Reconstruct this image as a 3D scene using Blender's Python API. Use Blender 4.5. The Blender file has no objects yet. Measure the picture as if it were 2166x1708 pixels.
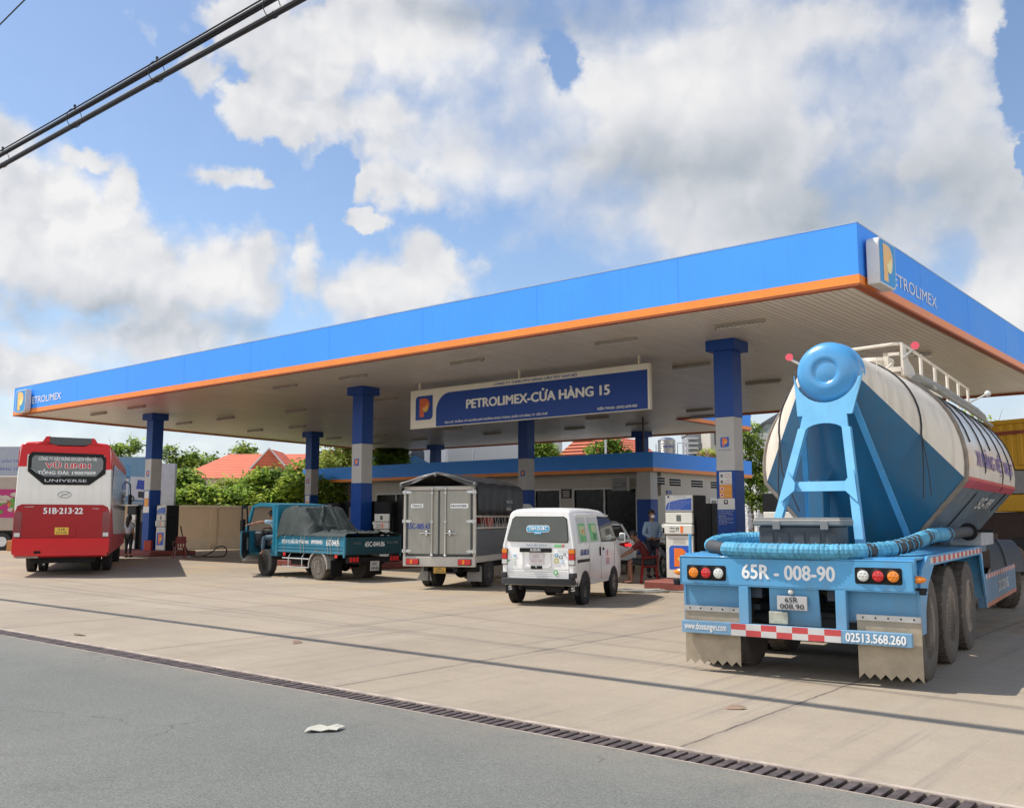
import bpy, math, random
from math import sin, cos, pi, radians as R
from mathutils import Vector, Matrix
random.seed(7)
SC = bpy.context.scene
COL = SC.collection
# ---------------------------------------------------------------- camera
cam = bpy.data.objects.new('camera', bpy.data.cameras.new('camera'))
COL.objects.link(cam)
cam.location = (0, 0, 1.6)
cam.rotation_euler = (R(90) + math.atan((1093 - 853.85) / 2001.), 0, 0)
cam.data.sensor_width = 36
cam.data.lens = 36 * 2001 / 2165.
cam.data.clip_end = 3000
cam.data.clip_start = 0.05
SC.camera = cam
SC.view_settings.view_transform = 'Standard'
SC.view_settings.look = 'None'
SC.view_settings.exposure = 0.5
SC.cycles.max_bounces = 7
SC.cycles.diffuse_bounces = 4
SC.cycles.use_denoising = True
# ---------------------------------------------------------------- sun
SUNV = Vector((-0.68, 0.12, 1.0)).normalized()          # towards the sun
SUN_EL = math.asin(SUNV.z)
SUN_AZ = math.atan2(SUNV.x, SUNV.y)
sl = bpy.data.lights.new('sun', 'SUN')
sl.energy = 3.7
sl.angle = R(0.53)
sl.color = (1.0, 0.95, 0.87)
so = bpy.data.objects.new('sun', sl)
COL.objects.link(so)
so.rotation_euler = SUNV.to_track_quat('Z', 'Y').to_euler()
# ---------------------------------------------------------------- sky with cumulus clouds (directions only)
W = bpy.data.worlds.new('World')
SC.world = W
W.use_nodes = True
W.cycles.sampling_method = 'MANUAL'
W.cycles.sample_map_resolution = 512
wn = W.node_tree.nodes
wl = W.node_tree.links
wn.clear()


def N(t, **k):
    n = wn.new(t)
    for a, b in k.items():
        setattr(n, a, b)
    return n


def M(op, a, b=None, c=None, clamp=False):
    n = wn.new('ShaderNodeMath')
    n.operation = op
    n.use_clamp = clamp
    for i, q in enumerate((a, b, c)):
        if q is None:
            continue
        if isinstance(q, (int, float)):
            n.inputs[i].default_value = q
        else:
            wl.new(q, n.inputs[i])
    return n.outputs[0]


def VM(op, a, b=None, c=None):
    n = wn.new('ShaderNodeVectorMath')
    n.operation = op
    for i, q in enumerate((a, b, c)):
        if q is None:
            continue
        if isinstance(q, (tuple, list)):
            n.inputs[i].default_value = q
        else:
            wl.new(q, n.inputs[i])
    return n.outputs['Value'] if op == 'LENGTH' else n.outputs[0]


def smooth(x, a, b):
    n = wn.new('ShaderNodeMapRange')
    n.interpolation_type = 'SMOOTHSTEP'
    n.inputs[1].default_value = a
    n.inputs[2].default_value = b
    wl.new(x, n.inputs[0])
    return n.outputs[0]


tc = N('ShaderNodeTexCoord')
DIR = VM('NORMALIZE', tc.outputs['Generated'])
sx = N('ShaderNodeSeparateXYZ')
wl.new(DIR, sx.inputs[0])
AZ = M('ARCTAN2', sx.outputs[0], sx.outputs[1])
EL = M('ARCSINE', sx.outputs[2])
cx = N('ShaderNodeCombineXYZ')
wl.new(AZ, cx.inputs[0])
wl.new(EL, cx.inputs[1])


def noise(scale, detail, rough=0.55, vec=None, dist=0.0, off=None):
    n = N('ShaderNodeTexNoise')
    n.inputs['Scale'].default_value = scale
    n.inputs['Detail'].default_value = detail
    n.inputs['Roughness'].default_value = rough
    n.inputs['Distortion'].default_value = dist
    v = DIR if vec is None else vec
    if off:
        v = VM('ADD', v, off)
    wl.new(v, n.inputs['Vector'])
    return n


w1 = noise(7.0, 4, 0.6)
w2 = noise(26.0, 5, 0.62, off=(3.1, 1.7, 0.4))
w3 = noise(75.0, 4, 0.6, off=(1.1, 2.7, 3.4))
wv = VM('MULTIPLY', VM('SUBTRACT', w1.outputs['Color'], (.5, .5, .5)), (.09, .075, 0))
wv2 = VM('MULTIPLY', VM('SUBTRACT', w2.outputs['Color'], (.5, .5, .5)), (.034, .030, 0))
wv3 = VM('MULTIPLY', VM('SUBTRACT', w3.outputs['Color'], (.5, .5, .5)), (.014, .013, 0))
P = VM('ADD', VM('ADD', VM('ADD', cx.outputs[0], wv), wv2), wv3)
PS = VM('ADD', cx.outputs[0], wv)


def blob(p, b):
    a, e, ra, re = b
    return VM('LENGTH', VM('MULTIPLY_ADD', p, (1 / ra, 1 / re, 0), (-a / ra, -e / re, 0)))


CL = [(-0.474, 0.294, 0.081, 0.055), (-0.505, 0.336, 0.028, 0.037), (-0.401, 0.317, 0.021, 0.029), (-0.412, 0.239, 0.131, 0.063), (-0.317, 0.229, 0.071, 0.056), (-0.268, 0.232, 0.034, 0.047), (-0.365, 0.174, 0.154, 0.051), (-0.461, 0.135, 0.115, 0.04), (-0.223, 0.244, 0.02, 0.043), (-0.128, 0.238, 0.101, 0.036), (-0.091, 0.264, 0.036, 0.036), (-0.159, 0.299, 0.023, 0.012), (-0.308, 0.344, 0.043, 0.014), (-0.33, 0.429, 0.024, 0.017), (-0.434, 0.343, 0.026, 0.011), (-0.227, 0.4, 0.086, 0.018), (-0.106, 0.481, 0.189, 0.08), (-0.239, 0.455, 0.066, 0.051), (-0.267, 0.417, 0.044, 0.022), (-0.043, 0.375, 0.171, 0.06), (-0.115, 0.34, 0.082, 0.028), (0.19, 0.428, 0.287, 0.139), (0.212, 0.307, 0.255, 0.056), (0.423, 0.345, 0.133, 0.137), (0.307, 0.262, 0.194, 0.06), (0.495, 0.217, 0.054, 0.107), (0.339, 0.472, 0.146, 0.049), (-0.146, 0.408, 0.077, 0.031), (0.087, 0.374, 0.151, 0.073), (0.485, 0.447, 0.033, 0.047)]
HO = [(0.06, 0.471, 0.018, 0.022), (0.512, 0.405, 0.015, 0.04), (0.514, 0.33, 0.007, 0.021), (-0.195, 0.336, 0.017, 0.028)]
DK = [(-0.409, 0.196, 0.075, 0.024), (-0.48, 0.196, 0.037, 0.022), (0.179, 0.365, 0.164, 0.05), (0.345, 0.3, 0.154, 0.063), (0.455, 0.296, 0.088, 0.064), (0.009, 0.505, 0.167, 0.025), (-0.288, 0.188, 0.047, 0.014)]
BR = [(0.205, 0.413, 0.074, 0.053), (-0.096, 0.464, 0.126, 0.039), (0.088, 0.433, 0.067, 0.049), (-0.413, 0.262, 0.076, 0.04), (-0.118, 0.239, 0.076, 0.029), (-0.017, 0.361, 0.134, 0.028), (-0.433, 0.321, 0.052, 0.026), (0.494, 0.195, 0.031, 0.044), (0.14, 0.48, 0.072, 0.021), (-0.303, 0.234, 0.047, 0.033), (0.451, 0.446, 0.054, 0.02)]


def field(p, bl, sm=0.0):
    r = None
    for b in bl:
        d = blob(p, b)
        if r is None:
            r = d
        elif sm:
            r = M('SMOOTH_MIN', r, d, sm)
        else:
            r = M('MINIMUM', r, d)
    return r


def billow(scale, off, detail=3.0, rough=.55):
    """rounded cauliflower lumps"""
    n = N('ShaderNodeTexVoronoi')
    n.feature = 'SMOOTH_F1'
    n.voronoi_dimensions = '2D'
    n.inputs['Scale'].default_value = scale
    n.inputs['Smoothness'].default_value = .55
    n.inputs['Detail'].default_value = detail
    n.inputs['Roughness'].default_value = rough
    n.normalize = True
    wl.new(VM('ADD', VM('ADD', cx.outputs[0], VM('MULTIPLY', VM('SUBTRACT', w2.outputs['Color'], (.5, .5, .5)), (.06, .05, .0))), off), n.inputs['Vector'])
    return M('SUBTRACT', 1.0, n.outputs['Distance'])


d = field(P, CL, .22)
dens = M('SUBTRACT', 1.0, d)
hole = M('SUBTRACT', 1.0, smooth(field(P, HO), .35, 1.6))
dens = M('SUBTRACT', dens, M('MULTIPLY', hole, 1.25))
f1 = noise(15.0, 9, 0.62, off=(0, 5, 2))
bw1 = billow(12.0, (0, 0, 0), 2.0, .6)
# the same lumps looked up a little towards the sun, for the lit and shaded sides
bw2 = billow(12.0, (-.012, .014, 0), 2.0, .6)
lum = M('MULTIPLY', M('SUBTRACT', bw1, .62), M('SUBTRACT', 1.6, M('MULTIPLY', smooth(AZ, -.2, .05), .75)))
dens = M('ADD', dens, M('ADD', lum, M('MULTIPLY', M('SUBTRACT', f1.outputs[0], 0.5), .85)))
# clouds outside the photographed part of the sky
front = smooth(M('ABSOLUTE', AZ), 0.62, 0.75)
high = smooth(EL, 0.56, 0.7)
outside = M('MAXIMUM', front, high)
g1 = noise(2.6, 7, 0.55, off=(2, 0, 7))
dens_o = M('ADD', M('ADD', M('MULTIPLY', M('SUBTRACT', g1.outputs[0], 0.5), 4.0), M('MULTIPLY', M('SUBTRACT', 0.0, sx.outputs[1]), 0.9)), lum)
dens_o = M('SUBTRACT', dens_o, M('MULTIPLY', smooth(EL, .5, .95), 2.2))  # unseen overhead clouds thinned to weaken the light from above
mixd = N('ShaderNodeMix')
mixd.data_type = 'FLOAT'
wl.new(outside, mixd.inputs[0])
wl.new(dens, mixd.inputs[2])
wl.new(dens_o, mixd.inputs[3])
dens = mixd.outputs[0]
# edge softness changes from crisp heads to thin wisps
sn_ = noise(5.0, 3, .5, off=(9, 3, 1))
soft = M('ADD', M('ADD', .42, M('MULTIPLY', smooth(sn_.outputs[0], .40, .62), .75)), M('MULTIPLY', smooth(AZ, -.2, .1), .12))
mask = smooth(M('DIVIDE', M('ADD', dens, .10), soft), 0.0, 1.0)
# low haze bank
lowb = M('MULTIPLY', M('SUBTRACT', 1.0, smooth(EL, 0.05, 0.20)), 0.72)
mask = M('MAXIMUM', mask, lowb)
# brightness of the clouds: thick ones grey below, bright towards the sun
dk = M('SUBTRACT', 1.0, smooth(field(PS, DK, .25), 0.0, 1.5))
br = M('SUBTRACT', 1.0, smooth(field(PS, BR, .25), 0.0, 1.3))
b1 = noise(8.0, 7, 0.55, off=(1, 1, 9), dist=.3)
relief = M('MULTIPLY', M('SUBTRACT', b1.outputs[0], .5), .24)
emboss = M('MULTIPLY', M('SUBTRACT', bw1, bw2), M('ADD', .30, M('MULTIPLY', M('SUBTRACT', 1.0, smooth(AZ, -.25, .0)), .45)))
val = M('ADD', M('ADD', 0.70, M('MULTIPLY', br, 0.15)), M('ADD', relief, emboss))
val = M('SUBTRACT', val, M('MULTIPLY', dk, 0.27))
val = M('MINIMUM', M('MAXIMUM', val, 0.3), 0.86)
ramp = N('ShaderNodeValToRGB')
ramp.color_ramp.elements[0].position = 0.30
ramp.color_ramp.elements[0].color = (0.33, 0.385, 0.44, 1)
ramp.color_ramp.elements[1].position = 0.86
ramp.color_ramp.elements[1].color = (0.88, 0.87, 0.86, 1)
e2 = ramp.color_ramp.elements.new(0.62)
e2.color = (0.66, 0.675, 0.71, 1)
wl.new(val, ramp.inputs[0])
sky = N('ShaderNodeTexSky')
sky.sky_type = 'NISHITA'
sky.sun_disc = False
sky.sun_elevation = SUN_EL
sky.sun_rotation = SUN_AZ
sky.air_density = 1.0
sky.dust_density = 0.6
sky.ozone_density = 3.0
bgS = N('ShaderNodeBackground')
wl.new(sky.outputs[0], bgS.inputs[0])
bgS.inputs[1].default_value = 0.12
bgC = N('ShaderNodeBackground')
wl.new(ramp.outputs[0], bgC.inputs[0])
wl.new(M('ADD', .74, M('MULTIPLY', M('SUBTRACT', 1.0, smooth(sx.outputs[1], -0.5, 0.1)), .72)), bgC.inputs[1])  # unseen clouds behind the camera brightened to light faces turned towards it
mx = N('ShaderNodeMixShader')
wl.new(M('MAXIMUM', M('MULTIPLY', mask, 0.97), 0.05), mx.inputs[0])
wl.new(bgS.outputs[0], mx.inputs[1])
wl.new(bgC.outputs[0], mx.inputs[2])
wo = N('ShaderNodeOutputWorld')
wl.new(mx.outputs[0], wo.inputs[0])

# ================================================================ materials
MATS = {}


def mat(name, col, rough=0.5, metal=0.0, spec=0.5, var=0.12, vs=3.0, bump=0.0, bs=60.0, dirt=None, dz=(0, .6), dcol=(.2, .17, .13), coat=0.0, emit=None, alpha=None, trans=0.0, streak=0.0, scol=(.16, .13, .10)):
    if name in MATS:
        return MATS[name]
    m = bpy.data.materials.new(name)
    m.use_nodes = True
    nt = m.node_tree
    n, l = nt.nodes, nt.links
    b = n['Principled BSDF']
    b.inputs['Roughness'].default_value = rough
    b.inputs['Metallic'].default_value = metal
    b.inputs['Specular IOR Level'].default_value = spec
    b.inputs['Coat Weight'].default_value = coat
    b.inputs['Coat Roughness'].default_value = 0.08
    b.inputs['Transmission Weight'].default_value = trans
    if alpha is not None:
        b.inputs['Alpha'].default_value = alpha
    t = n.new('ShaderNodeTexCoord')
    nz = n.new('ShaderNodeTexNoise')
    nz.inputs['Scale'].default_value = vs
    nz.inputs['Detail'].default_value = 6
    nz.inputs['Roughness'].default_value = .62
    l.new(t.outputs['Object'], nz.inputs['Vector'])
    mr = n.new('ShaderNodeMapRange')
    mr.inputs[1].default_value = .3
    mr.inputs[2].default_value = .7
    mr.inputs[3].default_value = 1 - var
    mr.inputs[4].default_value = 1 + var
    l.new(nz.outputs[0], mr.inputs[0])
    mu = n.new('ShaderNodeVectorMath')
    mu.operation = 'SCALE'
    mu.inputs[0].default_value = col
    l.new(mr.outputs[0], mu.inputs['Scale'])
    c = mu.outputs[0]
    if dirt:                                  # road dirt that settled on the lower parts
        g = n.new('ShaderNodeNewGeometry')
        s = n.new('ShaderNodeSeparateXYZ')
        l.new(g.outputs['Position'], s.inputs[0])
        a = n.new('ShaderNodeMapRange')
        a.inputs[1].default_value = dz[0]
        a.inputs[2].default_value = dz[1]
        a.inputs[3].default_value = dirt
        a.inputs[4].default_value = 0.0
        l.new(s.outputs[2], a.inputs[0])
        k = n.new('ShaderNodeMath')
        k.operation = 'MULTIPLY'
        l.new(a.outputs[0], k.inputs[0])
        l.new(mr.outputs[0], k.inputs[1])
        mi = n.new('ShaderNodeMix')
        mi.data_type = 'RGBA'
        l.new(k.outputs[0], mi.inputs[0])
        l.new(c, mi.inputs[6])
        mi.inputs[7].default_value = (*dcol, 1)
        c = mi.outputs[2]
    if streak:                                # rain and dust streaks running down
        mp_ = n.new('ShaderNodeMapping')
        mp_.inputs['Scale'].default_value = (9, 9, .55)
        l.new(t.outputs['Object'], mp_.inputs[0])
        n3 = n.new('ShaderNodeTexNoise')
        n3.inputs['Scale'].default_value = 1.0
        n3.inputs['Detail'].default_value = 5
        l.new(mp_.outputs[0], n3.inputs['Vector'])
        m3 = n.new('ShaderNodeMapRange')
        m3.inputs[1].default_value = .48
        m3.inputs[2].default_value = .75
        m3.inputs[3].default_value = 0
        m3.inputs[4].default_value = streak
        l.new(n3.outputs[0], m3.inputs[0])
        x3 = n.new('ShaderNodeMix')
        x3.data_type = 'RGBA'
        l.new(m3.outputs[0], x3.inputs[0])
        l.new(c, x3.inputs[6])
        x3.inputs[7].default_value = (*scol, 1)
        c = x3.outputs[2]
    l.new(c, b.inputs['Base Color'])
    rr = n.new('ShaderNodeMapRange')
    rr.inputs[1].default_value = .3
    rr.inputs[2].default_value = .7
    rr.inputs[3].default_value = max(0.02, rough - .06)
    rr.inputs[4].default_value = min(1, rough + .08)
    l.new(nz.outputs[0], rr.inputs[0])
    l.new(rr.outputs[0], b.inputs['Roughness'])
    if bump:
        n2 = n.new('ShaderNodeTexNoise')
        n2.inputs['Scale'].default_value = bs
        n2.inputs['Detail'].default_value = 4
        l.new(t.outputs['Object'], n2.inputs['Vector'])
        bp = n.new('ShaderNodeBump')
        bp.inputs['Strength'].default_value = bump
        bp.inputs['Distance'].default_value = .01
        l.new(n2.outputs[0], bp.inputs['Height'])
        l.new(bp.outputs[0], b.inputs['Normal'])
    if emit:
        b.inputs['Emission Color'].default_value = (*emit[:3], 1)
        b.inputs['Emission Strength'].default_value = emit[3]
    MATS[name] = m
    return m


# ================================================================ mesh builder
class MB:
    def __init__(s):
        s.v = []
        s.f = []
        s.mi = []
        s.sm = []
        s.mats = []
        s.T = Matrix.Identity(4)

    def m(s, material):
        if material not in s.mats:
            s.mats.append(material)
        s.cur = s.mats.index(material)
        return s

    def add(s, vs, fs, smooth=False):
        o = len(s.v)
        s.v += [tuple(s.T @ Vector(p)) for p in vs]
        for f in fs:
            s.f.append([i + o for i in f])
            s.mi.append(s.cur)
            s.sm.append(smooth)
        return s

    def box(s, x0, x1, y0, y1, z0, z1, c=0.0):
        if c <= 0:
            vs = [(x, y, z) for x in (x0, x1) for y in (y0, y1) for z in (z0, z1)]
            return s.add(vs, [(0, 1, 3, 2), (4, 6, 7, 5), (0, 4, 5, 1), (2, 3, 7, 6), (0, 2, 6, 4), (1, 5, 7, 3)])
        c = min(c, (x1 - x0) * .45, (y1 - y0) * .45, (z1 - z0) * .45)
        bm = {}
        vs = []
        X, Y, Z = (x0, x1), (y0, y1), (z0, z1)
        for i in (0, 1):
            for j in (0, 1):
                for k in (0, 1):
                    px, py, pz = X[i], Y[j], Z[k]
                    dx, dy, dz = c * (1 - 2 * i), c * (1 - 2 * j), c * (1 - 2 * k)
                    for a, p in enumerate(((px, py + dy, pz + dz), (px + dx, py, pz + dz), (px + dx, py + dy, pz))):
                        bm[(i, j, k, a)] = len(vs)
                        vs.append(p)
        g = lambda i, j, k, a: bm[(i, j, k, a)]
        fs = []
        for i in (0, 1):
            q = [g(i, 0, 0, 0), g(i, 1, 0, 0), g(i, 1, 1, 0), g(i, 0, 1, 0)]
            fs.append(q if i else q[::-1])
            q = [g(0, i, 0, 1), g(0, i, 1, 1), g(1, i, 1, 1), g(1, i, 0, 1)]
            fs.append(q if i else q[::-1])
            q = [g(0, 0, i, 2), g(1, 0, i, 2), g(1, 1, i, 2), g(0, 1, i, 2)]
            fs.append(q if i else q[::-1])
        for a_ in (0, 1):
            for b_ in (0, 1):
                fs.append([g(a_, b_, 0, 0), g(a_, b_, 1, 0), g(a_, b_, 1, 1), g(a_, b_, 0, 1)])
                fs.append([g(a_, 0, b_, 0), g(a_, 1, b_, 0), g(a_, 1, b_, 2), g(a_, 0, b_, 2)])
                fs.append([g(0, a_, b_, 1), g(1, a_, b_, 1), g(1, a_, b_, 2), g(0, a_, b_, 2)])
        for i in (0, 1):
            for j in (0, 1):
                for k in (0, 1):
                    fs.append([g(i, j, k, 0), g(i, j, k, 1), g(i, j, k, 2)])
        return s.add(vs, fs)

    def prism(s, poly, a, b, ax='y'):
        """extrude polygon (2D) from a to b along an axis"""
        n = len(poly)

        def P(p, t):
            return {'y': (p[0], t, p[1]), 'z': (p[0], p[1], t), 'x': (t, p[0], p[1])}[ax]
        vs = [P(p, a) for p in poly] + [P(p, b) for p in poly]
        fs = [list(range(n)), list(range(2 * n - 1, n - 1, -1))] + [(i, i + n, (i + 1) % n + n, (i + 1) % n) for i in range(n)]
        return s.add(vs, fs)

    def quad(s, a, b, c, d):
        return s.add([a, b, c, d], [(0, 1, 2, 3)])

    def cyl(s, p0, p1, r0, r1=None, n=16, caps=True, smooth=True):
        r1 = r0 if r1 is None else r1
        p0, p1 = Vector(p0), Vector(p1)
        d = (p1 - p0).normalized()
        u = d.orthogonal().normalized()
        w = d.cross(u)
        vs = []
        for p, r in ((p0, r0), (p1, r1)):
            for i in range(n):
                a = 2 * pi * i / n
                vs.append(p + (u * cos(a) + w * sin(a)) * r)
        s.add(vs, [(i, (i + 1) % n, (i + 1) % n + n, i + n) for i in range(n)], smooth)
        if caps:
            s.add(vs[:n], [list(range(n))[::-1]])
            s.add(vs[n:], [list(range(n))])
        return s

    def tube(s, pts, r, n=8, closed=False, smooth=True):
        pts = [Vector(p) for p in pts]
        m = len(pts)
        rs = r if isinstance(r, (list, tuple)) else [r] * m
        vs = []
        up = None
        for i, p in enumerate(pts):
            if closed:
                d = (pts[(i + 1) % m] - pts[i - 1]).normalized()
            else:
                d = (pts[min(i + 1, m - 1)] - pts[max(i - 1, 0)]).normalized()
            if up is None:
                up = d.orthogonal().normalized()
            up = (up - d * up.dot(d)).normalized()
            w = d.cross(up)
            for k in range(n):
                a = 2 * pi * k / n
                vs.append(p + (up * cos(a) + w * sin(a)) * rs[i])
        fs = []
        for i in range(m if closed else m - 1):
            j = (i + 1) % m
            for k in range(n):
                fs.append((i * n + k, i * n + (k + 1) % n, j * n + (k + 1) % n, j * n + k))
        if not closed:
            fs += [list(range(n))[::-1], [(m - 1) * n + k for k in range(n)]]
        return s.add(vs, fs, smooth)

    def lathe(s, prof, c=(0, 0, 0), ax='z', n=24, smooth=True):
        """prof: list of (radius, t)"""
        vs = []
        for r, t in prof:
            for k in range(n):
                a = 2 * pi * k / n
                q = (r * cos(a), r * sin(a))
                p = {'z': (q[0], q[1], t), 'x': (t, q[0], q[1]), 'y': (q[0], t, q[1])}[ax]
                vs.append((p[0] + c[0], p[1] + c[1], p[2] + c[2]))
        m = len(prof)
        fs = [(i * n + k, i * n + (k + 1) % n, (i + 1) * n + (k + 1) % n, (i + 1) * n + k) for i in range(m - 1) for k in range(n)]
        s.add(vs, fs, smooth)
        s.add(vs[:n], [list(range(n))])
        s.add(vs[-n:], [list(range(n))])
        return s

    def loft(s, secs, caps=True, smooth=True):
        n = len(secs[0])
        vs = [p for q in secs for p in q]
        fs = [(i * n + k, i * n + (k + 1) % n, (i + 1) * n + (k + 1) % n, (i + 1) * n + k) for i in range(len(secs) - 1) for k in range(n)]
        s.add(vs, fs, smooth)
        if caps:
            s.add(secs[0], [list(range(n))[::-1]])
            s.add(secs[-1], [list(range(n))])
        return s

    def ball(s, c, r, n=12, m=8, sc=(1, 1, 1)):
        prof = [(max(1e-4, r * sin(pi * i / m)), -r * cos(pi * i / m)) for i in range(m + 1)]
        vs = []
        for rr, t in prof:
            for k in range(n):
                a = 2 * pi * k / n
                vs.append((c[0] + rr * cos(a) * sc[0], c[1] + rr * sin(a) * sc[1], c[2] + t * sc[2]))
        return s.add(vs, [(i * n + k, i * n + (k + 1) % n, (i + 1) * n + (k + 1) % n, (i + 1) * n + k) for i in range(m) for k in range(n)], True)

    def build(s, name, parent=None, bevel=0.0, fix=True, **tags):
        me = bpy.data.meshes.new(name)
        me.from_pydata(s.v, [], s.f)
        for m_ in s.mats:
            me.materials.append(m_)
        me.polygons.foreach_set('material_index', s.mi)
        me.polygons.foreach_set('use_smooth', s.sm)
        me.validate()
        me.update()
        o = bpy.data.objects.new(name, me)
        COL.objects.link(o)
        if fix:
            import bmesh
            bm = bmesh.new()
            bm.from_mesh(me)
            bmesh.ops.remove_doubles(bm, verts=bm.verts, dist=1e-5)
            bmesh.ops.recalc_face_normals(bm, faces=bm.faces)
            bm.to_mesh(me)
            bm.free()
        if any(s.sm) or bevel:
            try:
                me.set_sharp_from_angle(angle=R(38))
            except Exception:
                pass
        if bevel:
            b = o.modifiers.new('bevel', 'BEVEL')
            b.width = bevel
            b.segments = 2
            b.limit_method = 'ANGLE'
            b.angle_limit = R(40)
        if parent:
            o.parent = parent
        for k, q in tags.items():
            o[k] = q
        return o


def thing(name, label, cat, loc=(0, 0, 0), rz=0.0, group=None):
    o = bpy.data.objects.new(name, None)
    o.empty_display_size = .3
    COL.objects.link(o)
    o.location = loc
    o.rotation_euler = (0, 0, rz)
    o['label'] = label
    o['category'] = cat
    if group:
        o['group'] = group
    return o


def tag(o, label, cat, group=None):
    o['label'] = label
    o['category'] = cat
    if group:
        o['group'] = group
    return o


def copy_tree(o, parent=None):
    c = o.copy()
    COL.objects.link(c)
    c.parent = parent
    for ch in list(o.children):
        copy_tree(ch, c)
    return c


def text_polys(body, bold=0.0, res=3, font=None):
    cu = bpy.data.curves.new('t', 'FONT')
    cu.body = body
    cu.size = 1.0
    cu.offset = 0.0
    cu.resolution_u = res
    cu.fill_mode = 'FRONT'
    o = bpy.data.objects.new('t', cu)
    COL.objects.link(o)
    me = bpy.data.meshes.new_from_object(o)
    v0 = [tuple(v.co) for v in me.vertices]
    f0 = [list(p.vertices) for p in me.polygons]
    vs, fs = [], []
    sh_ = [(0, 0)] if bold < .005 else [(-bold, 0), (bold, 0), (0, bold * .6), (0, -bold * .6)]
    for k, (dx, dy) in enumerate(sh_):        # heavier strokes: shifted layers a hair apart
        o_ = len(vs)
        vs += [(x + dx, y + dy, k * .0007) for x, y, z in v0]
        fs += [[i + o_ for i in f] for f in f0]
    bpy.data.objects.remove(o)
    bpy.data.curves.remove(cu)
    bpy.data.meshes.remove(me)
    return vs, fs


def text(mb, body, material, o, rt, up, w, h, bold=0.02, lift=0.0, skew=0.0):
    """letters fitted in a w x h box whose lower left corner is o; rt, up = unit directions"""
    vs, fs = text_polys(body, bold)
    if not vs:
        return
    xs = [v[0] for v in vs]
    ys = [v[1] for v in vs]
    x0, x1, y0, y1 = min(xs), max(xs), min(ys), max(ys)
    o, rt, up = Vector(o), Vector(rt), Vector(up)
    nrm = rt.cross(up)
    q = []
    for x, y, z in vs:
        a = (x - x0) / (x1 - x0) * w
        b = (y - y0) / (y1 - y0) * h
        q.append(o + rt * (a + skew * b) + up * b + nrm * (lift + z))
    mb.m(material).add(q, fs)


def rrect(x0, x1, y0, y1, r, n=5, corners=(1, 1, 1, 1)):
    """rounded rectangle; corners order: BL, BR, TR, TL"""
    p = []
    for (cx_, cy_, a0), on in zip(((x0, y0, pi), (x1, y0, 1.5 * pi), (x1, y1, 0), (x0, y1, .5 * pi)), corners):
        if not on:
            p.append((cx_, cy_))
            continue
        ox = cx_ + (r if cx_ == x0 else -r)
        oy = cy_ + (r if cy_ == y0 else -r)
        for i in range(n + 1):
            a = a0 + (pi / 2) * i / n
            p.append((ox + r * cos(a), oy + r * sin(a)))
    return p


def face(mb, poly, o, rt, up, lift=0.0, thick=0.0):
    o, rt, up = Vector(o), Vector(rt), Vector(up)
    nr = rt.cross(up)
    a = [o + rt * x + up * y + nr * lift for x, y in poly]
    n = len(a)
    if thick:
        b = [p - nr * thick for p in a]
        mb.add(a + b, [list(range(n)), list(range(2 * n - 1, n - 1, -1))] + [(i, i + n, (i + 1) % n + n, (i + 1) % n) for i in range(n)])
    else:
        mb.add(a, [list(range(n))])


def circ(cx_, cy_, r, n=24, ry=None, a0=0, a1=2 * pi):
    ry = ry or r
    e = 0 if a1 - a0 > 6.2 else 1
    return [(cx_ + r * cos(a0 + (a1 - a0) * i / n), cy_ + ry * sin(a0 + (a1 - a0) * i / n)) for i in range(n + e)]


def emblem(mb, o, rt, up, w, h, mb_blue, mb_or, mb_ye, lift=0.003):
    """blue badge with an orange P whose bowl holds a yellow drop"""
    face_ = lambda m_, poly, l: (mb.m(m_), face(mb, [(x * w, y * h) for x, y in poly], o, rt, up, l))
    face_(mb_blue, rrect(0, 1, 0, 1, .17, 5, (0, 1, 0, 1)), lift)
    P_ = [(.24, .12), (.50, .12), (.50, .34), (.58, .36)] + circ(.52, .62, .30, 12, .27, -1.2, 1.5) + [(.24, .89)]
    face_(mb_or, P_, lift * 2)
    D_ = [(.40, .50), (.52, .50), (.60, .56), (.74, .72)] + circ(.585, .52, .17, 12, .20, .9, -2.9)
    face_(mb_ye, D_, lift * 3)


# shared materials
M_WHITE = mat('white_paint', (.74, .73, .70), .45, var=.06, vs=1.5)
M_BLACK = mat('black_plastic', (.008, .008, .009), .45, spec=.25, var=.25, vs=5)
M_RUBBER = mat('tyre_rubber', (.035, .033, .031), .8, var=.3, vs=8, bump=.3, bs=40)
M_GLASS = mat('dark_glass', (.012, .015, .016), .06, spec=.8, var=.1, vs=2)
M_STEEL = mat('brushed_steel', (.52, .52, .51), .33, 1.0, var=.12, vs=6, bump=.1, bs=90)
M_RED_L = mat('red_lamp', (.55, .02, .02), .15, spec=.7, var=.1, vs=30)
M_ORANGE_L = mat('amber_lamp', (.75, .22, .01), .15, spec=.7, var=.12, vs=40)
M_CLEAR_L = mat('clear_lamp', (.62, .62, .58), .12, spec=.8, var=.2, vs=50)
M_LOGO_B = mat('logo_blue', (.02, .09, .42), .35, var=.04)
M_LOGO_O = mat('logo_orange', (.78, .17, .02), .35, var=.04)
M_LOGO_Y = mat('logo_yellow', (.85, .52, .06), .35, var=.04)
M_INK_W = mat('white_ink', (.80, .80, .78), .5, var=.03)
M_INK_K = mat('black_ink', (.02, .02, .025), .5, var=.05)
M_INK_B = mat('blue_ink', (.02, .05, .30), .5, var=.05)
M_INK_R = mat('red_ink', (.55, .03, .04), .5, var=.05)
X, Y, Z = Vector((1, 0, 0)), Vector((0, 1, 0)), Vector((0, 0, 1))
# station frame: x to the right along the canopy front, y into the forecourt
ST = R(-39.7)
SO = Vector((6.6, 17.59, 0))


def sp(x, y, z=0.0):
    return Vector((SO.x + .7695 * x + .6388 * y, SO.y - .6388 * x + .7695 * y, z))


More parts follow.
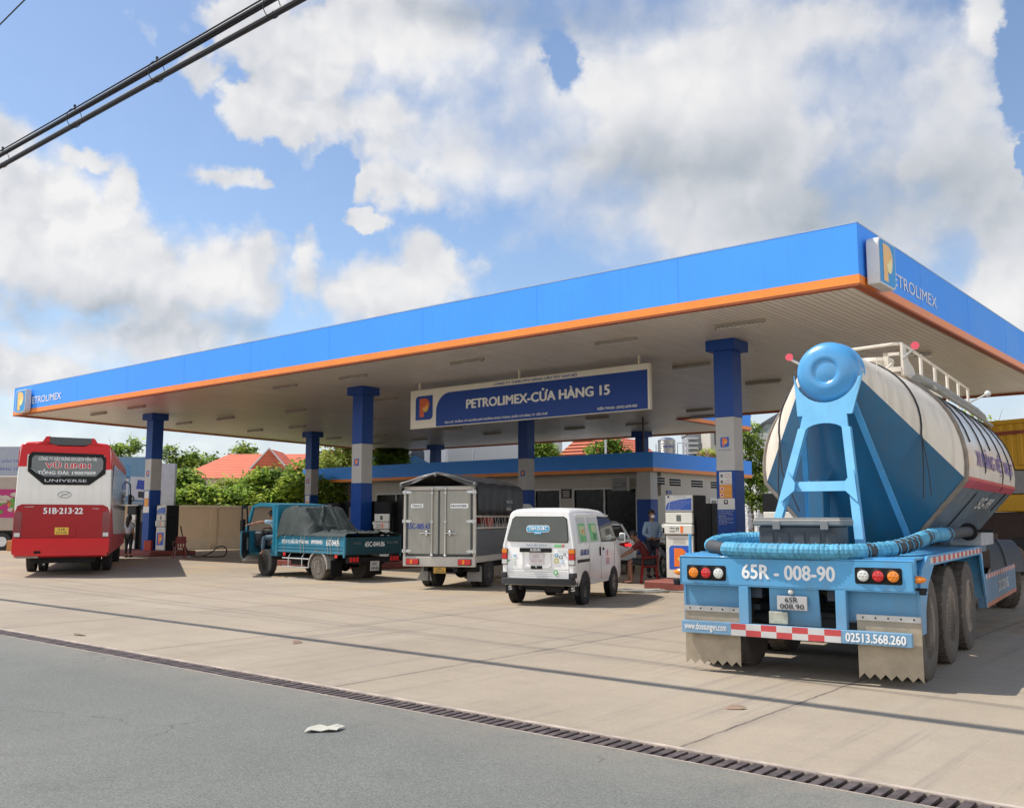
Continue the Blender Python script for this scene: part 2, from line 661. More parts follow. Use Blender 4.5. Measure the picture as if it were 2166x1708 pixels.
def wheel(mb_t, mb_r, x, y, r, w, side, rim=None, hub=.5):
    """tyre + rim; side=+1 outer face towards +x"""
    mb_t.m(M_RUBBER)
    h = w / 2
    rr = r * .60
    prof = [(rr, -h * .9), (r * .80, -h), (r * .95, -h * .92), (r, -h * .72), (r, h * .72), (r * .95, h * .92), (r * .80, h), (rr, h * .9)]
    mb_t.lathe(prof, (x, y, r), 'x', 28)
    # tread grooves
    for k in range(28):
        a = 2 * pi * k / 28
        for sgn in (-1, 1):
            cxp = x + sgn * h * .45
            T0 = mb_t.T.copy()
            mb_t.T = T0 @ Matrix.Translation((cxp, y, r)) @ Matrix.Rotation(a + sgn * .05, 4, 'X')
            mb_t.box(-h * .38, h * .38, -r * .07, r * .07, r * .985, r * 1.012)
            mb_t.T = T0
    s = side
    rm = rim or M_STEEL
    mb_r.m(rm)
    d = h * .9 * s
    prof = [(rr * 1.02, d), (rr * .94, d * .98), (rr * .88, d * .45), (rr * .62, d * .25), (rr * .5, d * .55), (rr * .30, d * .62), (rr * .25, d * .95), (.001, d * .98)]
    mb_r.lathe(prof, (x, y, r), 'x', 24)
    mb_r.m(M_BLACK)
    for k in range(8):
        a = 2 * pi * k / 8
        mb_r.cyl((x + d * .3, y + rr * .76 * cos(a), r + rr * .76 * sin(a)), (x + d * .42, y + rr * .76 * cos(a), r + rr * .76 * sin(a)), rr * .07, n=8)
# ================================================================ ground
def ground_mat(name, col, kind):
    m = bpy.data.materials.new(name)
    m.use_nodes = True
    nt = m.node_tree
    n, l = nt.nodes, nt.links
    b = n['Principled BSDF']
    t = n.new('ShaderNodeTexCoord')

    def nz(s, det=6, r=.6, sc=None):
        q = n.new('ShaderNodeTexNoise')
        q.inputs['Scale'].default_value = s
        q.inputs['Detail'].default_value = det
        q.inputs['Roughness'].default_value = r
        if sc:
            mp = n.new('ShaderNodeMapping')
            mp.inputs['Scale'].default_value = sc
            l.new(t.outputs['Object'], mp.inputs[0])
            l.new(mp.outputs[0], q.inputs['Vector'])
        else:
            l.new(t.outputs['Object'], q.inputs['Vector'])
        return q.outputs[0]

    def mr(x, a, b_, c, d_):
        q = n.new('ShaderNodeMapRange')
        for i, k in enumerate((a, b_, c, d_)):
            q.inputs[i + 1].default_value = k
        l.new(x, q.inputs[0])
        return q.outputs[0]

    def mm(op, a, b_=0):
        q = n.new('ShaderNodeMath')
        q.operation = op
        for i, k in enumerate((a, b_)):
            if isinstance(k, (int, float)):
                q.inputs[i].default_value = k
            else:
                l.new(k, q.inputs[i])
        return q.outputs[0]

    def mixc(f, a, c2):
        q = n.new('ShaderNodeMix')
        q.data_type = 'RGBA'
        l.new(f, q.inputs[0])
        if isinstance(a, tuple):
            q.inputs[6].default_value = (*a, 1)
        else:
            l.new(a, q.inputs[6])
        q.inputs[7].default_value = (*c2, 1)
        return q.outputs[2]
    big = mr(nz(.22, 5), .3, .7, .91, 1.09)
    mid = mr(nz(1.7, 8, .7), .3, .7, .93, 1.07)
    fine = mr(nz(60 if kind == 'a' else 45, 3), .25, .75, .62 if kind == 'a' else .90, 1.38 if kind == 'a' else 1.08)
    f = mm('MULTIPLY', mm('MULTIPLY', big, mid), fine)
    f = mm('MULTIPLY', f, mr(nz(19 if kind == 'a' else 14, 6, .85), .3, .7, .78 if kind == 'a' else .93, 1.24 if kind == 'a' else 1.06))
    v = n.new('ShaderNodeVectorMath')
    v.operation = 'SCALE'
    v.inputs[0].default_value = col
    l.new(f, v.inputs['Scale'])
    c = v.outputs[0]
    if kind == 'c':
        s = n.new('ShaderNodeSeparateXYZ')
        l.new(t.outputs['Object'], s.inputs[0])
        x, y = s.outputs[0], s.outputs[1]
        wob = mm('MULTIPLY', mm('SUBTRACT', nz(4.0, 4), .5), .05)
        # expansion joints every 3.73 m along x and two long ones along y
        fx = mm('ABSOLUTE', mm('SUBTRACT', mm('FRACT', mm('ADD', mm('DIVIDE', mm('ADD', x, wob), 3.73), .7842)), .5), 0)
        jx = mr(fx, 0.0018, .0052, 1, 0)
        j = jx
        for yy in (-8.58, -3.6, 1.2):
            j = mm('MAXIMUM', j, mr(mm('ABSOLUTE', mm('SUBTRACT', mm('ADD', y, wob), yy), 0), .006, .018, .55, 0))
        halo = mm('MULTIPLY', mr(fx, 0.0, .035, .35, 0), mr(nz(1.4, 5, .7), .42, .62, 0, 1))
        # every slab was cast and worn a little differently
        wn_ = n.new('ShaderNodeTexWhiteNoise')
        wn_.noise_dimensions = '2D'
        cb_ = n.new('ShaderNodeCombineXYZ')
        fl_ = lambda q: mm('FLOOR', q)
        l.new(fl_(mm('ADD', mm('DIVIDE', x, 3.73), .2842)), cb_.inputs[0])
        l.new(fl_(mm('DIVIDE', mm('ADD', y, 8.58), 4.95)), cb_.inputs[1])
        l.new(cb_.outputs[0], wn_.inputs['Vector'])
        sl_ = n.new('ShaderNodeVectorMath')
        sl_.operation = 'SCALE'
        l.new(c, sl_.inputs[0])
        l.new(mr(wn_.outputs['Value'], 0, 1, .93, 1.05), sl_.inputs['Scale'])
        c = sl_.outputs[0]
        brk = mr(nz(3, 4), .35, .6, .45, 1)
        c = mixc(halo, c, (.17, .14, .11))
        # sandy dust, ochre patches near the pumps, dark rubber marks running along y
        och = mm('MULTIPLY', mr(nz(.45, 6, .65), .48, .66, 0, .6), mr(y, -7, -1.5, 0, 1))
        c = mixc(och, c, (.40, .27, .12))
        pale = mr(nz(.8, 7, .7, (1, .35, 1)), .52, .74, 0, .35)
        c = mixc(pale, c, (.41, .36, .29))
        tr = mm('MULTIPLY', mr(nz(1.0, 5, .6, (5.5, .16, 1)), .53, .70, 0, .62), mr(nz(.5, 3), .38, .54, 0, 1))
        c = mixc(tr, c, (.19, .16, .14))
        sw = mm('MULTIPLY', mr(nz(1.0, 5, .6, (.12, 2.6, 1)), .54, .72, 0, .5), mr(y, -10, -2, .3, 1))
        c = mixc(sw, c, (.20, .16, .12))
        # oil drips
        oil = mm('MULTIPLY', mr(nz(1.3, 6, .7), .58, .72, 0, .7), mr(y, -6, -1, .2, 1))
        c = mixc(oil, c, (.13, .11, .10))
        c = mixc(mm('MULTIPLY', j, brk), c, (.10, .08, .07))
    else:
        ag = n.new('ShaderNodeTexVoronoi')
        ag.inputs['Scale'].default_value = 85
        l.new(t.outputs['Object'], ag.inputs['Vector'])
        c = mixc(mr(ag.outputs['Distance'], .12, .3, .35, 0), c, (.30, .30, .28))
        c = mixc(mm('MULTIPLY', mr(nz(1.0, 5, .6, (1.1, .3, 1)), .62, .78, 0, .5), 1.0), c, (.085, .085, .085))
        c = mixc(mr(nz(.35, 4), .5, .75, 0, .3), c, (.21, .20, .17))
        s = n.new('ShaderNodeSeparateXYZ')
        l.new(t.outputs['Object'], s.inputs[0])
        # sand gathered along the drain, sparse dark stains and hairline cracks
        c = mixc(mm('MULTIPLY', mr(s.outputs[1], -12.9, -12.1, 0, .5), mr(nz(3.0, 6, .7), .35, .65, .2, 1)), c, (.26, .22, .17))
        c = mixc(mr(nz(.9, 7, .75), .58, .74, 0, .5), c, (.085, .085, .08))
        c = mixc(mr(nz(6.5, 5, .8), .66, .74, 0, .6), c, (.07, .07, .065))
        vo = n.new('ShaderNodeTexVoronoi')
        vo.feature = 'DISTANCE_TO_EDGE'
        vo.inputs['Scale'].default_value = .28
        ad = n.new('ShaderNodeVectorMath')
        ad.operation = 'ADD'
        nn_ = n.new('ShaderNodeTexNoise')
        nn_.inputs['Scale'].default_value = 2.2
        nn_.inputs['Detail'].default_value = 6
        l.new(t.outputs['Object'], nn_.inputs['Vector'])
        l.new(t.outputs['Object'], ad.inputs[0])
        l.new(nn_.outputs['Color'], ad.inputs[1])
        l.new(ad.outputs[0], vo.inputs['Vector'])
        c = mixc(mm('MULTIPLY', mr(vo.outputs['Distance'], .0015, .004, .55, 0), mr(nz(.6, 3), .50, .60, 0, 1)), c, (.06, .06, .06))
    l.new(c, b.inputs['Base Color'])
    b.inputs['Roughness'].default_value = .85
    b.inputs['Specular IOR Level'].default_value = .3
    bp = n.new('ShaderNodeBump')
    bp.inputs['Strength'].default_value = .5 if kind == 'a' else .22
    bp.inputs['Distance'].default_value = .01
    l.new(nz(110 if kind == 'a' else 70, 4), bp.inputs['Height'])
    l.new(bp.outputs[0], b.inputs['Normal'])
    return m


def flat(name, poly, z, m, th=None):
    b = MB().m(m)
    if th:
        b.prism(poly, z - th, z, 'z')
    else:
        b.add([(x, y, z) for x, y in poly], [list(range(len(poly)))])
    o = b.build(name, None)
    o.location = SO
    o.rotation_euler = (0, 0, ST)
    o['kind'] = 'structure'
    return o


flat('ground', [(-900, -900), (900, -900), (900, 900), (-900, 900)], -.42, mat('earth', (.20, .19, .12), .95, var=.3, vs=.2))
flat('concrete_apron', [(-75, -11.705), (75, -11.705), (75, 95), (-75, 95)], 0.0, ground_mat('apron_concrete', (.335, .276, .205), 'c'), .40)
flat('road', [(-90, -60), (90, -60), (90, -12.03), (-90, -12.03)], 0.0, ground_mat('asphalt', (.156, .158, .141), 'a'), .40)

# trench drain with its grating
dr = thing('trench_drain', 'long rusty steel grating of a trench drain between grey road and beige concrete', 'drain', SO, ST)
b = MB().m(mat('drain_mud', (.05, .04, .035), .9, var=.3))
b.box(-40, 40, -12.03, -11.705, -.40, -.16)
b.build('channel', dr)
b = MB().m(mat('rusty_steel', (.13, .10, .09), .6, .5, var=.45, vs=9, bump=.4, bs=50))
k = -34.0
while k < 12:
    t = random.uniform(-.002, .002)
    b.box(k + t, k + .058 + t, -12.022, -11.762, -.02, -.004 + t)
    k += .092
b.build('grate_bars', dr)
b = MB().m(mat('kerb_angle', (.40, .33, .27), .8, .0, var=.35, vs=5, bump=.2))
b.box(-40, 40, -11.76, -11.71, -.05, .004)
b.box(-40, 40, -12.034, -12.022, -.05, .003)
b.build('edge_angle', dr)

# ================================================================ canopy
blue = mat('canopy_blue', (.060, .32, .97), .45, bump=.35, bs=.9, streak=.10, scol=(.05, .18, .5), spec=.3, var=.04, vs=.6)
# panel seams for the fascia
nt = blue.node_tree
_b = nt.nodes['Principled BSDF']
orange = mat('canopy_orange', (.86, .26, .035), .4, streak=.15, scol=(.45, .16, .06), var=.08, vs=1.2)
lip = mat('fascia_lip', (.36, .09, .03), .6, var=.2)
ceilm = mat('ceiling_panel', (.47, .42, .36), .33, var=.0)
nt = ceilm.node_tree
n, l = nt.nodes, nt.links
pb = n['Principled BSDF']
t = n.new('ShaderNodeTexCoord')
s = n.new('ShaderNodeSeparateXYZ')
l.new(t.outputs['Object'], s.inputs[0])


def q_(op, a, b_=None, c_=None):
    k = n.new('ShaderNodeMath')
    k.operation = op
    for i, z_ in enumerate((a, b_, c_)):
        if z_ is None:
            continue
        if isinstance(z_, (int, float)):
            k.inputs[i].default_value = z_
        else:
            l.new(z_, k.inputs[i])
    return k.outputs[0]


fr = q_('ABSOLUTE', q_('SUBTRACT', q_('FRACT', q_('DIVIDE', s.outputs[0], .15)), .5))
gr = q_('MULTIPLY', q_('SUBTRACT', fr, .40), 10.0)
gr = q_('MINIMUM', q_('MAXIMUM', gr, 0.0), 1.0)
mp = n.new('ShaderNodeMapping')
mp.inputs['Scale'].default_value = (6.667, .22, 1)
l.new(t.outputs['Object'], mp.inputs[0])
sn = n.new('ShaderNodeTexWhiteNoise')
sn.noise_dimensions = '2D'
fl = n.new('ShaderNodeVectorMath')
fl.operation = 'FLOOR'
l.new(mp.outputs[0], fl.inputs[0])
l.new(fl.outputs[0], sn.inputs['Vector'])
st_ = n.new('ShaderNodeTexNoise')
st_.inputs['Scale'].default_value = .35
st_.inputs['Detail'].default_value = 6
l.new(t.outputs['Object'], st_.inputs['Vector'])
fac = q_('ADD', q_('MULTIPLY', q_('SUBTRACT', sn.outputs['Value'], .5), .10), q_('MULTIPLY', q_('SUBTRACT', st_.outputs[0], .5), .22))
fac = q_('ADD', fac, 1.0)
fac = q_('MULTIPLY', fac, q_('SUBTRACT', 1.0, q_('MULTIPLY', gr, .62)))
vm = n.new('ShaderNodeVectorMath')
vm.operation = 'SCALE'
vm.inputs[0].default_value = (.84, .78, .68)
l.new(fac, vm.inputs['Scale'])
l.new(vm.outputs[0], pb.inputs['Base Color'])
bp = n.new('ShaderNodeBump')
bp.inputs['Strength'].default_value = .9
bp.inputs['Distance'].default_value = .03
bp.invert = True
l.new(gr, bp.inputs['Height'])
tilt = n.new('ShaderNodeBump')
tilt.inputs['Strength'].default_value = .25
tilt.inputs['Distance'].default_value = .05
l.new(q_('MULTIPLY', sn.outputs['Value'], q_('FRACT', q_('DIVIDE', s.outputs[0], .15))), tilt.inputs['Height'])
l.new(bp.outputs[0], tilt.inputs['Normal'])
l.new(tilt.outputs[0], pb.inputs['Normal'])

can = thing('station_canopy', 'huge flat fuel station canopy with bright blue fascia and orange stripe', 'canopy', SO, ST)
CP = [(0, 0), (0, 20.05), (-15.26, 20.05), (-15.26, 27.2), (-41.36, 26.4), (-36.97, 0)]
HB = 6.0


def inset(poly, d):
    n_ = len(poly)
    out = []
    for i in range(n_):
        p0, p1, p2 = Vector(poly[i - 1]), Vector(poly[i]), Vector(poly[(i + 1) % n_])
        d1, d2 = (p1 - p0).normalized(), (p2 - p1).normalized()
        n1, n2 = Vector((d1.y, -d1.x)), Vector((d2.y, -d2.x))
        k_ = (n1 + n2)
        k_ = k_ / (1 + n1.dot(n2))
        out.append(tuple(p1 - k_ * d * INS))
    return out


INS = 1.0
I1 = inset(CP, .12)
b = MB().m(ceilm)
b.add([(x, y, HB + .06) for x, y in I1], [list(range(6))])
b.build('ceiling', can, fix=False)
b = MB().m(mat('roof_sheet', (.4, .42, .45), .5, var=.1))
b.add([(x, y, HB + 1.0) for x, y in I1], [list(range(6))[::-1]])
b.build('roof', can, fix=False)


def ring(b, poly, inner, z0, z1):
    n_ = len(poly)
    for i in range(n_):
        j = (i + 1) % n_
        a0, a1, c0, c1 = poly[i], poly[j], inner[i], inner[j]
        vs = [(*a0, z0), (*a1, z0), (*a1, z1), (*a0, z1), (*c0, z0), (*c1, z0), (*c1, z1), (*c0, z1)]
        b.add(vs, [(0, 1, 2, 3), (5, 4, 7, 6), (3, 2, 6, 7), (0, 4, 5, 1)])


b = MB().m(blue)
ring(b, CP, I1, HB + .19, HB + 1.2)
fo = b.build('fascia', can)
b = MB().m(mat('seam', (.055, .30, .93), .5))
for i in range(1, 10):
    b.box(-3.9 * i - .004, -3.9 * i + .004, -.003, 0, HB + .2, HB + 1.198)
for i in range(1, 5):
    b.box(0, .003, 3.9 * i - .004, 3.9 * i + .004, HB + .2, HB + 1.198)
b.build('seam', fo, fix=False)
b = MB().m(orange)
O1 = inset(CP, -.012)
ring(b, O1, I1, HB + .02, HB + .192)
b.build('stripe', can)
b = MB().m(lip)
ring(b, inset(CP, -.004), inset(CP, .16), HB - .02, HB + .021)
b.build('lip', can)
# coping
b = MB().m(mat('coping', (.33, .42, .55), .4))
ring(b, inset(CP, -.006), I1, HB + 1.2, HB + 1.225)
b.build('coping', can)
frm = mat('lightbox_frame', (.60, .60, .60), .4, var=.05)
lb_blue = mat('lightbox_blue', (.02, .28, .62), .3, var=.04)
lb_or = mat('lightbox_orange', (.92, .52, .14), .35, var=.05)
lb_ye = mat('lightbox_yellow', (.95, .78, .32), .35, var=.05)


def lightbox(o, rt, up, w, h, nrm, lab):
    b = MB().m(frm)
    face(b, [(x * w, y * h) for x, y in rrect(0, 1, 0, 1, .17, 6, (0, 1, 0, 1))], o, rt, up, .30, .24)
    lb = b.build('logo_box', can, bevel=.012)
    lb['label'] = lab
    b = MB().m(lb_blue)
    face(b, [(.04 + x * (w - .08), .04 + y * (h - .08)) for x, y in rrect(0, 1, 0, 1, .16, 6, (0, 1, 0, 1))], o, rt, up, .303)
    P_ = [(.24, .10), (.50, .10), (.50, .33), (.58, .35)] + circ(.52, .62, .29, 12, .28, -1.2, 1.5) + [(.24, .90)]
    b.m(lb_or)
    face(b, [(x * w, y * h) for x, y in P_], o, rt, up, .307)
    b.m(lb_ye)
    D_ = [(.44, .50), (.54, .52), (.60, .58), (.72, .72)] + circ(.58, .50, .18, 12, .20, .9, -2.9)
    face(b, [(x * w, y * h) for x, y in D_], o, rt, up, .311)
    b.build('emblem', lb)


lightbox((0, .27, 6.03), Y, Z, .97, .93, X, 'logo box near the high right corner')
lightbox((-36.1, 0, 6.03), X, Z, .97, .97, -Y, 'logo box at the far left corner')
b = MB()
text(b, 'PETROLIMEX', M_INK_W, (0, 1.72, 6.37), Y, Z, 3.3, .27, .0, .012)
b.build('lettering', can, fix=False)
b = MB()
text(b, 'PETROLIMEX', M_INK_W, (-35.4, 0, 6.39), X, Z, 2.9, .29, .012, .012)
b.build('lettering', can, fix=False)
# small floodlight on the ceiling and a reflective vent
b = MB().m(M_CLEAR_L)
b.box(-2.1, -1.5, 8.6, 8.75, 5.97, 6.04)
b.box(-1.75, -1.3, 9.1, 9.3, 5.96, 6.04)
b.build('ceiling_patch', can)

colb = mat('column_blue', (.010, .058, .27), .4, spec=.3, var=.08, vs=2)
colw = mat('column_white', (.46, .45, .43), .5, var=.07, vs=2)
notice_w = mat('notice_paper', (.66, .65, .60), .5, var=.04)
notice_o = mat('notice_orange', (.72, .30, .05), .5, var=.05)


def column(x, y, posters, lab):
    b = MB().m(colw)
    b.box(x - .25, x + .25, y - .25, y + .25, 2.75, 4.10, .01)
    c = b.build('column', can)
    c['label'] = lab
    b = MB().m(colb)
    b.box(x - .257, x + .257, y - .257, y + .257, .2, 2.755, .01)
    b.build('blue_band', c)
    b = MB().m(colb)
    b.box(x - .257, x + .257, y - .257, y + .257, 4.095, 5.80, .01)
    b.build('blue_band', c)
    b = MB().m(colb)
    b.box(x - .40, x + .40, y - .40, y + .40, 5.78, 6.055, .012)
    b.build('cap', c)
    if posters:
        b = MB()
        yy = y - .258
        emblem(b, (x - .12, y - .25, 3.34), X, Z, .24, .25, M_LOGO_B, M_LOGO_O, M_LOGO_Y)
        if posters == 2:
            text(b, 'PETROLIMEX', M_INK_B, (x - .17, y - .25, 3.25), X, Z, .34, .035, .0, .003)
        b.build('badge', c, fix=False)
    if posters in (2, 3):
        b = MB()
        b.m(notice_w).box(x - .17, x + .17, yy - .004, yy, 2.41, 2.72)
        b.m(notice_o).box(x - .17, x + .17, yy - .004, yy, 2.07, 2.405)
        b.m(notice_w).box(x - .235, x + .235, yy - .004, yy, 1.79, 2.062)
        if posters == 2:
            o_ = yy - .005
            for zz, a, b_ in ((2.58, 'TẮT MÁY', 'DỪNG XE'), (2.43, 'TẮT', 'ĐIỆN THOẠI')):
                text(b, a, M_INK_R, (x - .01, o_, zz + .06), X, Z, .14, .045, .01, 0)
                text(b, b_, M_INK_R, (x - .03, o_, zz), X, Z, .18, .035, .01, 0)
                b.m(M_INK_K)
                face(b, circ(x - .10, zz + .045, .042, 16), (0, o_, 0), X, Z)
                b.m(notice_w)
                face(b, circ(x - .10, zz + .045, .030, 12), (0, o_ - .001, 0), X, Z)
                b.m(M_INK_K)
                face(b, [(x - .115, zz + .02), (x - .085, zz + .02), (x - .085, zz + .07), (x - .115, zz + .07)], (0, o_ - .002, 0), X, Z)
            for zz, a, m_ in ((2.25, 'CẤM LỬA', M_LOGO_Y), (2.10, 'CẤM HÚT', M_LOGO_Y)):
                text(b, a, m_, (x - .02, o_, zz + .01), X, Z, .17, .07, .01, 0)
                b.m(M_INK_W)
                face(b, circ(x - .10, zz + .045, .048, 16), (0, o_, 0), X, Z)
                b.m(M_INK_R)
                face(b, circ(x - .10, zz + .045, .034, 12), (0, o_ - .001, 0), X, Z)
            b.m(M_INK_K)
            face(b, rrect(x - .06, x + .05, 1.92, 2.03, .02), (0, o_, 0), X, Z)
            b.m(notice_w)
            face(b, circ(x - .005, 1.985, .03, 12), (0, o_ - .001, 0), X, Z)
            rules = ['(1). Khách hàng cần kiểm', 'tra, đồng hồ về số 0', 'trước khi bơm xăng dầu', 'thanh toán.', '(2). Khách hàng yêu cầu', 'xuất hóa đơn trước khi', 'rời cửa hàng.', '(3). Nhân viên không tự', 'bơm lấy tiền.']
            for i, r_ in enumerate(rules):
                text(b, r_, M_INK_W, (x - .21, o_, 1.735 - i * .040), X, Z, .42 * min(1, len(r_) / 24.0), .026, .0, 0)
        b.build('notices', c, fix=False)
    return c


column(-4.85, 4.1, 2, 'near column with notices, beside the blue tanker')
column(-18.6, 4.0, 1, 'middle column of the front row')
column(-32.0, 3.9, 3, 'left column of the front row, beside the bus')
column(-33.8, 13.9, 3, 'far left column behind the green truck')
column(-19.4, 14.0, 1, 'column behind the grey box truck')
column(-35.2, 24.6, 0, 'rearmost left column')
column(-20.3, 24.8, 0, 'rearmost right column')

# tube lights hanging under the ceiling
li = thing('ceiling_light', 'x', 'ceiling light', sp(0, 0, 6.05), ST, 'tube lights under the canopy ceiling')
b = MB().m(mat('light_housing', (.36, .33, .29), .5, var=.1))
b.box(-.62, .62, -.06, .06, -.06, 0, .008)
for k in range(12):
    b.box(-.60 + k * .105, -.59 + k * .105, -.075, .075, -.10, -.05)
b.build('housing', li)
b = MB().m(mat('tube_glass', (.62, .60, .56), .25, var=.05))
b.cyl((-.58, -.035, -.085), (.58, -.035, -.085), .016, n=10)
b.cyl((-.58, .035, -.085), (.58, .035, -.085), .016, n=10)
b.build('tube', li)
LIGHTS = [
    (3.5, 2.1, 'nearest the high right corner, in front of the near column'), (6.9, 2.1, 'front row, just left of the near column'), (11.9, 2.0, 'front row, above the left part of the hanging sign'),
    (16.7, 1.9, 'front row, just right of the middle front column'), (20.2, 1.9, 'front row, just left of the middle front column'), (29.8, 1.8, 'front row, just right of the column beside the bus'), (33.3, 2.0, 'leftmost of all, next to the far left corner'),
    (7.3, 6.7, 'second row, between near column and sign'), (20.2, 6.5, 'second row, right behind the middle front column'), (25.9, 6.7, 'second row, halfway between middle and left columns'), (30.8, 6.6, 'second row, right of the column beside the bus'), (34.2, 6.6, 'second row, left end behind the column beside the bus'),
    (7.2, 11.3, 'third row, right of the near column above the tanker'), (26.0, 11.4, 'third row, visible right beside the middle front column'), (31.6, 11.2, 'third row, above the red tiled roofs'), (34.8, 11.0, 'third row, left end by the canopy rim'),
    (12.8, 17.3, 'fourth row, left of the near column'), (17.8, 17.1, 'fourth row, below the right half of the sign'), (26.3, 16.7, 'fourth row, below the left end of the sign'), (32.5, 17.4, 'fourth row, right of the middle front column'), (35.6, 16.8, 'fourth row, right of the far left column'),
    (13.9, 19.6, 'at the rear rim beside the near column'), (18.0, 20.7, 'fifth row, touching the rearmost right column'), (21.6, 20.6, 'fifth row, below the phone number of the sign'), (26.7, 20.2, 'fifth row, below the address line of the sign'), (32.4, 20.4, 'fifth row, by the rearmost left column'), (36.3, 20.8, 'fifth row, left end in the rear corner')]
for i, (u_, v_, lab) in enumerate(LIGHTS):
    o = li if i == 0 else copy_tree(li)
    o.location = sp(-u_, v_, 6.055)
    o['label'] = 'tube light under the ceiling, ' + lab

# hanging sign
sg = thing('hanging_sign', 'long blue and cream station sign hanging under the canopy on short rods', 'sign', SO, ST)
cream = mat('sign_cream', (.74, .69, .57), .45, var=.05)
sblue = mat('sign_blue', (.010, .050, .26), .4, spec=.3, var=.07, vs=.7)
b = MB().m(cream)
b.box(-16.67, -7.33, 4.40, 4.52, 4.52, 5.81, .01)
bd = b.build('board', sg)
b = MB().m(sblue)
face(b, rrect(-15.47, -7.40, 4.545, 5.63, .62, 10, (0, 0, 0, 1)), (0, 4.40, 0), X, Z, .004)
b.build('blue_field', bd)
b = MB()
emblem(b, (-16.42, 4.40, 4.80), X, Z, .80, .80, sblue, mat('sign_orange', (.62, .10, .02), .4), mat('sign_yellow', (.75, .40, .05), .4), .004)
b.build('emblem', bd, fix=False)
b = MB()
iw = mat('sign_white', (.75, .73, .66), .5)
text(b, 'CÔNG TY TNHH MTV XĂNG DẦU TÂY NAM BỘ', M_INK_B, (-12.97, 4.40, 5.655), X, Z, 3.2, .135, .035, .004)
text(b, 'PETROLIMEX-CỬA HÀNG 15', iw, (-14.13, 4.40, 5.03), X, Z, 5.5, .40, .045, .009)
text(b, 'ĐỊA CHỈ : ĐƯỜNG VÕ NGUYÊN GIÁP, PHƯỜNG HƯNG THẠNH, QUẬN CÁI RĂNG, TP. CẦN THƠ', iw, (-15.06, 4.40, 4.60), X, Z, 4.2, .12, .035, .009)
text(b, 'ĐIỆN THOẠI : (0292) 6295-858', iw, (-9.07, 4.40, 4.60), X, Z, 1.33, .115, .035, .009)
b.build('lettering', bd, fix=False)
b = MB().m(cream)
for x in (-16.3, -12.0, -7.7):
    b.box(x - .02, x + .02, 4.43, 4.49, 5.80, 6.06)
b.build('rod', sg)
# two slim drop pipes from the ceiling behind the sign
for (x, y_, z0, lab) in ((-16.3, 18.5, 4.4, 'thin brown drop pipe behind the right half of the sign'), (-12.4, 18.5, 4.4, 'thin brown drop pipe left of the near column')):
    b = MB().m(mat('drop_pipe', (.10, .08, .07), .6))
    b.cyl((0, 0, 4.38), (0, 0, 6.08), .045, n=10)
    o = b.build('ceiling_pipe')
    o.location = sp(x, y_)
    tag(o, lab, 'pipe')

# ================================================================ shop building
cream_w = mat('shop_wall', (.55, .51, .44), .8, var=.06, vs=.8, bump=.1, dirt=.25, dz=(0, .5))
sh = thing('station_shop', 'low station shop with blue and orange fascia behind the pumps', 'building', SO, ST)
b = MB().m(cream_w)
# front wall pieces around openings (front plane y=18.88)
fy = 18.88
openings = [(-20.5, -16.9, 0.0, 2.95), (-22.85, -21.2, .9, 2.95), (-34.3, -31.0, .9, 2.92), (-36.45, -34.6, .0, 2.97), (-38.35, -36.65, .0, 2.97)]
xs = [-38.95]
for a, c_, z0, z1 in sorted(openings):
    b.box(xs[-1], a, fy, fy + .2, 0, 3.7)
    b.box(a, c_, fy, fy + .2, z1, 3.7)
    if z0 > 0:
        b.box(a, c_, fy, fy + .2, 0, z0)
    xs.append(c_)
b.box(xs[-1], -15.66, fy, fy + .2, 0, 3.7)
b.box(-15.86, -15.66, fy + .2, 27.0, 0, 3.7)
b.box(-38.95, -38.75, fy + .2, 27.0, 0, 3.7)
b.box(-38.75, -15.86, 26.8, 27.0, 0, 3.7)
b.build('wall', sh)
for a, c_, z0, z1 in sorted(openings):
    b = MB().m(M_WHITE)
    for q in ((a, a + .07, z0, z1), (c_ - .07, c_, z0, z1), (a, c_, z1 - .07, z1), (a, c_, z0, z0 + .06)):
        b.box(q[0], q[1], fy - .03, fy + .07, q[2], q[3])
    w_ = c_ - a
    nn = max(1, round(w_ / 1.7))
    for i in range(1, nn):
        b.box(a + w_ * i / nn - .03, a + w_ * i / nn + .03, fy - .01, fy + .06, z0, z1)
    wf = b.build('window_frame', sh)
    b = MB()
    b.m(mat('shop_glass', (.006, .007, .008), .22, spec=.22, var=.3)).box(a, c_, fy + .08, fy + .10, z0, z1)
    b.build('glazing', wf)
b = MB().m(blue)
FP = [(-15.33, 17.68), (-15.33, 27.3), (-39.4, 27.3), (-39.4, 17.68)]
FI = inset(FP, .12)
ring(b, FP, FI, 3.74, 4.43)
b.build('fascia', sh)
b = MB().m(orange)
ring(b, inset(FP, -.01), FI, 3.58, 3.742)
b.build('stripe', sh)
b = MB().m(mat('soffit', (.45, .43, .39), .6))
b.add([(x, y, 3.62) for x, y in FI], [(0, 1, 2, 3)])
b.add([(x, y, 4.3) for x, y in FI], [(0, 3, 2, 1)])
b.build('roof', sh, fix=False)
for x in (-15.93, -27.5, -38.6):
    b = MB().m(colw)
    b.box(x - .35, x + .35, 17.85, 18.45, 2.37, 3.62, .01)
    c = b.build('porch_column', sh)
    b = MB().m(colb)
    b.box(x - .356, x + .356, 17.844, 18.456, 0, 2.372, .01)
    b.build('blue_band', c)
slot = mat('vent_dark', (.01, .01, .012), .9)
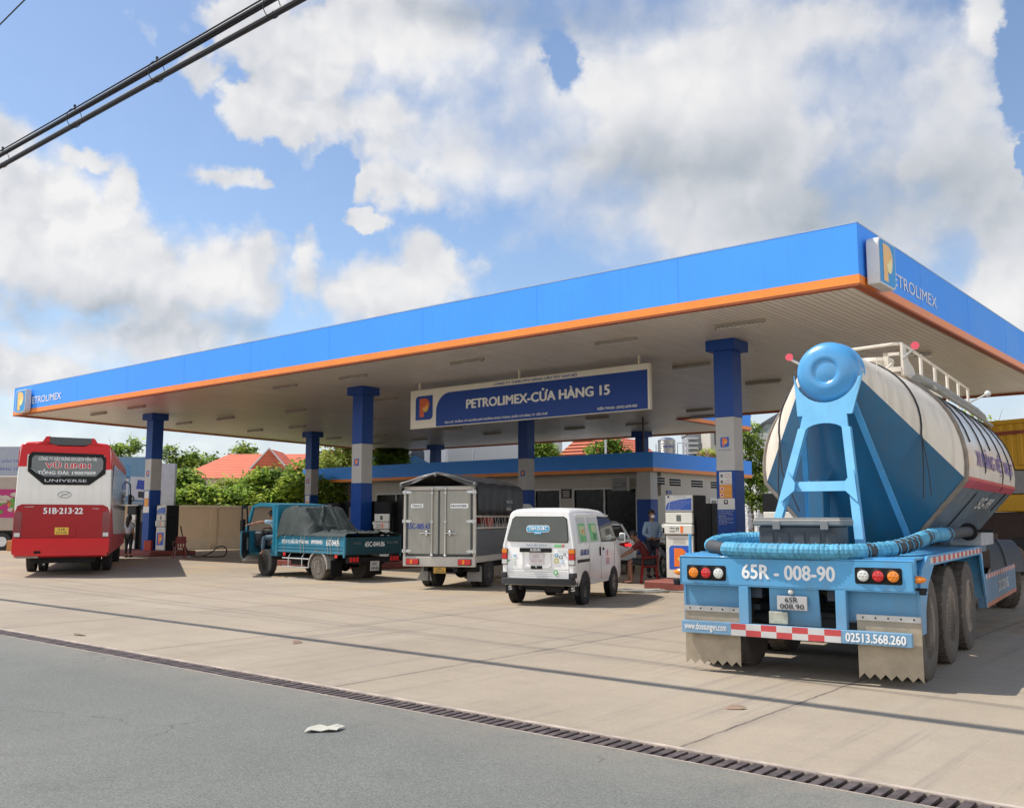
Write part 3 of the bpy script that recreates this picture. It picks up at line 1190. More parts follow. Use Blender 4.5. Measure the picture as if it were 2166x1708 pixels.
for y0, y1, zt in ((18.2, 19.2, 3.37), (19.62, 20.62, 3.34), (21.6, 22.7, 3.33), (23.5, 24.6, 3.32)):
    b = MB().m(slot)
    for k in range(3):
        b.box(-15.665, -15.652, y0, y1, zt - .10 - k * .115, zt - .02 - k * .115)
    v_ = b.build('wall_vent', sh)
    b = MB().m(M_WHITE)
    for k in range(3):
        b.box(-15.655, -15.62, y0 - .02, y1 + .02, zt - .018 - k * .115, zt + .002 - k * .115)
    b.build('louvre', v_)
b = MB().m(mat('roller_shutter', (.42, .39, .33), .5, .2, var=.06))
for k in range(24):
    b.box(-15.64 - (.012 if k % 2 else 0), -15.62 - (.012 if k % 2 else 0), 18.15, 19.2, k * .106, k * .106 + .106)
b.build('roller_shutter', sh)
b = MB().m(M_WHITE)
b.box(-15.655, -15.60, 23.3, 24.6, .9, 2.5)
b.m(M_GLASS)
b.box(-15.66, -15.595, 23.42, 23.9, 1.0, 2.4)
b.box(-15.66, -15.594, 24.0, 24.5, 1.0, 2.4)
b.build('side_window', sh)
for (x, y_, z_, txt, ax) in ((-37.5, fy - .01, 3.06, 'WC NỮ', 'f'), (-15.64, 19.3, 2.64, 'KHO', 's')):
    b = MB().m(M_INK_B)
    if ax == 'f':
        b.box(x - .17, x + .17, y_ - .02, y_, z_, z_ + .14)
        text(b, txt, M_INK_W, (x - .13, y_ - .022, z_ + .035), X, Z, .26, .07, .01, .002)
    else:
        b.box(x, x + .02, y_, y_ + .42, z_, z_ + .14)
        text(b, txt, M_INK_W, (x + .022, y_ + .07, z_ + .035), Y, Z, .28, .07, .01, .002)
    b.build('door_plate', sh, fix=False)
b = MB().m(M_BLACK)
b.box(-21.14, -20.56, fy - .05, fy - .01, 2.5, 2.93)
b.m(notice_w)
for k in range(4):
    b.box(-21.05, -20.65, fy - .054, fy - .05, 2.56 + k * .085, 2.60 + k * .085)
b.build('opening_hours_board', sh)
b = MB().m(mat('porch_sign', (.25, .25, .24), .5))
b.box(-17.74, -16.9, 18.1, 18.2, 2.78, 3.34)
b.m(M_INK_K)
text(b, 'CỬA', M_INK_K, (-17.6, 18.1, 3.1), X, Z, .25, .09, .01, .003)
text(b, 'HÀNG', M_INK_K, (-17.62, 18.1, 2.9), X, Z, .4, .1, .01, .003)
text(b, '15', M_INK_K, (-17.2, 18.1, 2.95), X, Z, .18, .2, .01, .003)
b.m(M_WHITE).box(-16.9, -16.87, 18.08, 18.22, 2.76, 3.36)
b.build('porch_sign', sh, fix=False)

# ================================================================ pump islands and pumps
isl = mat('island_red', (.20, .050, .035), .7, var=.3, vs=2.5, bump=.15)


def island(x0, x1, y0, y1, lab):
    b = MB().m(isl)
    b.box(x0, x1, y0, y1, 0, .2, .03)
    o = b.build('pump_island')
    o.location = SO
    o.rotation_euler = (0, 0, ST)
    return tag(o, lab, 'pump island', 'raised red kerbs that carry the pumps')


island(-5.28, -3.9, .62, 5.2, 'raised dark red kerb under the pump beside the tanker')
island(-20.9, -15.8, 1.9, 5.0, 'raised dark red kerb behind the green truck')
island(-35.0, -30.2, 2.9, 5.0, 'raised red kerb with the pumps beside the bus')
island(-2.95, -1.45, .7, 4.6, 'raised dark red kerb half hidden behind the tanker hose and tool case')

pm = thing('fuel_pump', 'x', 'fuel pump', sp(0, 0), ST, 'fuel dispensers on the islands')
panel_w = mat('pump_white', (.62, .60, .53), .4, var=.06, vs=3)
b = MB().m(M_BLACK)
b.box(-.375, .375, .04, .62, 0, 1.90, .02)
bod = b.build('body', pm)
b = MB().m(M_BLACK)
b.box(-.42, -.38, .1, .56, .15, 1.4, .01)
b.box(.38, .42, .1, .56, .15, 1.4, .01)
b.build('side_cover', pm)
b = MB().m(panel_w)
b.box(-.35, .35, 0, .05, .02, .99, .01)
door = b.build('door_panel', pm)
b = MB()
emblem(b, (-.27, 0, .22), X, Z, .54, .54, M_LOGO_B, M_LOGO_O, M_LOGO_Y)
b.m(mat('grille_grey', (.4, .39, .35), .6))
for k in range(5):
    b.box(-.16, .16, -.004, 0, .80 + k * .026, .81 + k * .026)
b.build('emblem', door, fix=False)
b = MB().m(panel_w)
b.box(-.365, .365, -.05, .05, 1.01, 1.24, .02)
np_ = b.build('nozzle_panel', pm)
b = MB()
text(b, 'XĂNG', M_INK_K, (-.22, -.05, 1.135), X, Z, .14, .05, .01, .003)
text(b, 'DO 0,05S', M_INK_K, (-.22, -.05, 1.06), X, Z, .14, .04, .01, .003)
text(b, 'PT', M_INK_K, (-.05, -.05, 1.07), X, Z, .08, .1, .01, .003)
b.m(M_LOGO_O)
b.box(.06, .13, -.054, -.05, 1.05, 1.20)
b.build('lettering', np_, fix=False)
b = MB().m(panel_w)
b.box(-.35, .35, -.01, .05, 1.26, 1.51, .01)
disp = b.build('display_panel', pm)
b = MB().m(mat('lcd_grey', (.09, .10, .09), .3))
b.box(-.06, .06, -.014, -.01, 1.31, 1.45)
b.build('screen', disp)
b = MB().m(panel_w)
b.box(-.35, .35, 0, .05, 1.53, 1.90, .008)
hd = b.build('header', pm)
b = MB().m(M_LOGO_B)
face(b, [(-.33, 1.56), (.33, 1.56), (.33, 1.83), (.0, 1.795), (-.20, 1.76), (-.29, 1.72), (-.33, 1.64)], (0, 0, 0), X, Z, .003)
for k in range(5):
    b.m(M_INK_W)
    face(b, circ(-.27 + .012 * k, 1.585 + .042 * k, .011, 10), (0, 0, 0), X, Z, .006)
    text(b, ['Nhân viên bơm đúng giá', 'Khách hàng kiểm tra số 0', 'Không hút thuốc khi bơm', 'Tắt máy trước khi bơm xăng', 'Đủ số lượng đúng chất lượng'][k], M_INK_W, (-.25 + .012 * k, 0, 1.577 + .042 * k), X, Z, .30 + .06 * k, .018, 0, .006)
text(b, 'QUY TRÌNH BÁN HÀNG', M_INK_K, (-.12, 0, 1.855), X, Z, .3, .02, 0, .004)
b.m(M_INK_K)
face(b, rrect(-.29, -.24, 1.84, 1.885, .01), (0, 0, 0), X, Z, .003)
b.build('instructions', hd, fix=False)
b = MB().m(M_BLACK)
for s_ in (-1,):
    b.tube([(s_ * .39, .3, 1.75), (s_ * .47, .28, 1.55), (s_ * .50, .25, .9), (s_ * .47, .22, .45), (s_ * .44, .2, .9), (s_ * .42, .18, 1.15)], .017)
b.build('hose', pm)
b = MB().m(M_CLEAR_L)
b.cyl((-.40, .0, 1.20), (-.40, .05, 1.20), .055, n=16)
b.m(M_BLACK)
b.box(-.43, -.37, -.02, .08, 1.04, 1.16, .01)
b.build('nozzle', pm)
b = MB().m(M_BLACK)
b.box(-.36, .36, 0, .05, 1.53, 1.90, .008)
q_o = b.build('header')
black_head = q_o.data
bpy.data.objects.remove(q_o)
PUMPS = [(-4.83, 1.46, .2, 'beside the tanker, with the clear instruction panel'), (-17.4, 3.85, .2, 'just right of the middle front column behind the green truck'),
         (-20.0, 3.85, .2, 'left of the middle front column behind the tarpaulin'), (-31.12, 3.85, .2, 'right of the column beside the bus'),
         (-33.95, 4.05, .2, 'behind the woman beside the coach'), (-2.25, 1.1, .2, 'half hidden behind the tail of the tank')]
for i, (x, y_, z_, lab) in enumerate(PUMPS):
    o = pm if i == 0 else copy_tree(pm)
    o.location = sp(x, y_, z_)
    o['label'] = 'black and white fuel pump ' + lab
    if i in (1, 2, 4, 5):                     # these pumps have a plain black top
        for ch in list(o.children):
            if ch.name.startswith('header'):
                ch.data = black_head
                for g_ in list(ch.children):
                    bpy.data.objects.remove(g_)
# taller black pump cabinets standing behind the pumps
cb = thing('pump_cabinet', 'x', 'pump cabinet', sp(0, 0), ST, 'black cabinets behind the pumps')
b = MB().m(M_BLACK)
b.box(-.4, .4, 0, .7, 0, 1.95, .02)
b.build('body', cb)
b = MB().m(mat('cabinet_grey', (.10, .10, .10), .4))
b.box(-.1, .1, -.006, 0, 1.2, 1.75)
b.build('hatch', cb)
for i, (x, y_, lab) in enumerate(((-19.3, 4.15, 'black cabinet left of the middle front column'), (-18.2, 4.35, 'black cabinet behind the middle front column'), (-16.6, 4.15, 'black cabinet beside the grey box truck'), (-33.3, 4.2, 'black cabinet between the two pumps beside the bus'), (-5.9, 4.3, 'black cabinet left behind the pump beside the tanker'))):
    o = cb if i == 0 else copy_tree(cb)
    o.location = sp(x, y_, .2 if i != 4 else .0)
    o['label'] = lab

# ================================================================ boundary wall
bw = thing('boundary_wall', 'tan rendered boundary wall with pilasters in front of the green trees', 'wall')
tan = mat('tan_render', (.70, .55, .38), .85, streak=.14, scol=(.34, .25, .16), var=.09, vs=.8, bump=.12, dirt=.3, dz=(0, .35))
A_, B_ = Vector((-19.6, 46.0, 0)), Vector((-8.6, 53.0, 0))
dd = (B_ - A_).normalized()
L_ = (B_ - A_).length
bw.location = A_
bw.rotation_euler = (0, 0, math.atan2(dd.y, dd.x))
b = MB().m(tan)
b.box(0, L_, 0, .15, 0, 2.08)
b.build('wall', bw)
b = MB().m(mat('tan_coping', (.70, .58, .42), .8, var=.1))
b.box(-.05, L_, -.08, .23, 2.08, 2.19, .01)
b.box(0, L_, -.03, 0, .0, .55)
b.build('coping', bw)
for k in range(4):
    b = MB().m(tan)
    b.box(2.0 + k * 3.0, 2.3 + k * 3.0, -.06, .2, 0, 2.08)
    b.build('pilaster', bw)

# ================================================================ overhead cables
cablem = mat('cable_black', (.012, .011, .013), .55, var=.2)


def line(name, p0, p1, r, lab, sag=.12, n_=24):
    p0, p1 = Vector(p0), Vector(p1)
    b = MB().m(cablem)
    pts = [p0.lerp(p1, i / n_) - Z * sag * 4 * (i / n_) * (1 - i / n_) for i in range(n_ + 1)]
    b.tube(pts, r, 6)
    o = b.build(name)
    return tag(o, lab, 'cable'), pts


C0, C1_ = Vector((-7.80, 13.88, 6.9)), Vector((-2.16, 9.18, 6.9))
cd = (C1_ - C0).normalized()
P0, P1 = C0 - cd * 30, C1_ + cd * 22
cdn = Vector((-cd.y, cd.x, 0))
bun = thing('cable_bundle', 'thick black telecom cable bundle with spacer rings crossing the sky', 'cable bundle')


def ct(off, dz, r, nm, wob=0.0):
    b = MB().m(cablem)
    L = (P1 - P0).length
    pts = []
    for i in range(61):
        s_ = i / 60
        p = P0.lerp(P1, s_) + cdn * off + Z * (dz + wob * sin(s_ * 47 + off * 90))
        pts.append(p)
    b.tube(pts, r, 8)
    b.build(nm, bun)


ct(0, -.0, .036, 'main_cable', .004)
ct(.035, .04, .022, 'cable', .010)
ct(-.02, .165, .028, 'cable', .006)
ct(.03, .185, .021, 'cable', .008)
ct(-.03, .215, .010, 'messenger_wire', .003)
ct(.05, .245, .008, 'messenger_wire', .004)
for s_ in (.07, 2.38, 4.50, 6.82):
    c_ = C0 + cd * s_ + Z * .10
    b = MB().m(cablem)
    b.tube([c_ + cdn * .09 * cos(a) + Z * .135 * sin(a) + cd * .03 * cos(a) for a in [2 * pi * k / 20 for k in range(20)]], .005, 6, True)
    b.box(c_.x - .012, c_.x + .012, c_.y - .012, c_.y + .012, c_.z + .12, c_.z + .19)
    b.build('spacer_ring', bun)
for p0, p1, z_, r_, lab in (((-10.81, 21.91), (-.06, 12.18), 13.0, .013, 'high thin black wire outside the left edge whose shadow lies on the concrete'),
                            ((-10.8, 23.87), (-.07, 13.52), 14.0, .012, 'higher thin black wire parallel to the cable bundle'),
                            ((-6.23, 21.56), (-.07, 14.87), 15.0, .012, 'highest thin black wire over the forecourt')):
    a, c_ = Vector((p0[0] - .68 * z_, p0[1] + .12 * z_, z_)), Vector((p1[0] - .68 * z_, p1[1] + .12 * z_, z_))
    d_ = (c_ - a).normalized()
    line('overhead_wire', a - d_ * 24, c_ + d_ * 25, r_, lab, 0.0)
line('overhead_wire', (-17.9, 24.0, 10.0), (0, 7.04, 10.0), .012, 'single thin dark wire in the top left corner', 0.0)
# ================================================================ tanker semi-trailer
tb = mat('trailer_blue', (.085, .33, .58), .42, streak=.22, scol=(.20, .22, .22), spec=.4, var=.11, vs=2.5, coat=.1, dirt=.5, dz=(.3, 1.0), dcol=(.30, .30, .28))
tbd = mat('tank_blue', (.016, .125, .235), .40, streak=.30, scol=(.06, .09, .11), var=.10, vs=1.2, coat=.15)
capb = mat('cap_blue', (.07, .31, .60), .33, streak=.15, scol=(.10, .20, .26), var=.06, vs=3, coat=.4)
twh = mat('tank_cream', (.72, .65, .54), .5, streak=.36, scol=(.30, .24, .17), spec=.35, var=.10, vs=1.3)
flapm = mat('mud_flap', (.33, .27, .19), .6, var=.18, vs=6, bump=.15, bs=20)
rimd = mat('dusty_rim', (.27, .22, .17), .85, var=.25, vs=9, bump=.2)
dustt = mat('dusty_tyre', (.105, .088, .072), .9, var=.3, vs=7, bump=.35, bs=50)
plate = mat('plate_white', (.42, .42, .41), .4, var=.05)
TR = thing('tanker_trailer', 'blue and cream bulk powder tanker semi-trailer with its rear towards the road', 'tanker trailer', (2.77, 9.59, 0), R(-33.4))
b = MB().m(tb)
b.box(-1.17, 1.17, .0, .02, .90, 1.19)
b.box(-1.17, 1.17, .0, .13, 1.175, 1.195)
b.box(-1.17, 1.17, .0, .13, .895, .91)
b.box(-1.17, -1.15, 0, .13, .91, 1.175)
b.box(1.15, 1.17, 0, .13, .91, 1.175)
bm_ = b.build('bumper_beam', TR, bevel=.004)
for cxp, zc, order in ((-.875, 1.022, (M_ORANGE_L, M_RED_L, M_CLEAR_L)), (.85, 1.045, (M_CLEAR_L, M_RED_L, M_ORANGE_L))):
    b = MB().m(M_BLACK)
    face(b, rrect(cxp - .215, cxp + .215, zc - .078, zc + .078, .02), (0, 0, 0), X, Z, .004, .02)
    for k in range(3):
        b.lathe([(.066, 0), (.070, -.012), (.058, -.018), (.056, -.006), (.001, -.006)], (cxp - .137 + .137 * k, -.004, zc), 'y', 24)
    h = b.build('lamp_housing', bm_)
    for k in range(3):
        b = MB().m(order[k])
        b.lathe([(.057, -.006), (.052, -.02), (.03, -.027), (.001, -.029)], (cxp - .137 + .137 * k, -.0, zc), 'y', 24)
        for q in range(7):
            a = q * 2 * pi / 6
            rr_ = 0 if q == 6 else .033
            b.ball((cxp - .137 + .137 * k + rr_ * cos(a), -.026, zc + rr_ * sin(a)), .008, 8, 5)
        b.build('tail_lamp', TR)
b = MB()
text(b, '65R - 008-90', M_INK_W, (-.49, 0, .975), X, Z, .94, .150, .035, .004)
b.build('lettering', bm_, fix=False)
b = MB().m(tb)
b.box(-1.15, 1.13, -.03, .04, .40, .525, .004)
lb = b.build('underrun_bar', TR)
b = MB()
wr = mat('reflector_white', (.55, .54, .52), .4, var=.08)
rr2 = mat('reflector_red', (.50, .06, .06), .4, var=.1)
for i in range(7):
    x0 = -.61 + i * .157
    b.m(rr2 if i % 2 == 0 else wr).box(x0, x0 + .157, -.033, -.03, .4625, .523)
    b.m(wr if i % 2 == 0 else rr2).box(x0, x0 + .157, -.033, -.03, .402, .4625)
text(b, 'www.doosungvn.com', M_INK_W, (-1.12, -.03, .418), X, Z, .46, .09, .03, .003)
text(b, '02513.568.260', M_INK_W, (.53, -.03, .42), X, Z, .55, .085, .035, .003)
b.build('lettering', lb, fix=False)
b = MB().m(tb)
b.box(-.53, -.43, -.0, .09, .525, .897, .004)
b.build('upright', TR)
b = MB().m(tb)
b.box(.44, .54, -.0, .09, .525, .897, .004)
b.build('upright', TR)
b = MB().m(tb)
b.add([(-.22, .03, .90), (.27, .03, .90), (.25, .16, .52), (-.26, .16, .52), (-.22, .06, .90), (.27, .06, .90), (.25, .19, .52), (-.26, .19, .52)], [(0, 1, 2, 3), (7, 6, 5, 4), (0, 3, 7, 4), (1, 5, 6, 2), (3, 2, 6, 7)])
b.m(M_CLEAR_L).ball((.0, .03, .86), .03, 12, 8)
ph = b.build('plate_holder', TR)
b = MB().m(plate)
b.box(-.14, .16, .02, .05, .68, .82, .004)
text(b, '65R', M_INK_K, (-.06, .02, .757), X, Z, .13, .05, .01, .003)
text(b, '008.90', M_INK_K, (-.11, .02, .692), X, Z, .24, .05, .01, .003)
b.build('number_plate', ph, fix=False)
b = MB().m(mat('data_plate', (.45, .45, .36), .35, .3, var=.15, vs=20))
b.box(-.24, -.05, .06, .09, .535, .655, .003)
b.build('data_plate', ph)
for s_ in (-1, 1):
    # fender: sloped rear panel, top plate, side panel
    b = MB().m(tb)
    xi, xo = s_ * .52, s_ * 1.165
    xi, xo = min(xi, xo), max(xi, xo)
    prof = [(.16, .60), (.14, .90), (.30, 1.10), (.62, 1.215), (4.36, 1.215), (4.62, .56)]
    pts = []
    for (y0, z0), (y1, z1) in zip(prof[:-1], prof[1:]):
        b.add([(xi, y0, z0), (xo, y0, z0), (xo, y1, z1), (xi, y1, z1), (xi, y0 + .02, z0 - .02), (xo, y0 + .02, z0 - .02), (xo, y1 + .0, z1 - .025), (xi, y1 + .0, z1 - .025)], [(0, 1, 2, 3), (7, 6, 5, 4), (0, 4, 5, 1), (2, 6, 7, 3), (0, 3, 7, 4), (1, 5, 6, 2)])
    xs_ = s_ * 1.165
    b.prism([(.15, .50), (.13, .90), (.28, 1.10), (.62, 1.22), (4.38, 1.22), (4.66, .56), (4.58, .56), (4.28, 1.12), (.92, 1.12), (.58, .95), (.40, .72), (.36, .50)], xs_, xs_ + s_ * .025, 'x')
    fd = b.build('fender', TR)
    b = MB()
    for k in range(24):
        b.m(rr2 if k % 2 else wr)
        b.box(*sorted((xs_ + s_ * .025, xs_ + s_ * .029)), .72 + k * .15, .72 + k * .15 + .15, 1.14, 1.20)
    b.build('reflector_strip', fd)
    # mud flap
    b = MB().m(flapm)
    x0, x1 = (.62, 1.20) if s_ > 0 else (-1.15, -.55)
    zz = [(x0, .67), (x1, .67)]
    nz_ = 6
    for i in range(nz_ * 2 + 1):
        zz.append((x1 - (x1 - x0) * i / (nz_ * 2), .075 if i % 2 == 0 else .125))
    b.prism(zz, .07, .082, 'y')
    fl_ = b.build('mud_flap', TR, fix=True)
    b = MB().m(M_STEEL)
    b.box(x0, x1, .055, .072, .62, .675)
    b.m(M_BLACK)
    for k in range(5):
        b.ball((x0 + .06 + k * (x1 - x0 - .12) / 4, .053, .648), .009, 8, 5)
    b.m(flapm)
    if s_ < 0:
        text(b, 'SLOSAN', flapm, (x0 + .10, .07, .33), X, Z, .36, .05, .03, .004)
    b.build('clamp_strip', fl_, fix=False)
    # marker lamp beside the beam
    b = MB().m(M_BLACK)
    b.cyl((s_ * 1.16, .05, .93), (s_ * 1.27, .05, .93), .014, n=10)
    b.box(*sorted((s_ * 1.20, s_ * 1.26)), .03, .08, .88, .94, .005)
    b.m(M_ORANGE_L)
    b.lathe([(.001, s_ * 1.27), (.022, s_ * 1.25), (.036, s_ * 1.21), (.036, s_ * 1.175), (.001, s_ * 1.174)], (0, .05, 1.02), 'x', 14)
    b.build('side_marker_lamp', TR)
    # wheels
    for ax_, yy in enumerate((.80, 2.14, 3.46)):
        wt, wr_ = MB(), MB()
        wt.m(dustt)
        _mr = M_RUBBER
        globals()['M_RUBBER'] = dustt
        wheel(wt, wr_, s_ * 1.03, yy, .525, .24, s_, rimd)
        wheel(wt, wr_, s_ * .74, yy, .525, .24, s_, rimd)
        globals()['M_RUBBER'] = _mr
        w_ = wt.build('wheel', TR, fix=False)
        wr_.build('rim', w_, fix=False)
b = MB().m(mat('chassis_dark', (.03, .045, .06), .6, var=.3))
b.box(-.45, -.33, .13, 9.2, .78, 1.18)
b.box(.33, .45, .13, 9.2, .78, 1.18)
for k in range(8):
    b.box(-.33, .33, .5 + k * 1.1, .6 + k * 1.1, .85, 1.1)
for yy in (.80, 2.14, 3.46):
    b.cyl((-1.0, yy, .525), (1.0, yy, .525), .07, n=12)
    b.box(-.5, .5, yy - .06, yy + .06, .42, .62, .02)
    for s_ in (-1, 1):
        b.box(s_ * .45 - .04, s_ * .45 + .04, yy - .5, yy + .5, .64, .70)
        b.cyl((s_ * .3, yy + .18, .8), (s_ * .3, yy + .42, .7), .09, n=12)
b.cyl((-.3, 4.9, .6), (.3, 4.9, .6), .14, n=16)
b.box(-.9, .9, 5.6, 5.7, .3, 1.1)
b.build('chassis', TR)
b = MB().m(tb)
b.box(-1.16, 1.16, .10, .72, 1.19, 1.215, .004)
b.box(-.55, .55, .72, 2.0, 1.18, 1.2)
b.cyl((-1.10, .12, 1.19), (-1.10, .12, 1.42), .018, n=8)
b.build('rear_deck', TR)


# tank body as a loft
def sect(y, zc, r, cz, hbot, zbot, n=26, nl=8):
    """upper arc between the two corners at height cz, then straight sides to the bottom"""
    a0 = math.asin(max(-1, min(1, (cz - zc) / r)))
    up = [(r * cos(a0 + (pi - 2 * a0) * i / n), y, zc + r * sin(a0 + (pi - 2 * a0) * i / n)) for i in range(n + 1)]
    xl, xr = up[-1][0], up[0][0]
    low = []
    for i in range(1, nl + 1):
        t_ = i / nl
        low.append((xl + (-hbot - xl) * t_, y, cz + (zbot - cz) * t_))
    for i in range(0, nl):
        t_ = i / nl
        low.append((hbot + (xr - hbot) * t_, y, zbot + (cz - zbot) * t_))
    return up, low


def small(y, zc, r, a0, n=26, nl=8):
    up = [(r * cos(a0 + (pi - 2 * a0) * i / n), y, zc + r * sin(a0 + (pi - 2 * a0) * i / n)) for i in range(n + 1)]
    m_ = 2 * nl + 1
    low = []
    st = pi - a0
    en = 2 * pi + a0
    for i in range(1, m_):
        a = st + (en - st) * i / m_
        low.append((r * cos(a), y, zc + r * sin(a)))
    return up, low


def lerp3(a, b_, t_):
    return tuple(a[i] + (b_[i] - a[i]) * t_ for i in range(3))


ZC, RR_, CZ = 2.24, 1.245, 2.06
S0 = small(1.80, 3.27, .34, -.15)
S1_ = sect(3.1, ZC, RR_, CZ, .26, .92)
S2_ = sect(8.45, ZC, RR_, CZ, .26, .92)
S3_ = sect(9.3, ZC + .1, .75, CZ, .2, 1.7)
tail_up, tail_lo = MB().m(twh), MB().m(tbd)


def strip(mb, rows, smooth=True):
    n_ = len(rows[0])
    vs = [p for r_ in rows for p in r_]
    mb.add(vs, [(i * n_ + k, i * n_ + k + 1, (i + 1) * n_ + k + 1, (i + 1) * n_ + k) for i in range(len(rows) - 1) for k in range(n_ - 1)], smooth)


rowsU, rowsL = [], []
for i in range(7):
    t_ = i / 6
    bul = sin(pi * t_) * .03
    rowsU.append([lerp3(a, c_, t_) for a, c_ in zip(S0[0], S1_[0])])
    full0 = [S0[0][-1]] + S0[1] + [S0[0][0]]
    full1 = [S1_[0][-1]] + S1_[1] + [S1_[0][0]]
    rowsL.append([lerp3(a, c_, t_) for a, c_ in zip(full0, full1)])
strip(tail_up, rowsU)
tank = MB().m(twh)
strip(tank, rowsU)
tank.m(tbd)
strip(tank, rowsL)
tank.build('tank_tail', TR, fix=False)
bodyU = mat('tank_side_cream', (.66, .62, .55), .36, streak=.35, scol=(.28, .24, .20), var=.10, vs=1.1, coat=.15)
bodyB = mat('tank_side_blue', (.13, .20, .26), .30, var=.16, vs=1.5, coat=.4)
bodyR = mat('tank_side_red', (.50, .05, .10), .35, var=.12, vs=2)
b = MB().m(bodyU)
ys_ = [3.1, 4.5, 6, 7.5, 8.45]
strip(b, [[(p[0], y_, p[2]) for p in S1_[0]] for y_ in ys_])
strip(b, [S2_[0], S3_[0]])
fullL = [S1_[0][-1]] + S1_[1] + [S1_[0][0]]
fullL3 = [S3_[0][-1]] + S3_[1] + [S3_[0][0]]
b.m(bodyB)
strip(b, [[(p[0], y_, p[2]) for p in fullL] for y_ in ys_])
strip(b, [[(p[0], 8.45, p[2]) for p in fullL], fullL3])
b.add(S3_[0] + S3_[1], [list(range(len(S3_[0] + S3_[1])))])
tk = b.build('tank', TR, fix=False)


def side_x(z, off=.006):
    if z >= CZ:
        return math.sqrt(max(0, RR_ ** 2 - (z - ZC) ** 2)) + off
    x0 = math.sqrt(RR_ ** 2 - (CZ - ZC) ** 2)
    return x0 + (.26 - x0) * (CZ - z) / (CZ - .92) + off * 1.4


b = MB().m(bodyR)
for z0, z1 in ((1.97, 2.0), (2.0, 2.03), (2.03, 2.06), (2.06, 2.10)):
    b.add([(side_x(z0), 3.2, z0), (side_x(z0), 8.4, z0), (side_x(z1), 8.4, z1), (side_x(z1), 3.2, z1)], [(0, 1, 2, 3)])


def side_text(body, m_, y0, z0, w, h, bold):
    vs, fs = text_polys(body, bold)
    x0, x1 = min(v[0] for v in vs), max(v[0] for v in vs)
    c0, c1 = min(v[1] for v in vs), max(v[1] for v in vs)
    q = []
    for x, y, z in vs:
        zz_ = z0 + (y - c0) / (c1 - c0) * h
        q.append((side_x(zz_, .010 + z), y0 + (x - x0) / (x1 - x0) * w, zz_))
    b.m(m_).add(q, fs)


side_text('XI MĂNG VIỆT NHẬT', mat('tank_letter_blue', (.10, .07, .42), .4), 4.0, 2.20, 4.2, .34, .02)
side_text('SG-99', M_INK_W, 5.6, 1.72, 1.4, .16, .03)
b.build('lettering', tk, fix=False)


def hoop(y_, r_, m_, z_end=None, off=.0, nm='hoop', nth=1.0, z_end_l=None):
    b = MB().m(m_)
    pts = []
    pr_ = [p for p in S1_[0]]
    if z_end is None:
        loop = S1_[0] + S1_[1]
        b.tube([(p[0] * (1 + off), y_, ZC + (p[2] - ZC) * (1 + off)) for p in loop], r_, 6, True)
    else:
        q = [(side_x(z_end + (CZ - z_end) * i / 4, off + .0), y_ + .02 * sin(i), z_end + (CZ - z_end) * i / 4) for i in range(4)] if z_end < CZ else []
        arc = [p for p in S1_[0] if p[2] > max(CZ, z_end)]
        q += [(p[0] * (1 + off), y_ + .015 * sin(p[2] * 9), ZC + (p[2] - ZC) * (1 + off)) for p in arc]
        b.tube(q, r_, 6)
    return b.build(nm, TR)


brown = mat('weathered_rib', (.22, .18, .14), .7, var=.3, vs=6)
hoop(3.1, .035, brown, nm='ring_rib')
cordm = mat('cord_black', (.03, .03, .035), .7)
for y_, ze in ((3.75, 2.45), (4.75, 1.45), (5.7, 2.4), (6.7, 2.0), (7.7, 1.7), (8.5, 2.3)):
    hoop(y_, .010, cordm, ze, .008, 'strap')
# cord over the tail cone
t_ = .56
row = [lerp3(a, c_, t_) for a, c_ in zip(S0[0] + S0[1], S1_[0] + S1_[1])]
b = MB().m(cordm)
cyc = 2.6
pc = [Vector(p) for p in row[:27]]
b.tube([(p.x * 1.015, p.y, 2.9 + (p.z - 2.9) * 1.015 + .0) for p in pc], .011, 6)
b.tube([pc[0] + Vector((.02, 0, 0)), pc[0] + Vector((.03, -.05, -.35)), pc[0] + Vector((.02, -.10, -.75))], .008, 5)
b.tube([pc[0] + Vector((.02, 0, 0)), pc[0] + Vector((.08, -.05, -.4)), pc[0] + Vector((.10, -.04, -.72))], .006, 5)
b.tube([pc[26] + Vector((-.02, 0, 0)), pc[26] + Vector((.03, -.10, -.4)), pc[26] + Vector((.25, -.15, -.9))], .010, 5)
b.tube([pc[26] + Vector((-.02, 0, 0)), pc[26] + Vector((-.02, -.10, -.5)), pc[26] + Vector((-.0, -.15, -1.1))], .010, 5)
b.build('strap', TR)
# thin weld seam lines on the cone
b = MB().m(twh)
b.cyl((.55, 2.25, 3.36), (.62, 2.25, 3.42), .01, n=6)
b.cyl((.50, 1.98, 3.46), (.50, 1.98, 3.30), .008, n=6)
b.build('hook', TR)
# dished end cap
b = MB().m(capb)
b.lathe([(.30, 2.05), (.345, 1.92), (.365, 1.80), (.362, 1.70), (.340, 1.63), (.31, 1.600), (.26, 1.578), (.20, 1.563), (.160, 1.560), (.142, 1.570), (.126, 1.580), (.108, 1.578), (.07, 1.570), (.001, 1.567)], (.01, 0, 3.285), 'y', 48)
cap = b.build('end_cap', TR, fix=True)
b = MB().m(capb)
b.lathe([(.368, 1.86), (.382, 1.87), (.382, 1.90), (.35, 1.91)], (.01, 0, 3.28), 'y', 40)
b.build('cap_flange', cap)
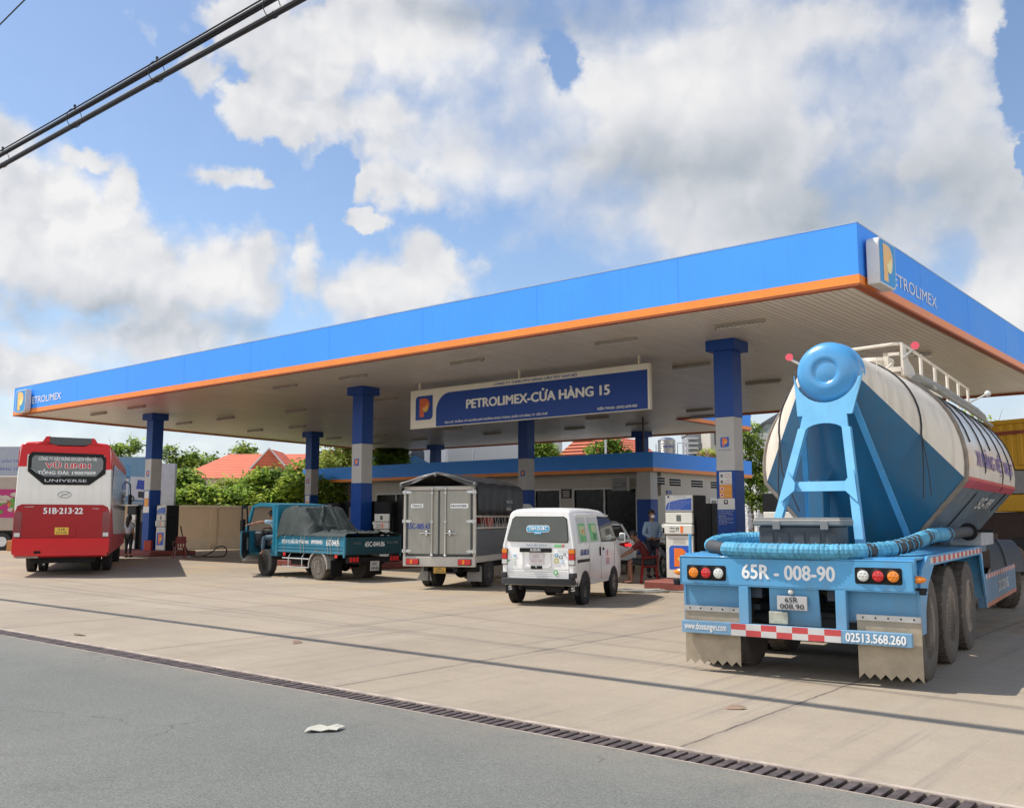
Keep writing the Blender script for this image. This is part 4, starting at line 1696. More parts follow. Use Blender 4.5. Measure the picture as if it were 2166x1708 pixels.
# A-frame
afm = mat('frame_blue', (.14, .43, .68), .42, streak=.18, scol=(.16, .24, .28), var=.07, vs=4, coat=.2)
b = MB().m(afm)
pl = [(-.37, 3.27), (-.355, 3.21)] + [(.01 + .375 * cos(a), 3.30 + .385 * sin(a)) for a in [pi + .25 + (pi - .5) * i / 14 for i in range(15)]] + [(.415, 3.21), (.43, 3.28), (.31, 2.77), (.25, 2.77), (.27, 2.60), (.205, 2.60)] + [(.0 + .22 * cos(a), 2.575 + .10 * sin(a)) for a in [.3 + (pi - .6) * i / 8 for i in range(9)]] + [(-.215, 2.59), (-.285, 2.59), (-.25, 2.77), (-.31, 2.77)]


def slab(mb, poly, ytop, zt, ybot, zb, th):
    """polygon on a plane leaning with height"""
    f_ = lambda p, o_: (p[0], ybot + (ytop - ybot) * (p[1] - zb) / (zt - zb) + o_, p[1])
    n_ = len(poly)
    a = [f_(p, 0) for p in poly]
    c_ = [f_(p, th) for p in poly]
    mb.add(a + c_, [list(range(n_)), list(range(2 * n_ - 1, n_ - 1, -1))] + [(i, i + n_, (i + 1) % n_ + n_, (i + 1) % n_) for i in range(n_)])


slab(b, pl, 1.62, 3.3, 1.47, 2.6, .04)
af = b.build('arch_plate', TR, fix=True)
for s_ in (-1, 1):
    b = MB().m(afm)
    xt = .245 if s_ > 0 else -.25
    xb_ = .47 if s_ > 0 else -.53
    for (dx0, dx1, dy0, dy1) in ((-.045, .045, -.035, -.02), (-.045, -.03, -.02, .06), (.03, .045, -.02, .06)):
        b.add([(xt + dx0, 1.50 + dy0, 2.62), (xt + dx1, 1.50 + dy0, 2.62), (xt + dx1, 1.50 + dy1, 2.62), (xt + dx0, 1.50 + dy1, 2.62),
               (xb_ + dx0, 1.0 + dy0, 1.2), (xb_ + dx1, 1.0 + dy0, 1.2), (xb_ + dx1, 1.0 + dy1, 1.2), (xb_ + dx0, 1.0 + dy1, 1.2)],
              [(0, 1, 2, 3), (7, 6, 5, 4), (0, 4, 5, 1), (1, 5, 6, 2), (2, 6, 7, 3), (3, 7, 4, 0)])
    b.build('frame_leg', TR)
    b = MB().m(tb)
    b.cyl((s_ * .30, 1.65, 2.9), (s_ * .62, 2.95, 1.2), .045, n=4, smooth=False)
    b.build('rear_strut', TR)
b = MB().m(afm)
slab(b, [(-.34, 1.89), (.33, 1.89), (.33, 2.0), (-.34, 2.0)], 1.30, 2.0, 1.26, 1.89, .06)
for s_ in (-1, 1):
    e = s_ * .335
    slab(b, [(e - s_ * .06, 1.90), (e + s_ * .09, 1.76), (e + s_ * .03, 2.12), (e - s_ * .06, 1.99)], 1.24, 2.12, 1.12, 1.76, .03)
b.build('cross_bar', TR)
# blue vertical duct under the tail
b = MB().m(tbd)
b.box(-.42, -.24, 2.2, 2.5, 1.2, 2.05, .01)
b.build('support_web', TR)
# delivery hose
pathp = [(-.2, 1.42, 1.36), (-.62, 1.42, 1.36), (-.92, 1.28, 1.35), (-1.06, .95, 1.33), (-1.04, .60, 1.30), (-.92, .32, 1.285), (-.70, .08, 1.272), (-.40, .01, 1.266), (0, -.02, 1.264), (.35, .0, 1.264), (.65, .10, 1.27), (.88, .42, 1.29), (1.0, .75, 1.33), (1.03, 1.2, 1.37), (1.03, 1.9, 1.40), (1.05, 2.7, 1.40), (1.06, 3.5, 1.41), (1.06, 4.3, 1.41)]


def catmull(p, n_):
    p = [Vector(q) for q in p]
    out = []
    for i in range(len(p) - 1):
        a, b_, c_, d_ = p[max(i - 1, 0)], p[i], p[i + 1], p[min(i + 2, len(p) - 1)]
        for k in range(n_):
            t_ = k / n_
            out.append(.5 * ((2 * b_) + (c_ - a) * t_ + (2 * a - 5 * b_ + 4 * c_ - d_) * t_ ** 2 + (3 * b_ - a - 3 * c_ + d_) * t_ ** 3))
    out.append(p[-1])
    return out


hp = catmull(pathp, 22)
hosem = mat('hose_rubber', (.055, .055, .058), .7, var=.3, vs=12, bump=.4, bs=60)
b = MB().m(hosem)
b.tube(hp, [.064 + .006 * (i % 4 < 2) for i in range(len(hp))], 12)
hs = b.build('delivery_hose', TR, fix=False)
tape = mat('hose_tape', (.085, .31, .46), .55, spec=.3, var=.3, vs=14, bump=.5, bs=45)
for a, c_ in ((.0, .285), (.355, .60), (.615, .655), (.74, .775), (.80, .87)):
    i0, i1 = int(a * len(hp)), int(c_ * len(hp))
    b = MB().m(tape)
    seg = hp[i0:i1]
    b.tube(seg, [.0735 + .0028 * (1 if (i % 3) else -1) + random.uniform(-.001, .003) for i in range(len(seg))], 12, smooth=False)
    # tatters of tape
    for i in range(0, len(seg) - 2, 5):
        p = seg[i]
        a_ = random.uniform(0, 3.1)
        d_ = Vector((random.uniform(-.5, .5), -cos(a_) * .3, abs(sin(a_)))).normalized()
        q0 = p + d_ * .074
        e_ = Vector((random.uniform(-.03, .03), random.uniform(-.02, .02), random.uniform(.008, .03)))
        b.add([q0, q0 + Vector((.02, 0, 0)), q0 + e_], [(0, 1, 2)])
    b.build('tape_wrap', hs, fix=False)
b = MB().m(tape)
for i in range(int(.60 * len(hp)), int(.9 * len(hp)), 7):
    p = hp[i]
    d_ = (hp[min(i + 2, len(hp) - 1)] - hp[i - 2]).normalized()
    u_ = d_.orthogonal().normalized()
    w_ = d_.cross(u_)
    b.tube([p + d_ * (.05 * k / 12) + (u_ * cos(2 * pi * k / 12) + w_ * sin(2 * pi * k / 12)) * .076 for k in range(13)], .006, 5)
b.build('tape_wrap', hs, fix=False)
b = MB().m(M_STEEL)
b.cyl((1.06, 4.3, 1.41), (1.06, 4.38, 1.41), .10, n=16)
b.m(M_BLACK).cyl((1.06, 4.26, 1.41), (1.06, 4.32, 1.41), .115, n=16)
b.box(1.0, 1.35, 4.36, 4.40, 1.40, 1.44)
b.build('coupling', hs)
b = MB().m(mat('steel_shelf', (.42, .44, .46), .45, .3, var=.1))
b.box(.8, 1.2, 4.45, 5.6, 1.22, 1.42, .01)
b.build('side_shelf', TR)
# top equipment
b = MB().m(twh)
b.box(-.58, -.55, 2.85, 4.0, 3.40, 3.74)
b.prism([(2.85, 3.36), (2.85, 3.76), (3.0, 3.76), (3.2, 3.58), (3.5, 3.52), (3.6, 3.46), (3.6, 3.38)], .60, .63, 'x')
b.box(-.57, .6, 2.84, 2.88, 3.40, 3.46)
b.build('walkway_panel', TR)
b = MB().m(twh)
b.tube([(-.57, 2.86, 3.62), (-.52, 2.86, 3.70), (0, 2.86, 3.73), (.50, 2.9, 3.76), (.56, 3.1, 3.79), (.55, 3.7, 3.82), (.55, 8.9, 3.86)], .020, 8)
for k in range(5):
    yv = 4.48 + k * 1.09
    b.cyl((.55, yv, 3.42), (.55, yv, 3.85), .024, n=8)
b.tube([(-.57, 3.0, 3.66), (-.57, 8.9, 3.70)], .018, 8)
for k in range(7):
    b.cyl((-.57, 3.9 + k * .8, 3.30), (-.57, 3.9 + k * .8, 3.68), .016, n=8)
b.build('handrail', TR)
b = MB().m(mat('top_hose_grey', (.30, .29, .26), .7, var=.2))
b.tube([(.70, 3.35, 3.36), (.78, 4.5, 3.34), (.74, 6, 3.38), (.80, 7.6, 3.34), (.74, 9, 3.36)], .065, 10)
b.tube([(.86, 3.6, 3.26), (.92, 4.6, 3.20), (.88, 6, 3.24), (.93, 7.6, 3.18), (.88, 9, 3.2)], .03, 8)
b.build('air_pipe', TR)
for yv in (3.5, 5.3, 7.2):
    b = MB().m(twh)
    b.cyl((0.12, yv, 3.42), (0.12, yv, 3.62), .26, n=20)
    b.lathe([(.28, 3.62), (.26, 3.67), (.001, 3.70)], (.12, yv, 0), 'z', 20)
    b.build('manhole', TR)
b = MB().m(twh)
b.box(.30, .36, 3.3, 3.4, 3.5, 3.72)
b.box(.30, .50, 3.3, 3.33, 3.68, 3.72)
b.m(M_BLACK)
b.cyl((-.15, 3.0, 3.52), (-.05, 3.0, 3.52), .05, n=10)
b.cyl((.0, 3.05, 3.50), (.0, 3.05, 3.62), .03, n=10)
b.build('valve_bracket', TR)
for x0, x1 in ((.63, .80), (-.58, -.74)):
    b = MB().m(M_STEEL)
    b.cyl((x0, 2.86, 3.56), (x1, 2.70, 3.66), .018, n=8)
    b.m(mat('marker_red', (.72, .08, .12), .3))
    b.cyl((x1, 2.72, 3.665), (x1 + .01, 2.655, 3.675), .035, .05, n=16)
    b.build('marker_lamp', TR)
b = MB().m(M_CLEAR_L)
b.cyl((.56, 8.9, 3.62), (.85, 8.8, 3.74), .015, n=8)
b.ball((.87, 8.8, 3.75), .055, 12, 8)
b.build('work_lamp', TR)
# side skirt
b = MB().m(mat('skirt_blue', (.12, .22, .33), .4, var=.12, coat=.1))
b.box(1.13, 1.16, 4.88, 8.5, .38, .83, .008)
b.box(1.05, 1.13, 4.88, 4.95, .38, 1.1)
sk = b.build('side_skirt', TR)
b = MB()
for k in range(26):
    b.m(rr2 if k % 2 else wr)
    b.box(1.16, 1.164, 4.9 + k * .138, 4.9 + (k + 1) * .138, .765, .825)
    b.m(rr2 if k % 2 else mat('reflector_amber', (.5, .3, .15), .4))
    b.box(1.16, 1.164, 4.9 + k * .138, 4.9 + (k + 1) * .138, .385, .44)
text(b, 'DOOSUNG', M_INK_W, (1.16, 6.2, .52), Y, Z, 1.2, .16, .02, .004)
b.build('reflector_strip', sk, fix=False)
b = MB().m(tbd)
for s_ in (-1, 1):
    b.box(s_ * .6 - .06, s_ * .6 + .06, 6.9, 7.05, .15, 1.1)
    b.box(s_ * .6 - .12, s_ * .6 + .12, 6.82, 7.12, .10, .15)
b.cyl((-.9, 5.3, .95), (.95, 5.3, .95), .14, n=16)
b.box(-.9, 1.0, 5.0, 6.4, 1.1, 1.2)
b.build('landing_gear', TR)

# things lying on the tanker deck
tbx = thing('tool_case', 'dark grey plastic tool case with light grey lid standing on the tanker rear deck', 'tool case', (2.77, 9.59, 0), R(-33.4))
g1 = mat('case_grey', (.055, .058, .060), .55, var=.12, vs=5)
b = MB().m(g1)
b.box(-.47, .36, .50, .93, 1.216, 1.51, .015)
for k in range(5):
    b.box(-.42 + k * .165, -.31 + k * .165, .485, .50, 1.23, 1.44, .004)
b.build('case_body', tbx)
b = MB().m(mat('lid_grey', (.20, .20, .19), .5, var=.12, vs=6))
b.box(-.52, .41, .45, .97, 1.51, 1.58, .015)
b.box(-.50, .39, .47, .95, 1.58, 1.595, .005)
for k in range(2):
    b.box(-.3 + k * .5, -.22 + k * .5, .44, .46, 1.47, 1.56, .005)
b.build('lid', tbx)
b = MB().m(mat('chock_rubber', (.20, .17, .13), .8, var=.2))
b.box(0, .40, 0, .26, 0, .05, .01)
for k in range(9):
    b.box(.01 + k * .044, .035 + k * .044, -.01, .26, .04, .10)
o = tag(b.build('wheel_chock'), 'brown ribbed rubber block lying beside the tool case under the tank', 'wheel chock')
T_ = Matrix.Translation((2.77, 9.59, 0)) @ Matrix.Rotation(R(-33.4), 4, 'Z')
o.location = T_ @ Vector((.42, 1.15, 1.2))
o.rotation_euler = (0, 0, R(-33.4))

# ================================================================ tractor unit
TT = thing('truck_tractor', 'dark truck tractor coupled under the front of the tanker, only its rear wheel showing', 'truck', (2.77, 9.59, 0), R(-33.4))
_k = Vector((2.77, 9.59, 0)) + Matrix.Rotation(R(-33.4), 3, 'Z') @ Vector((0, 9.1, 0))
TT.matrix_world = Matrix.Translation(_k) @ Matrix.Rotation(R(-33.4 + 24), 4, 'Z') @ Matrix.Translation((0, -9.1, 0))
b = MB().m(mat('tractor_frame', (.06, .035, .028), .6, var=.3))
b.box(-.5, .5, 8.3, 14, .75, 1.05)
b.box(-1.15, 1.15, 9.9, 10.0, .5, 1.3)
b.box(.6, 1.15, 10.0, 11.4, .45, 1.15, .03)
b.build('frame', TT)
b = MB().m(mat('cab_red', (.25, .03, .03), .4))
b.box(-1.2, 1.2, 11.7, 14.0, 1.1, 2.95, .12)
b.box(-1.2, 1.2, 11.9, 14.0, .45, 1.1, .05)
b.m(M_GLASS)
b.box(1.201, 1.21, 12.6, 13.7, 1.9, 2.6)
b.build('cab', TT)
for s_ in (-1, 1):
    b = MB().m(mat('mudguard_grey', (.10, .10, .10), .6))
    b.tube([(s_ * .9, 9.35 + .66 * cos(a), .54 + .66 * sin(a)) for a in [.15 + 2.8 * k / 12 for k in range(13)]], .03, 6)
    for k in range(12):
        a, c_ = .15 + 2.8 * k / 12, .15 + 2.8 * (k + 1) / 12
        b.add([(s_ * .62, 9.35 + .66 * cos(a), .54 + .66 * sin(a)), (s_ * 1.18, 9.35 + .66 * cos(a), .54 + .66 * sin(a)), (s_ * 1.18, 9.35 + .66 * cos(c_), .54 + .66 * sin(c_)), (s_ * .62, 9.35 + .66 * cos(c_), .54 + .66 * sin(c_))], [(0, 1, 2, 3)])
    b.build('mudguard', TT)
    for yv in (9.35, 13.2):
        wt, wr_ = MB(), MB()
        M_RUBBER_, M_RUBBER = M_RUBBER, dustt
        wheel(wt, wr_, s_ * 1.04, yv, .53, .26, s_, rimd)
        M_RUBBER = M_RUBBER_
        w_ = wt.build('wheel', TT, fix=False)
        wr_.build('rim', w_, fix=False)


# ================================================================ generic vehicle sections
def xsec(y, z0, zw, z1, hb, hm, ht, r, yf=None, zin=.12):
    r_ = [(hb, z0), (hm, z0 + zin), (hm, (z0 + zin + zw) / 2), (hm, zw), (hm + (ht - hm) * .5, zw + (z1 - r - zw) * .5), (ht, z1 - r)]
    for i in range(1, 6):
        a = (pi / 2) * i / 5
        r_.append((ht - r * 1.2 * (1 - cos(a)), z1 - r + r * sin(a)))
    r_.append((ht * .4, z1 + .012))
    pts = r_ + [(-x, z) for x, z in reversed(r_)]
    return [(x, y + (yf(z) if yf else 0), z) for x, z in pts]


# ---------------------------------------------------------------- white minivan
vw = mat('van_white', (.87, .86, .82), .3, streak=.12, scol=(.42, .37, .30), var=.03, vs=1.5, coat=.3, dirt=.35, dz=(.25, .8), dcol=(.35, .30, .24))
VN = thing('minivan', 'white minivan with dark rear window and green stickers, seen from behind', 'van', (.70, 18.08, 0), R(-22))
rf = lambda z: max(0, z - 1.05) * .17
VH = dict(zw=1.08, hm=.71)
b = MB().m(vw)
secs = [xsec(-.615, .46, 1.08, 1.70, .66, .685, .575, .10, rf), xsec(-.585, .42, 1.08, 1.735, .68, .70, .60, .13, rf), xsec(-.50, .36, 1.08, 1.75, .69, .71, .61, .14, rf), xsec(0, .34, 1.08, 1.765, .69, .71, .61, .14), xsec(1.0, .34, 1.08, 1.765, .69, .71, .61, .14),
        xsec(1.6, .34, 1.08, 1.74, .69, .71, .60, .14), xsec(1.95, .34, 1.07, 1.66, .69, .71, .60, .12), xsec(2.2, .34, 1.03, 1.40, .69, .70, .62, .08), xsec(2.45, .36, .98, 1.12, .68, .69, .66, .05), xsec(2.6, .40, .80, .93, .66, .67, .64, .05), xsec(2.66, .44, .7, .86, .60, .62, .58, .05)]
b.loft(secs)
vb = b.build('body', VN)


def vx(z):
    return .71 if z <= 1.08 else .71 + (.61 - .71) * (z - 1.08) / (1.61 - 1.08)


def rear_pt(x, z, o_=0):
    return (x, -.615 + rf(z) - o_, z)


def rpoly(mb, m_, poly, o_=.006, m2=None):
    mb.m(m_)
    a = [rear_pt(x, z, o_) for x, z in poly]
    c_ = [rear_pt(x, z, -.004) for x, z in poly]
    n_ = len(a)
    mb.add(a + c_, [list(range(n_))] + [(i, i + n_, (i + 1) % n_ + n_, (i + 1) % n_) for i in range(n_)])


def spoly(mb, m_, poly, s_=1, o_=.005):
    mb.m(m_)
    a = [(s_ * (vx(z) + o_), y, z) for y, z in poly]
    c_ = [(s_ * (vx(z) - .01), y, z) for y, z in poly]
    n_ = len(a)
    mb.add(a + c_, [list(range(n_))] + [(i, i + n_, (i + 1) % n_ + n_, (i + 1) % n_) for i in range(n_)])


b = MB()
wp = [(-.585, 1.17), (.56, 1.15), (.575, 1.20), (.53, 1.56), (.47, 1.60), (-.46, 1.605), (-.52, 1.56), (-.60, 1.22)]
rpoly(b, M_BLACK, [(x * 1.02, 1.375 + (z - 1.375) * 1.05) for x, z in wp], .004)
rw = b.build('window_seal', VN)
vglass = mat('van_glass', (.055, .060, .050), .05, spec=.6, var=.2, vs=4)
b = MB()
rpoly(b, vglass, wp, .010)
rwn = b.build('rear_window', VN)
b = MB()
stb = mat('sticker_blue', (.02, .30, .50), .4)
b.m(M_INK_W)
face(b, rrect(-.24, .22, 1.325, 1.455, .06), (0, rear_pt(0, 1.39)[1] - .014, 0), X, Vector((0, .15, 1)).normalized(), 0)
b = MB()
UPV = Vector((0, .1676, .9859))


def rface(m_, poly, o_):
    rpoly(b, m_, poly, o_)


rface(M_INK_W, rrect(-.235, .215, 1.325, 1.45, .05), .013)
rface(stb, rrect(-.225, .205, 1.335, 1.44, .045), .016)


def rtext(body, m_, x, z, w, h, bold=.02, o_=.012):
    vs, fs = text_polys(body, bold)
    x0, x1 = min(v[0] for v in vs), max(v[0] for v in vs)
    c0, c1 = min(v[1] for v in vs), max(v[1] for v in vs)
    b.m(m_).add([rear_pt(x + (p[0] - x0) / (x1 - x0) * w, z + (p[1] - c0) / (c1 - c0) * h, o_ + p[2]) for p in vs], fs)


rtext('TÂM DƯỢC', M_INK_W, -.19, 1.345, .36, .095, .04, .020)
rface(stb, rrect(-.08, .07, 1.29, 1.33, .01), .017)
rtext('GROUP', M_INK_W, -.065, 1.30, .12, .028, .03, .020)
b.build('sticker', rwn, fix=False)
b = MB()
rtext('TÂM DƯỢC GROUP', mat('ink_grey', (.15, .2, .25), .5), -.24, 1.065, .42, .055, .0, .008)
rface(mat('sticker_green', (.10, .48, .12), .4), rrect(.32, .46, 1.065, 1.10, .01), .008)
rface(M_INK_R, circ(.49, 1.085, .02, 10), .008)
for x, z, r_, m_ in ((.365, .915, .034, stb), (.45, .885, .034, mat('ink_grey', (0, 0, 0))), (.515, .93, .024, mat('ink_grey', (0, 0, 0))), (.365, .815, .045, mat('sticker_yellow', (.65, .55, .05), .4)), (.475, .80, .03, mat('sticker_pale', (.35, .55, .75), .4)), (.35, .605, .045, mat('sticker_green', (0, 0, 0)))):
    rface(m_, circ(x, z, r_, 16), .008)
    rface(vw, circ(x, z, r_ * .55, 12), .010)
rface(mat('sticker_green', (0, 0, 0)), [(-.60, .80), (-.57, .83), (-.54, .81), (-.57, .79)], .008)
rface(mat('sticker_pale', (0, 0, 0)), rrect(-.48, -.42, .88, .92, .01), .008)
for k in range(3):
    rface(mat('sticker_pale2', (.55, .62, .5), .5), circ(-.46, .84 - k * .045, .022, 10, .012), .008)
b.build('sticker', vb, fix=False)
b = MB()
b.m(M_BLACK).box(-.345, .28, -.655, -.615, .965, 1.045, .012)
bt = b.build('garnish', VN)
b = MB()
text(b, 'SUZUKI', M_INK_W, (-.13, -.655, .985), X, Z, .20, .042, .04, .003)
b.build('lettering', bt, fix=False)
b = MB().m(vw)
b.box(-.31, -.28, -.628, -.612, .70, .96)
b.box(.23, .26, -.628, -.612, .70, .96)
b.box(-.31, .26, -.628, -.612, .69, .71)
b.m(M_BLACK)
b.box(-.13, .09, -.64, -.614, .665, .72, .008)
b.m(M_STEEL)
b.cyl((-.02, -.645, .70), (-.02, -.63, .70), .015, n=10)
b.build('tailgate_handle', VN)
b = MB().m(mat('faded_plate', (.66, .62, .60), .5))
b.box(-.165, .125, -.632, -.617, .745, .965, .004)
fr_ = mat('faded_ink', (.50, .36, .36), .5)
text(b, '65D', fr_, (-.08, -.632, .87), X, Z, .12, .06, .0, .002)
text(b, '002.38', fr_, (-.13, -.632, .775), X, Z, .22, .06, .0, .002)
b.m(M_BLACK).cyl((-.12, -.634, .945), (-.12, -.63, .945), .008, n=8)
b.cyl((.08, -.634, .945), (.08, -.63, .945), .008, n=8)
b.build('number_plate', VN, fix=False)
for s_ in (-1, 1):
    x0, x1 = sorted((s_ * .595, s_ * .705))
    b = MB().m(M_BLACK)
    b.box(x0, x1, -.635, -.50, .735, 1.03, .006)
    lp = b.build('tail_lamp', VN)
    for m_, z0, z1 in ((M_ORANGE_L, .945, 1.02), (M_RED_L, .835, .94), (M_CLEAR_L, .745, .83)):
        b = MB().m(m_)
        b.box(x0 + .008, x1 + .003 * s_, -.642, -.54, z0, z1, .006)
        b.build('lens', lp)
b = MB().m(mat('bumper_black', (.025, .025, .027), .55, var=.2))
b.prism([(-.70, -.45), (-.70, -.66), (-.62, -.72), (.62, -.72), (.70, -.66), (.70, -.45)], .385, .50, 'z')
b.box(-.715, -.60, -.66, -.48, .50, .60, .01)
b.box(.60, .715, -.66, -.48, .50, .60, .01)
b.build('bumper', VN, bevel=.012)
b = MB().m(mat('groove', (.25, .24, .22), .6))
for k in range(3):
    b.box(-.60, .57, -.6165, -.612, .535 + k * .035, .541 + k * .035)
b.box(-.60, .60, -.6165, -.612, .655, .66)
for x in (-.60, .60):
    b.box(x - .004, x + .004, -.6175, -.60, .5, 1.02)
b.build('press_lines', vb)
# side glazing and stickers
b = MB()
ps1 = [(.02, 1.02), (.62, 1.02), (.62, 1.52), (.08, 1.52)]
for s_ in (-1, 1):
    spoly(b, mat('van_window_frame', (.60, .60, .57), .4), [(-.38, 1.12), (.25, 1.12), (.25, 1.60), (-.28, 1.60)], s_, .003)
    spoly(b, mat('van_window_frame', (0, 0, 0)), [(.33, 1.12), (.98, 1.12), (.98, 1.60), (.33, 1.60)], s_, .003)
b.build('window_frame', VN)
b = MB()
sg_ = mat('poster_green', (.12, .48, .14), .35, var=.35, vs=9)
sy_ = mat('poster_pale', (.55, .62, .30), .35, var=.25, vs=12)
spoly(b, sg_, [(-.22, 1.15), (.17, 1.15), (.17, 1.48), (-.22, 1.48)], 1, .007)
spoly(b, sy_, [(-.18, 1.28), (.14, 1.26), (.14, 1.44), (-.18, 1.45)], 1, .009)
spoly(b, sg_, [(.42, 1.15), (.88, 1.15), (.88, 1.48), (.42, 1.48)], 1, .007)
spoly(b, sy_, [(.55, 1.33), (.84, 1.30), (.84, 1.44), (.60, 1.46)], 1, .009)
for k in range(4):
    spoly(b, M_INK_R if k % 2 else M_LOGO_Y, [(-.10 + k * .055, 1.29), (-.075 + k * .055, 1.29), (-.075 + k * .055, 1.38), (-.10 + k * .055, 1.38)], 1, .011)
spoly(b, mat('poster_dark', (.05, .2, .06), .4), [(.60, 1.18), (.75, 1.17), (.80, 1.28), (.66, 1.30)], 1, .009)
b.build('window_poster', VN)
b = MB()
for s_ in (-1, 1):
    spoly(b, M_BLACK, [(1.08, 1.12), (1.90, 1.11), (2.18, 1.13), (2.02, 1.50), (1.90, 1.60), (1.08, 1.62)], s_, .003)
    spoly(b, vglass, [(1.12, 1.15), (1.88, 1.14), (2.12, 1.15), (1.97, 1.50), (1.88, 1.57), (1.12, 1.59)], s_, .007)
b.m(vglass)
b.add([(-.58, 2.02, 1.58), (.58, 2.02, 1.58), (.63, 2.44, 1.13), (-.63, 2.44, 1.13)], [(0, 1, 2, 3)])
b.build('side_window', VN)
b = MB()
sm_ = mat('seam_dark', (.16, .15, .14), .7)
for y_ in (.29, 1.03, 2.0):
    spoly(b, sm_, [(y_ - .006, .42), (y_ + .006, .42), (y_ + .006, 1.08), (y_ - .006, 1.08)], 1, .002)
    if y_ < 1.9:
        spoly(b, sm_, [(y_ - .006, 1.08), (y_ + .006, 1.08), (y_ + .006, 1.61), (y_ - .006, 1.61)], 1, .002)
spoly(b, M_BLACK, [(-.45, .775), (.29, .775), (.29, .83), (-.45, .83)], 1, .004)
b.m(M_BLACK)
b.box(.712, .735, .93, .96, .86, 1.03, .004)
b.box(.712, .732, 1.14, 1.20, .96, 1.01, .004)
b.m(vw)
b.tube([(.66, -.42, 1.64), (.66, 1.3, 1.66), (.64, 1.75, 1.63)], .012, 6)
b.m(M_STEEL)
b.build('door_trim', VN, fix=False)
b = MB()
text(b, '65D-002.38', M_INK_B, (.712, -.28, .90), Y, Z, .50, .11, .03, .003)
text(b, 'Đ', M_INK_R, (.712, 1.42, .84), Y, Z, .10, .12, .0, .003)
b.m(M_INK_R)
for k in range(3):
    b.box(.711, .714, 1.38, 1.60, .68 + k * .045, .70 + k * .045)
b.build('lettering', VN, fix=False)
b = MB().m(M_STEEL)
b.cyl((.66, 2.15, 1.15), (.80, 2.18, 1.20), .012, n=8)
b.m(vw).box(.78, .90, 2.12, 2.17, 1.08, 1.28, .015)
b.m(mat('mirror_face', (.5, .52, .52), .05, 1.0)).box(.795, .885, 2.115, 2.12, 1.10, 1.26)
b.build('mirror', VN)
for s_ in (-1, 1):
    for y_ in (0, 1.92):
        b = MB().m(M_BLACK)
        b.lathe([(.318, s_ * .60), (.320, s_ * .7115), (.30, s_ * .7125), (.001, s_ * .7125)], (0, y_, .30), 'x', 28)
        b.build('wheel_arch', VN)
        wt, wr_ = MB(), MB()
        wheel(wt, wr_, s_ * .645, y_, .285, .17, s_, mat('van_rim', (.34, .33, .31), .45, .5, var=.15))
        w_ = wt.build('wheel', VN, fix=False)
        wr_.build('rim', w_, fix=False)
    b = MB().m(M_BLACK)
    b.prism([(s_ * .52, .20), (s_ * .71, .20), (s_ * .71, .44), (s_ * .52, .44)], -.43, -.42, 'y')
    b.m(mat('ink_grey', (0, 0, 0)))
    text(b, 'S', M_STEEL, (s_ * .615 - .04, -.43, .26), X, Z, .08, .08, .03, .003)
    b.build('mud_flap', VN, fix=False)
b = MB().m(M_BLACK)
b.box(-.45, .45, -.45, 1.9, .30, .40)
b.cyl((-.6, 0, .28), (.6, 0, .28), .04, n=10)
b.box(.05, .40, -.42, -.30, .22, .36, .02)
b.cyl((-.35, -.60, .30), (-.35, -.2, .30), .025, n=10)
b.ball((0, 0, .28), .11, 12, 8)
b.build('underbody', VN)

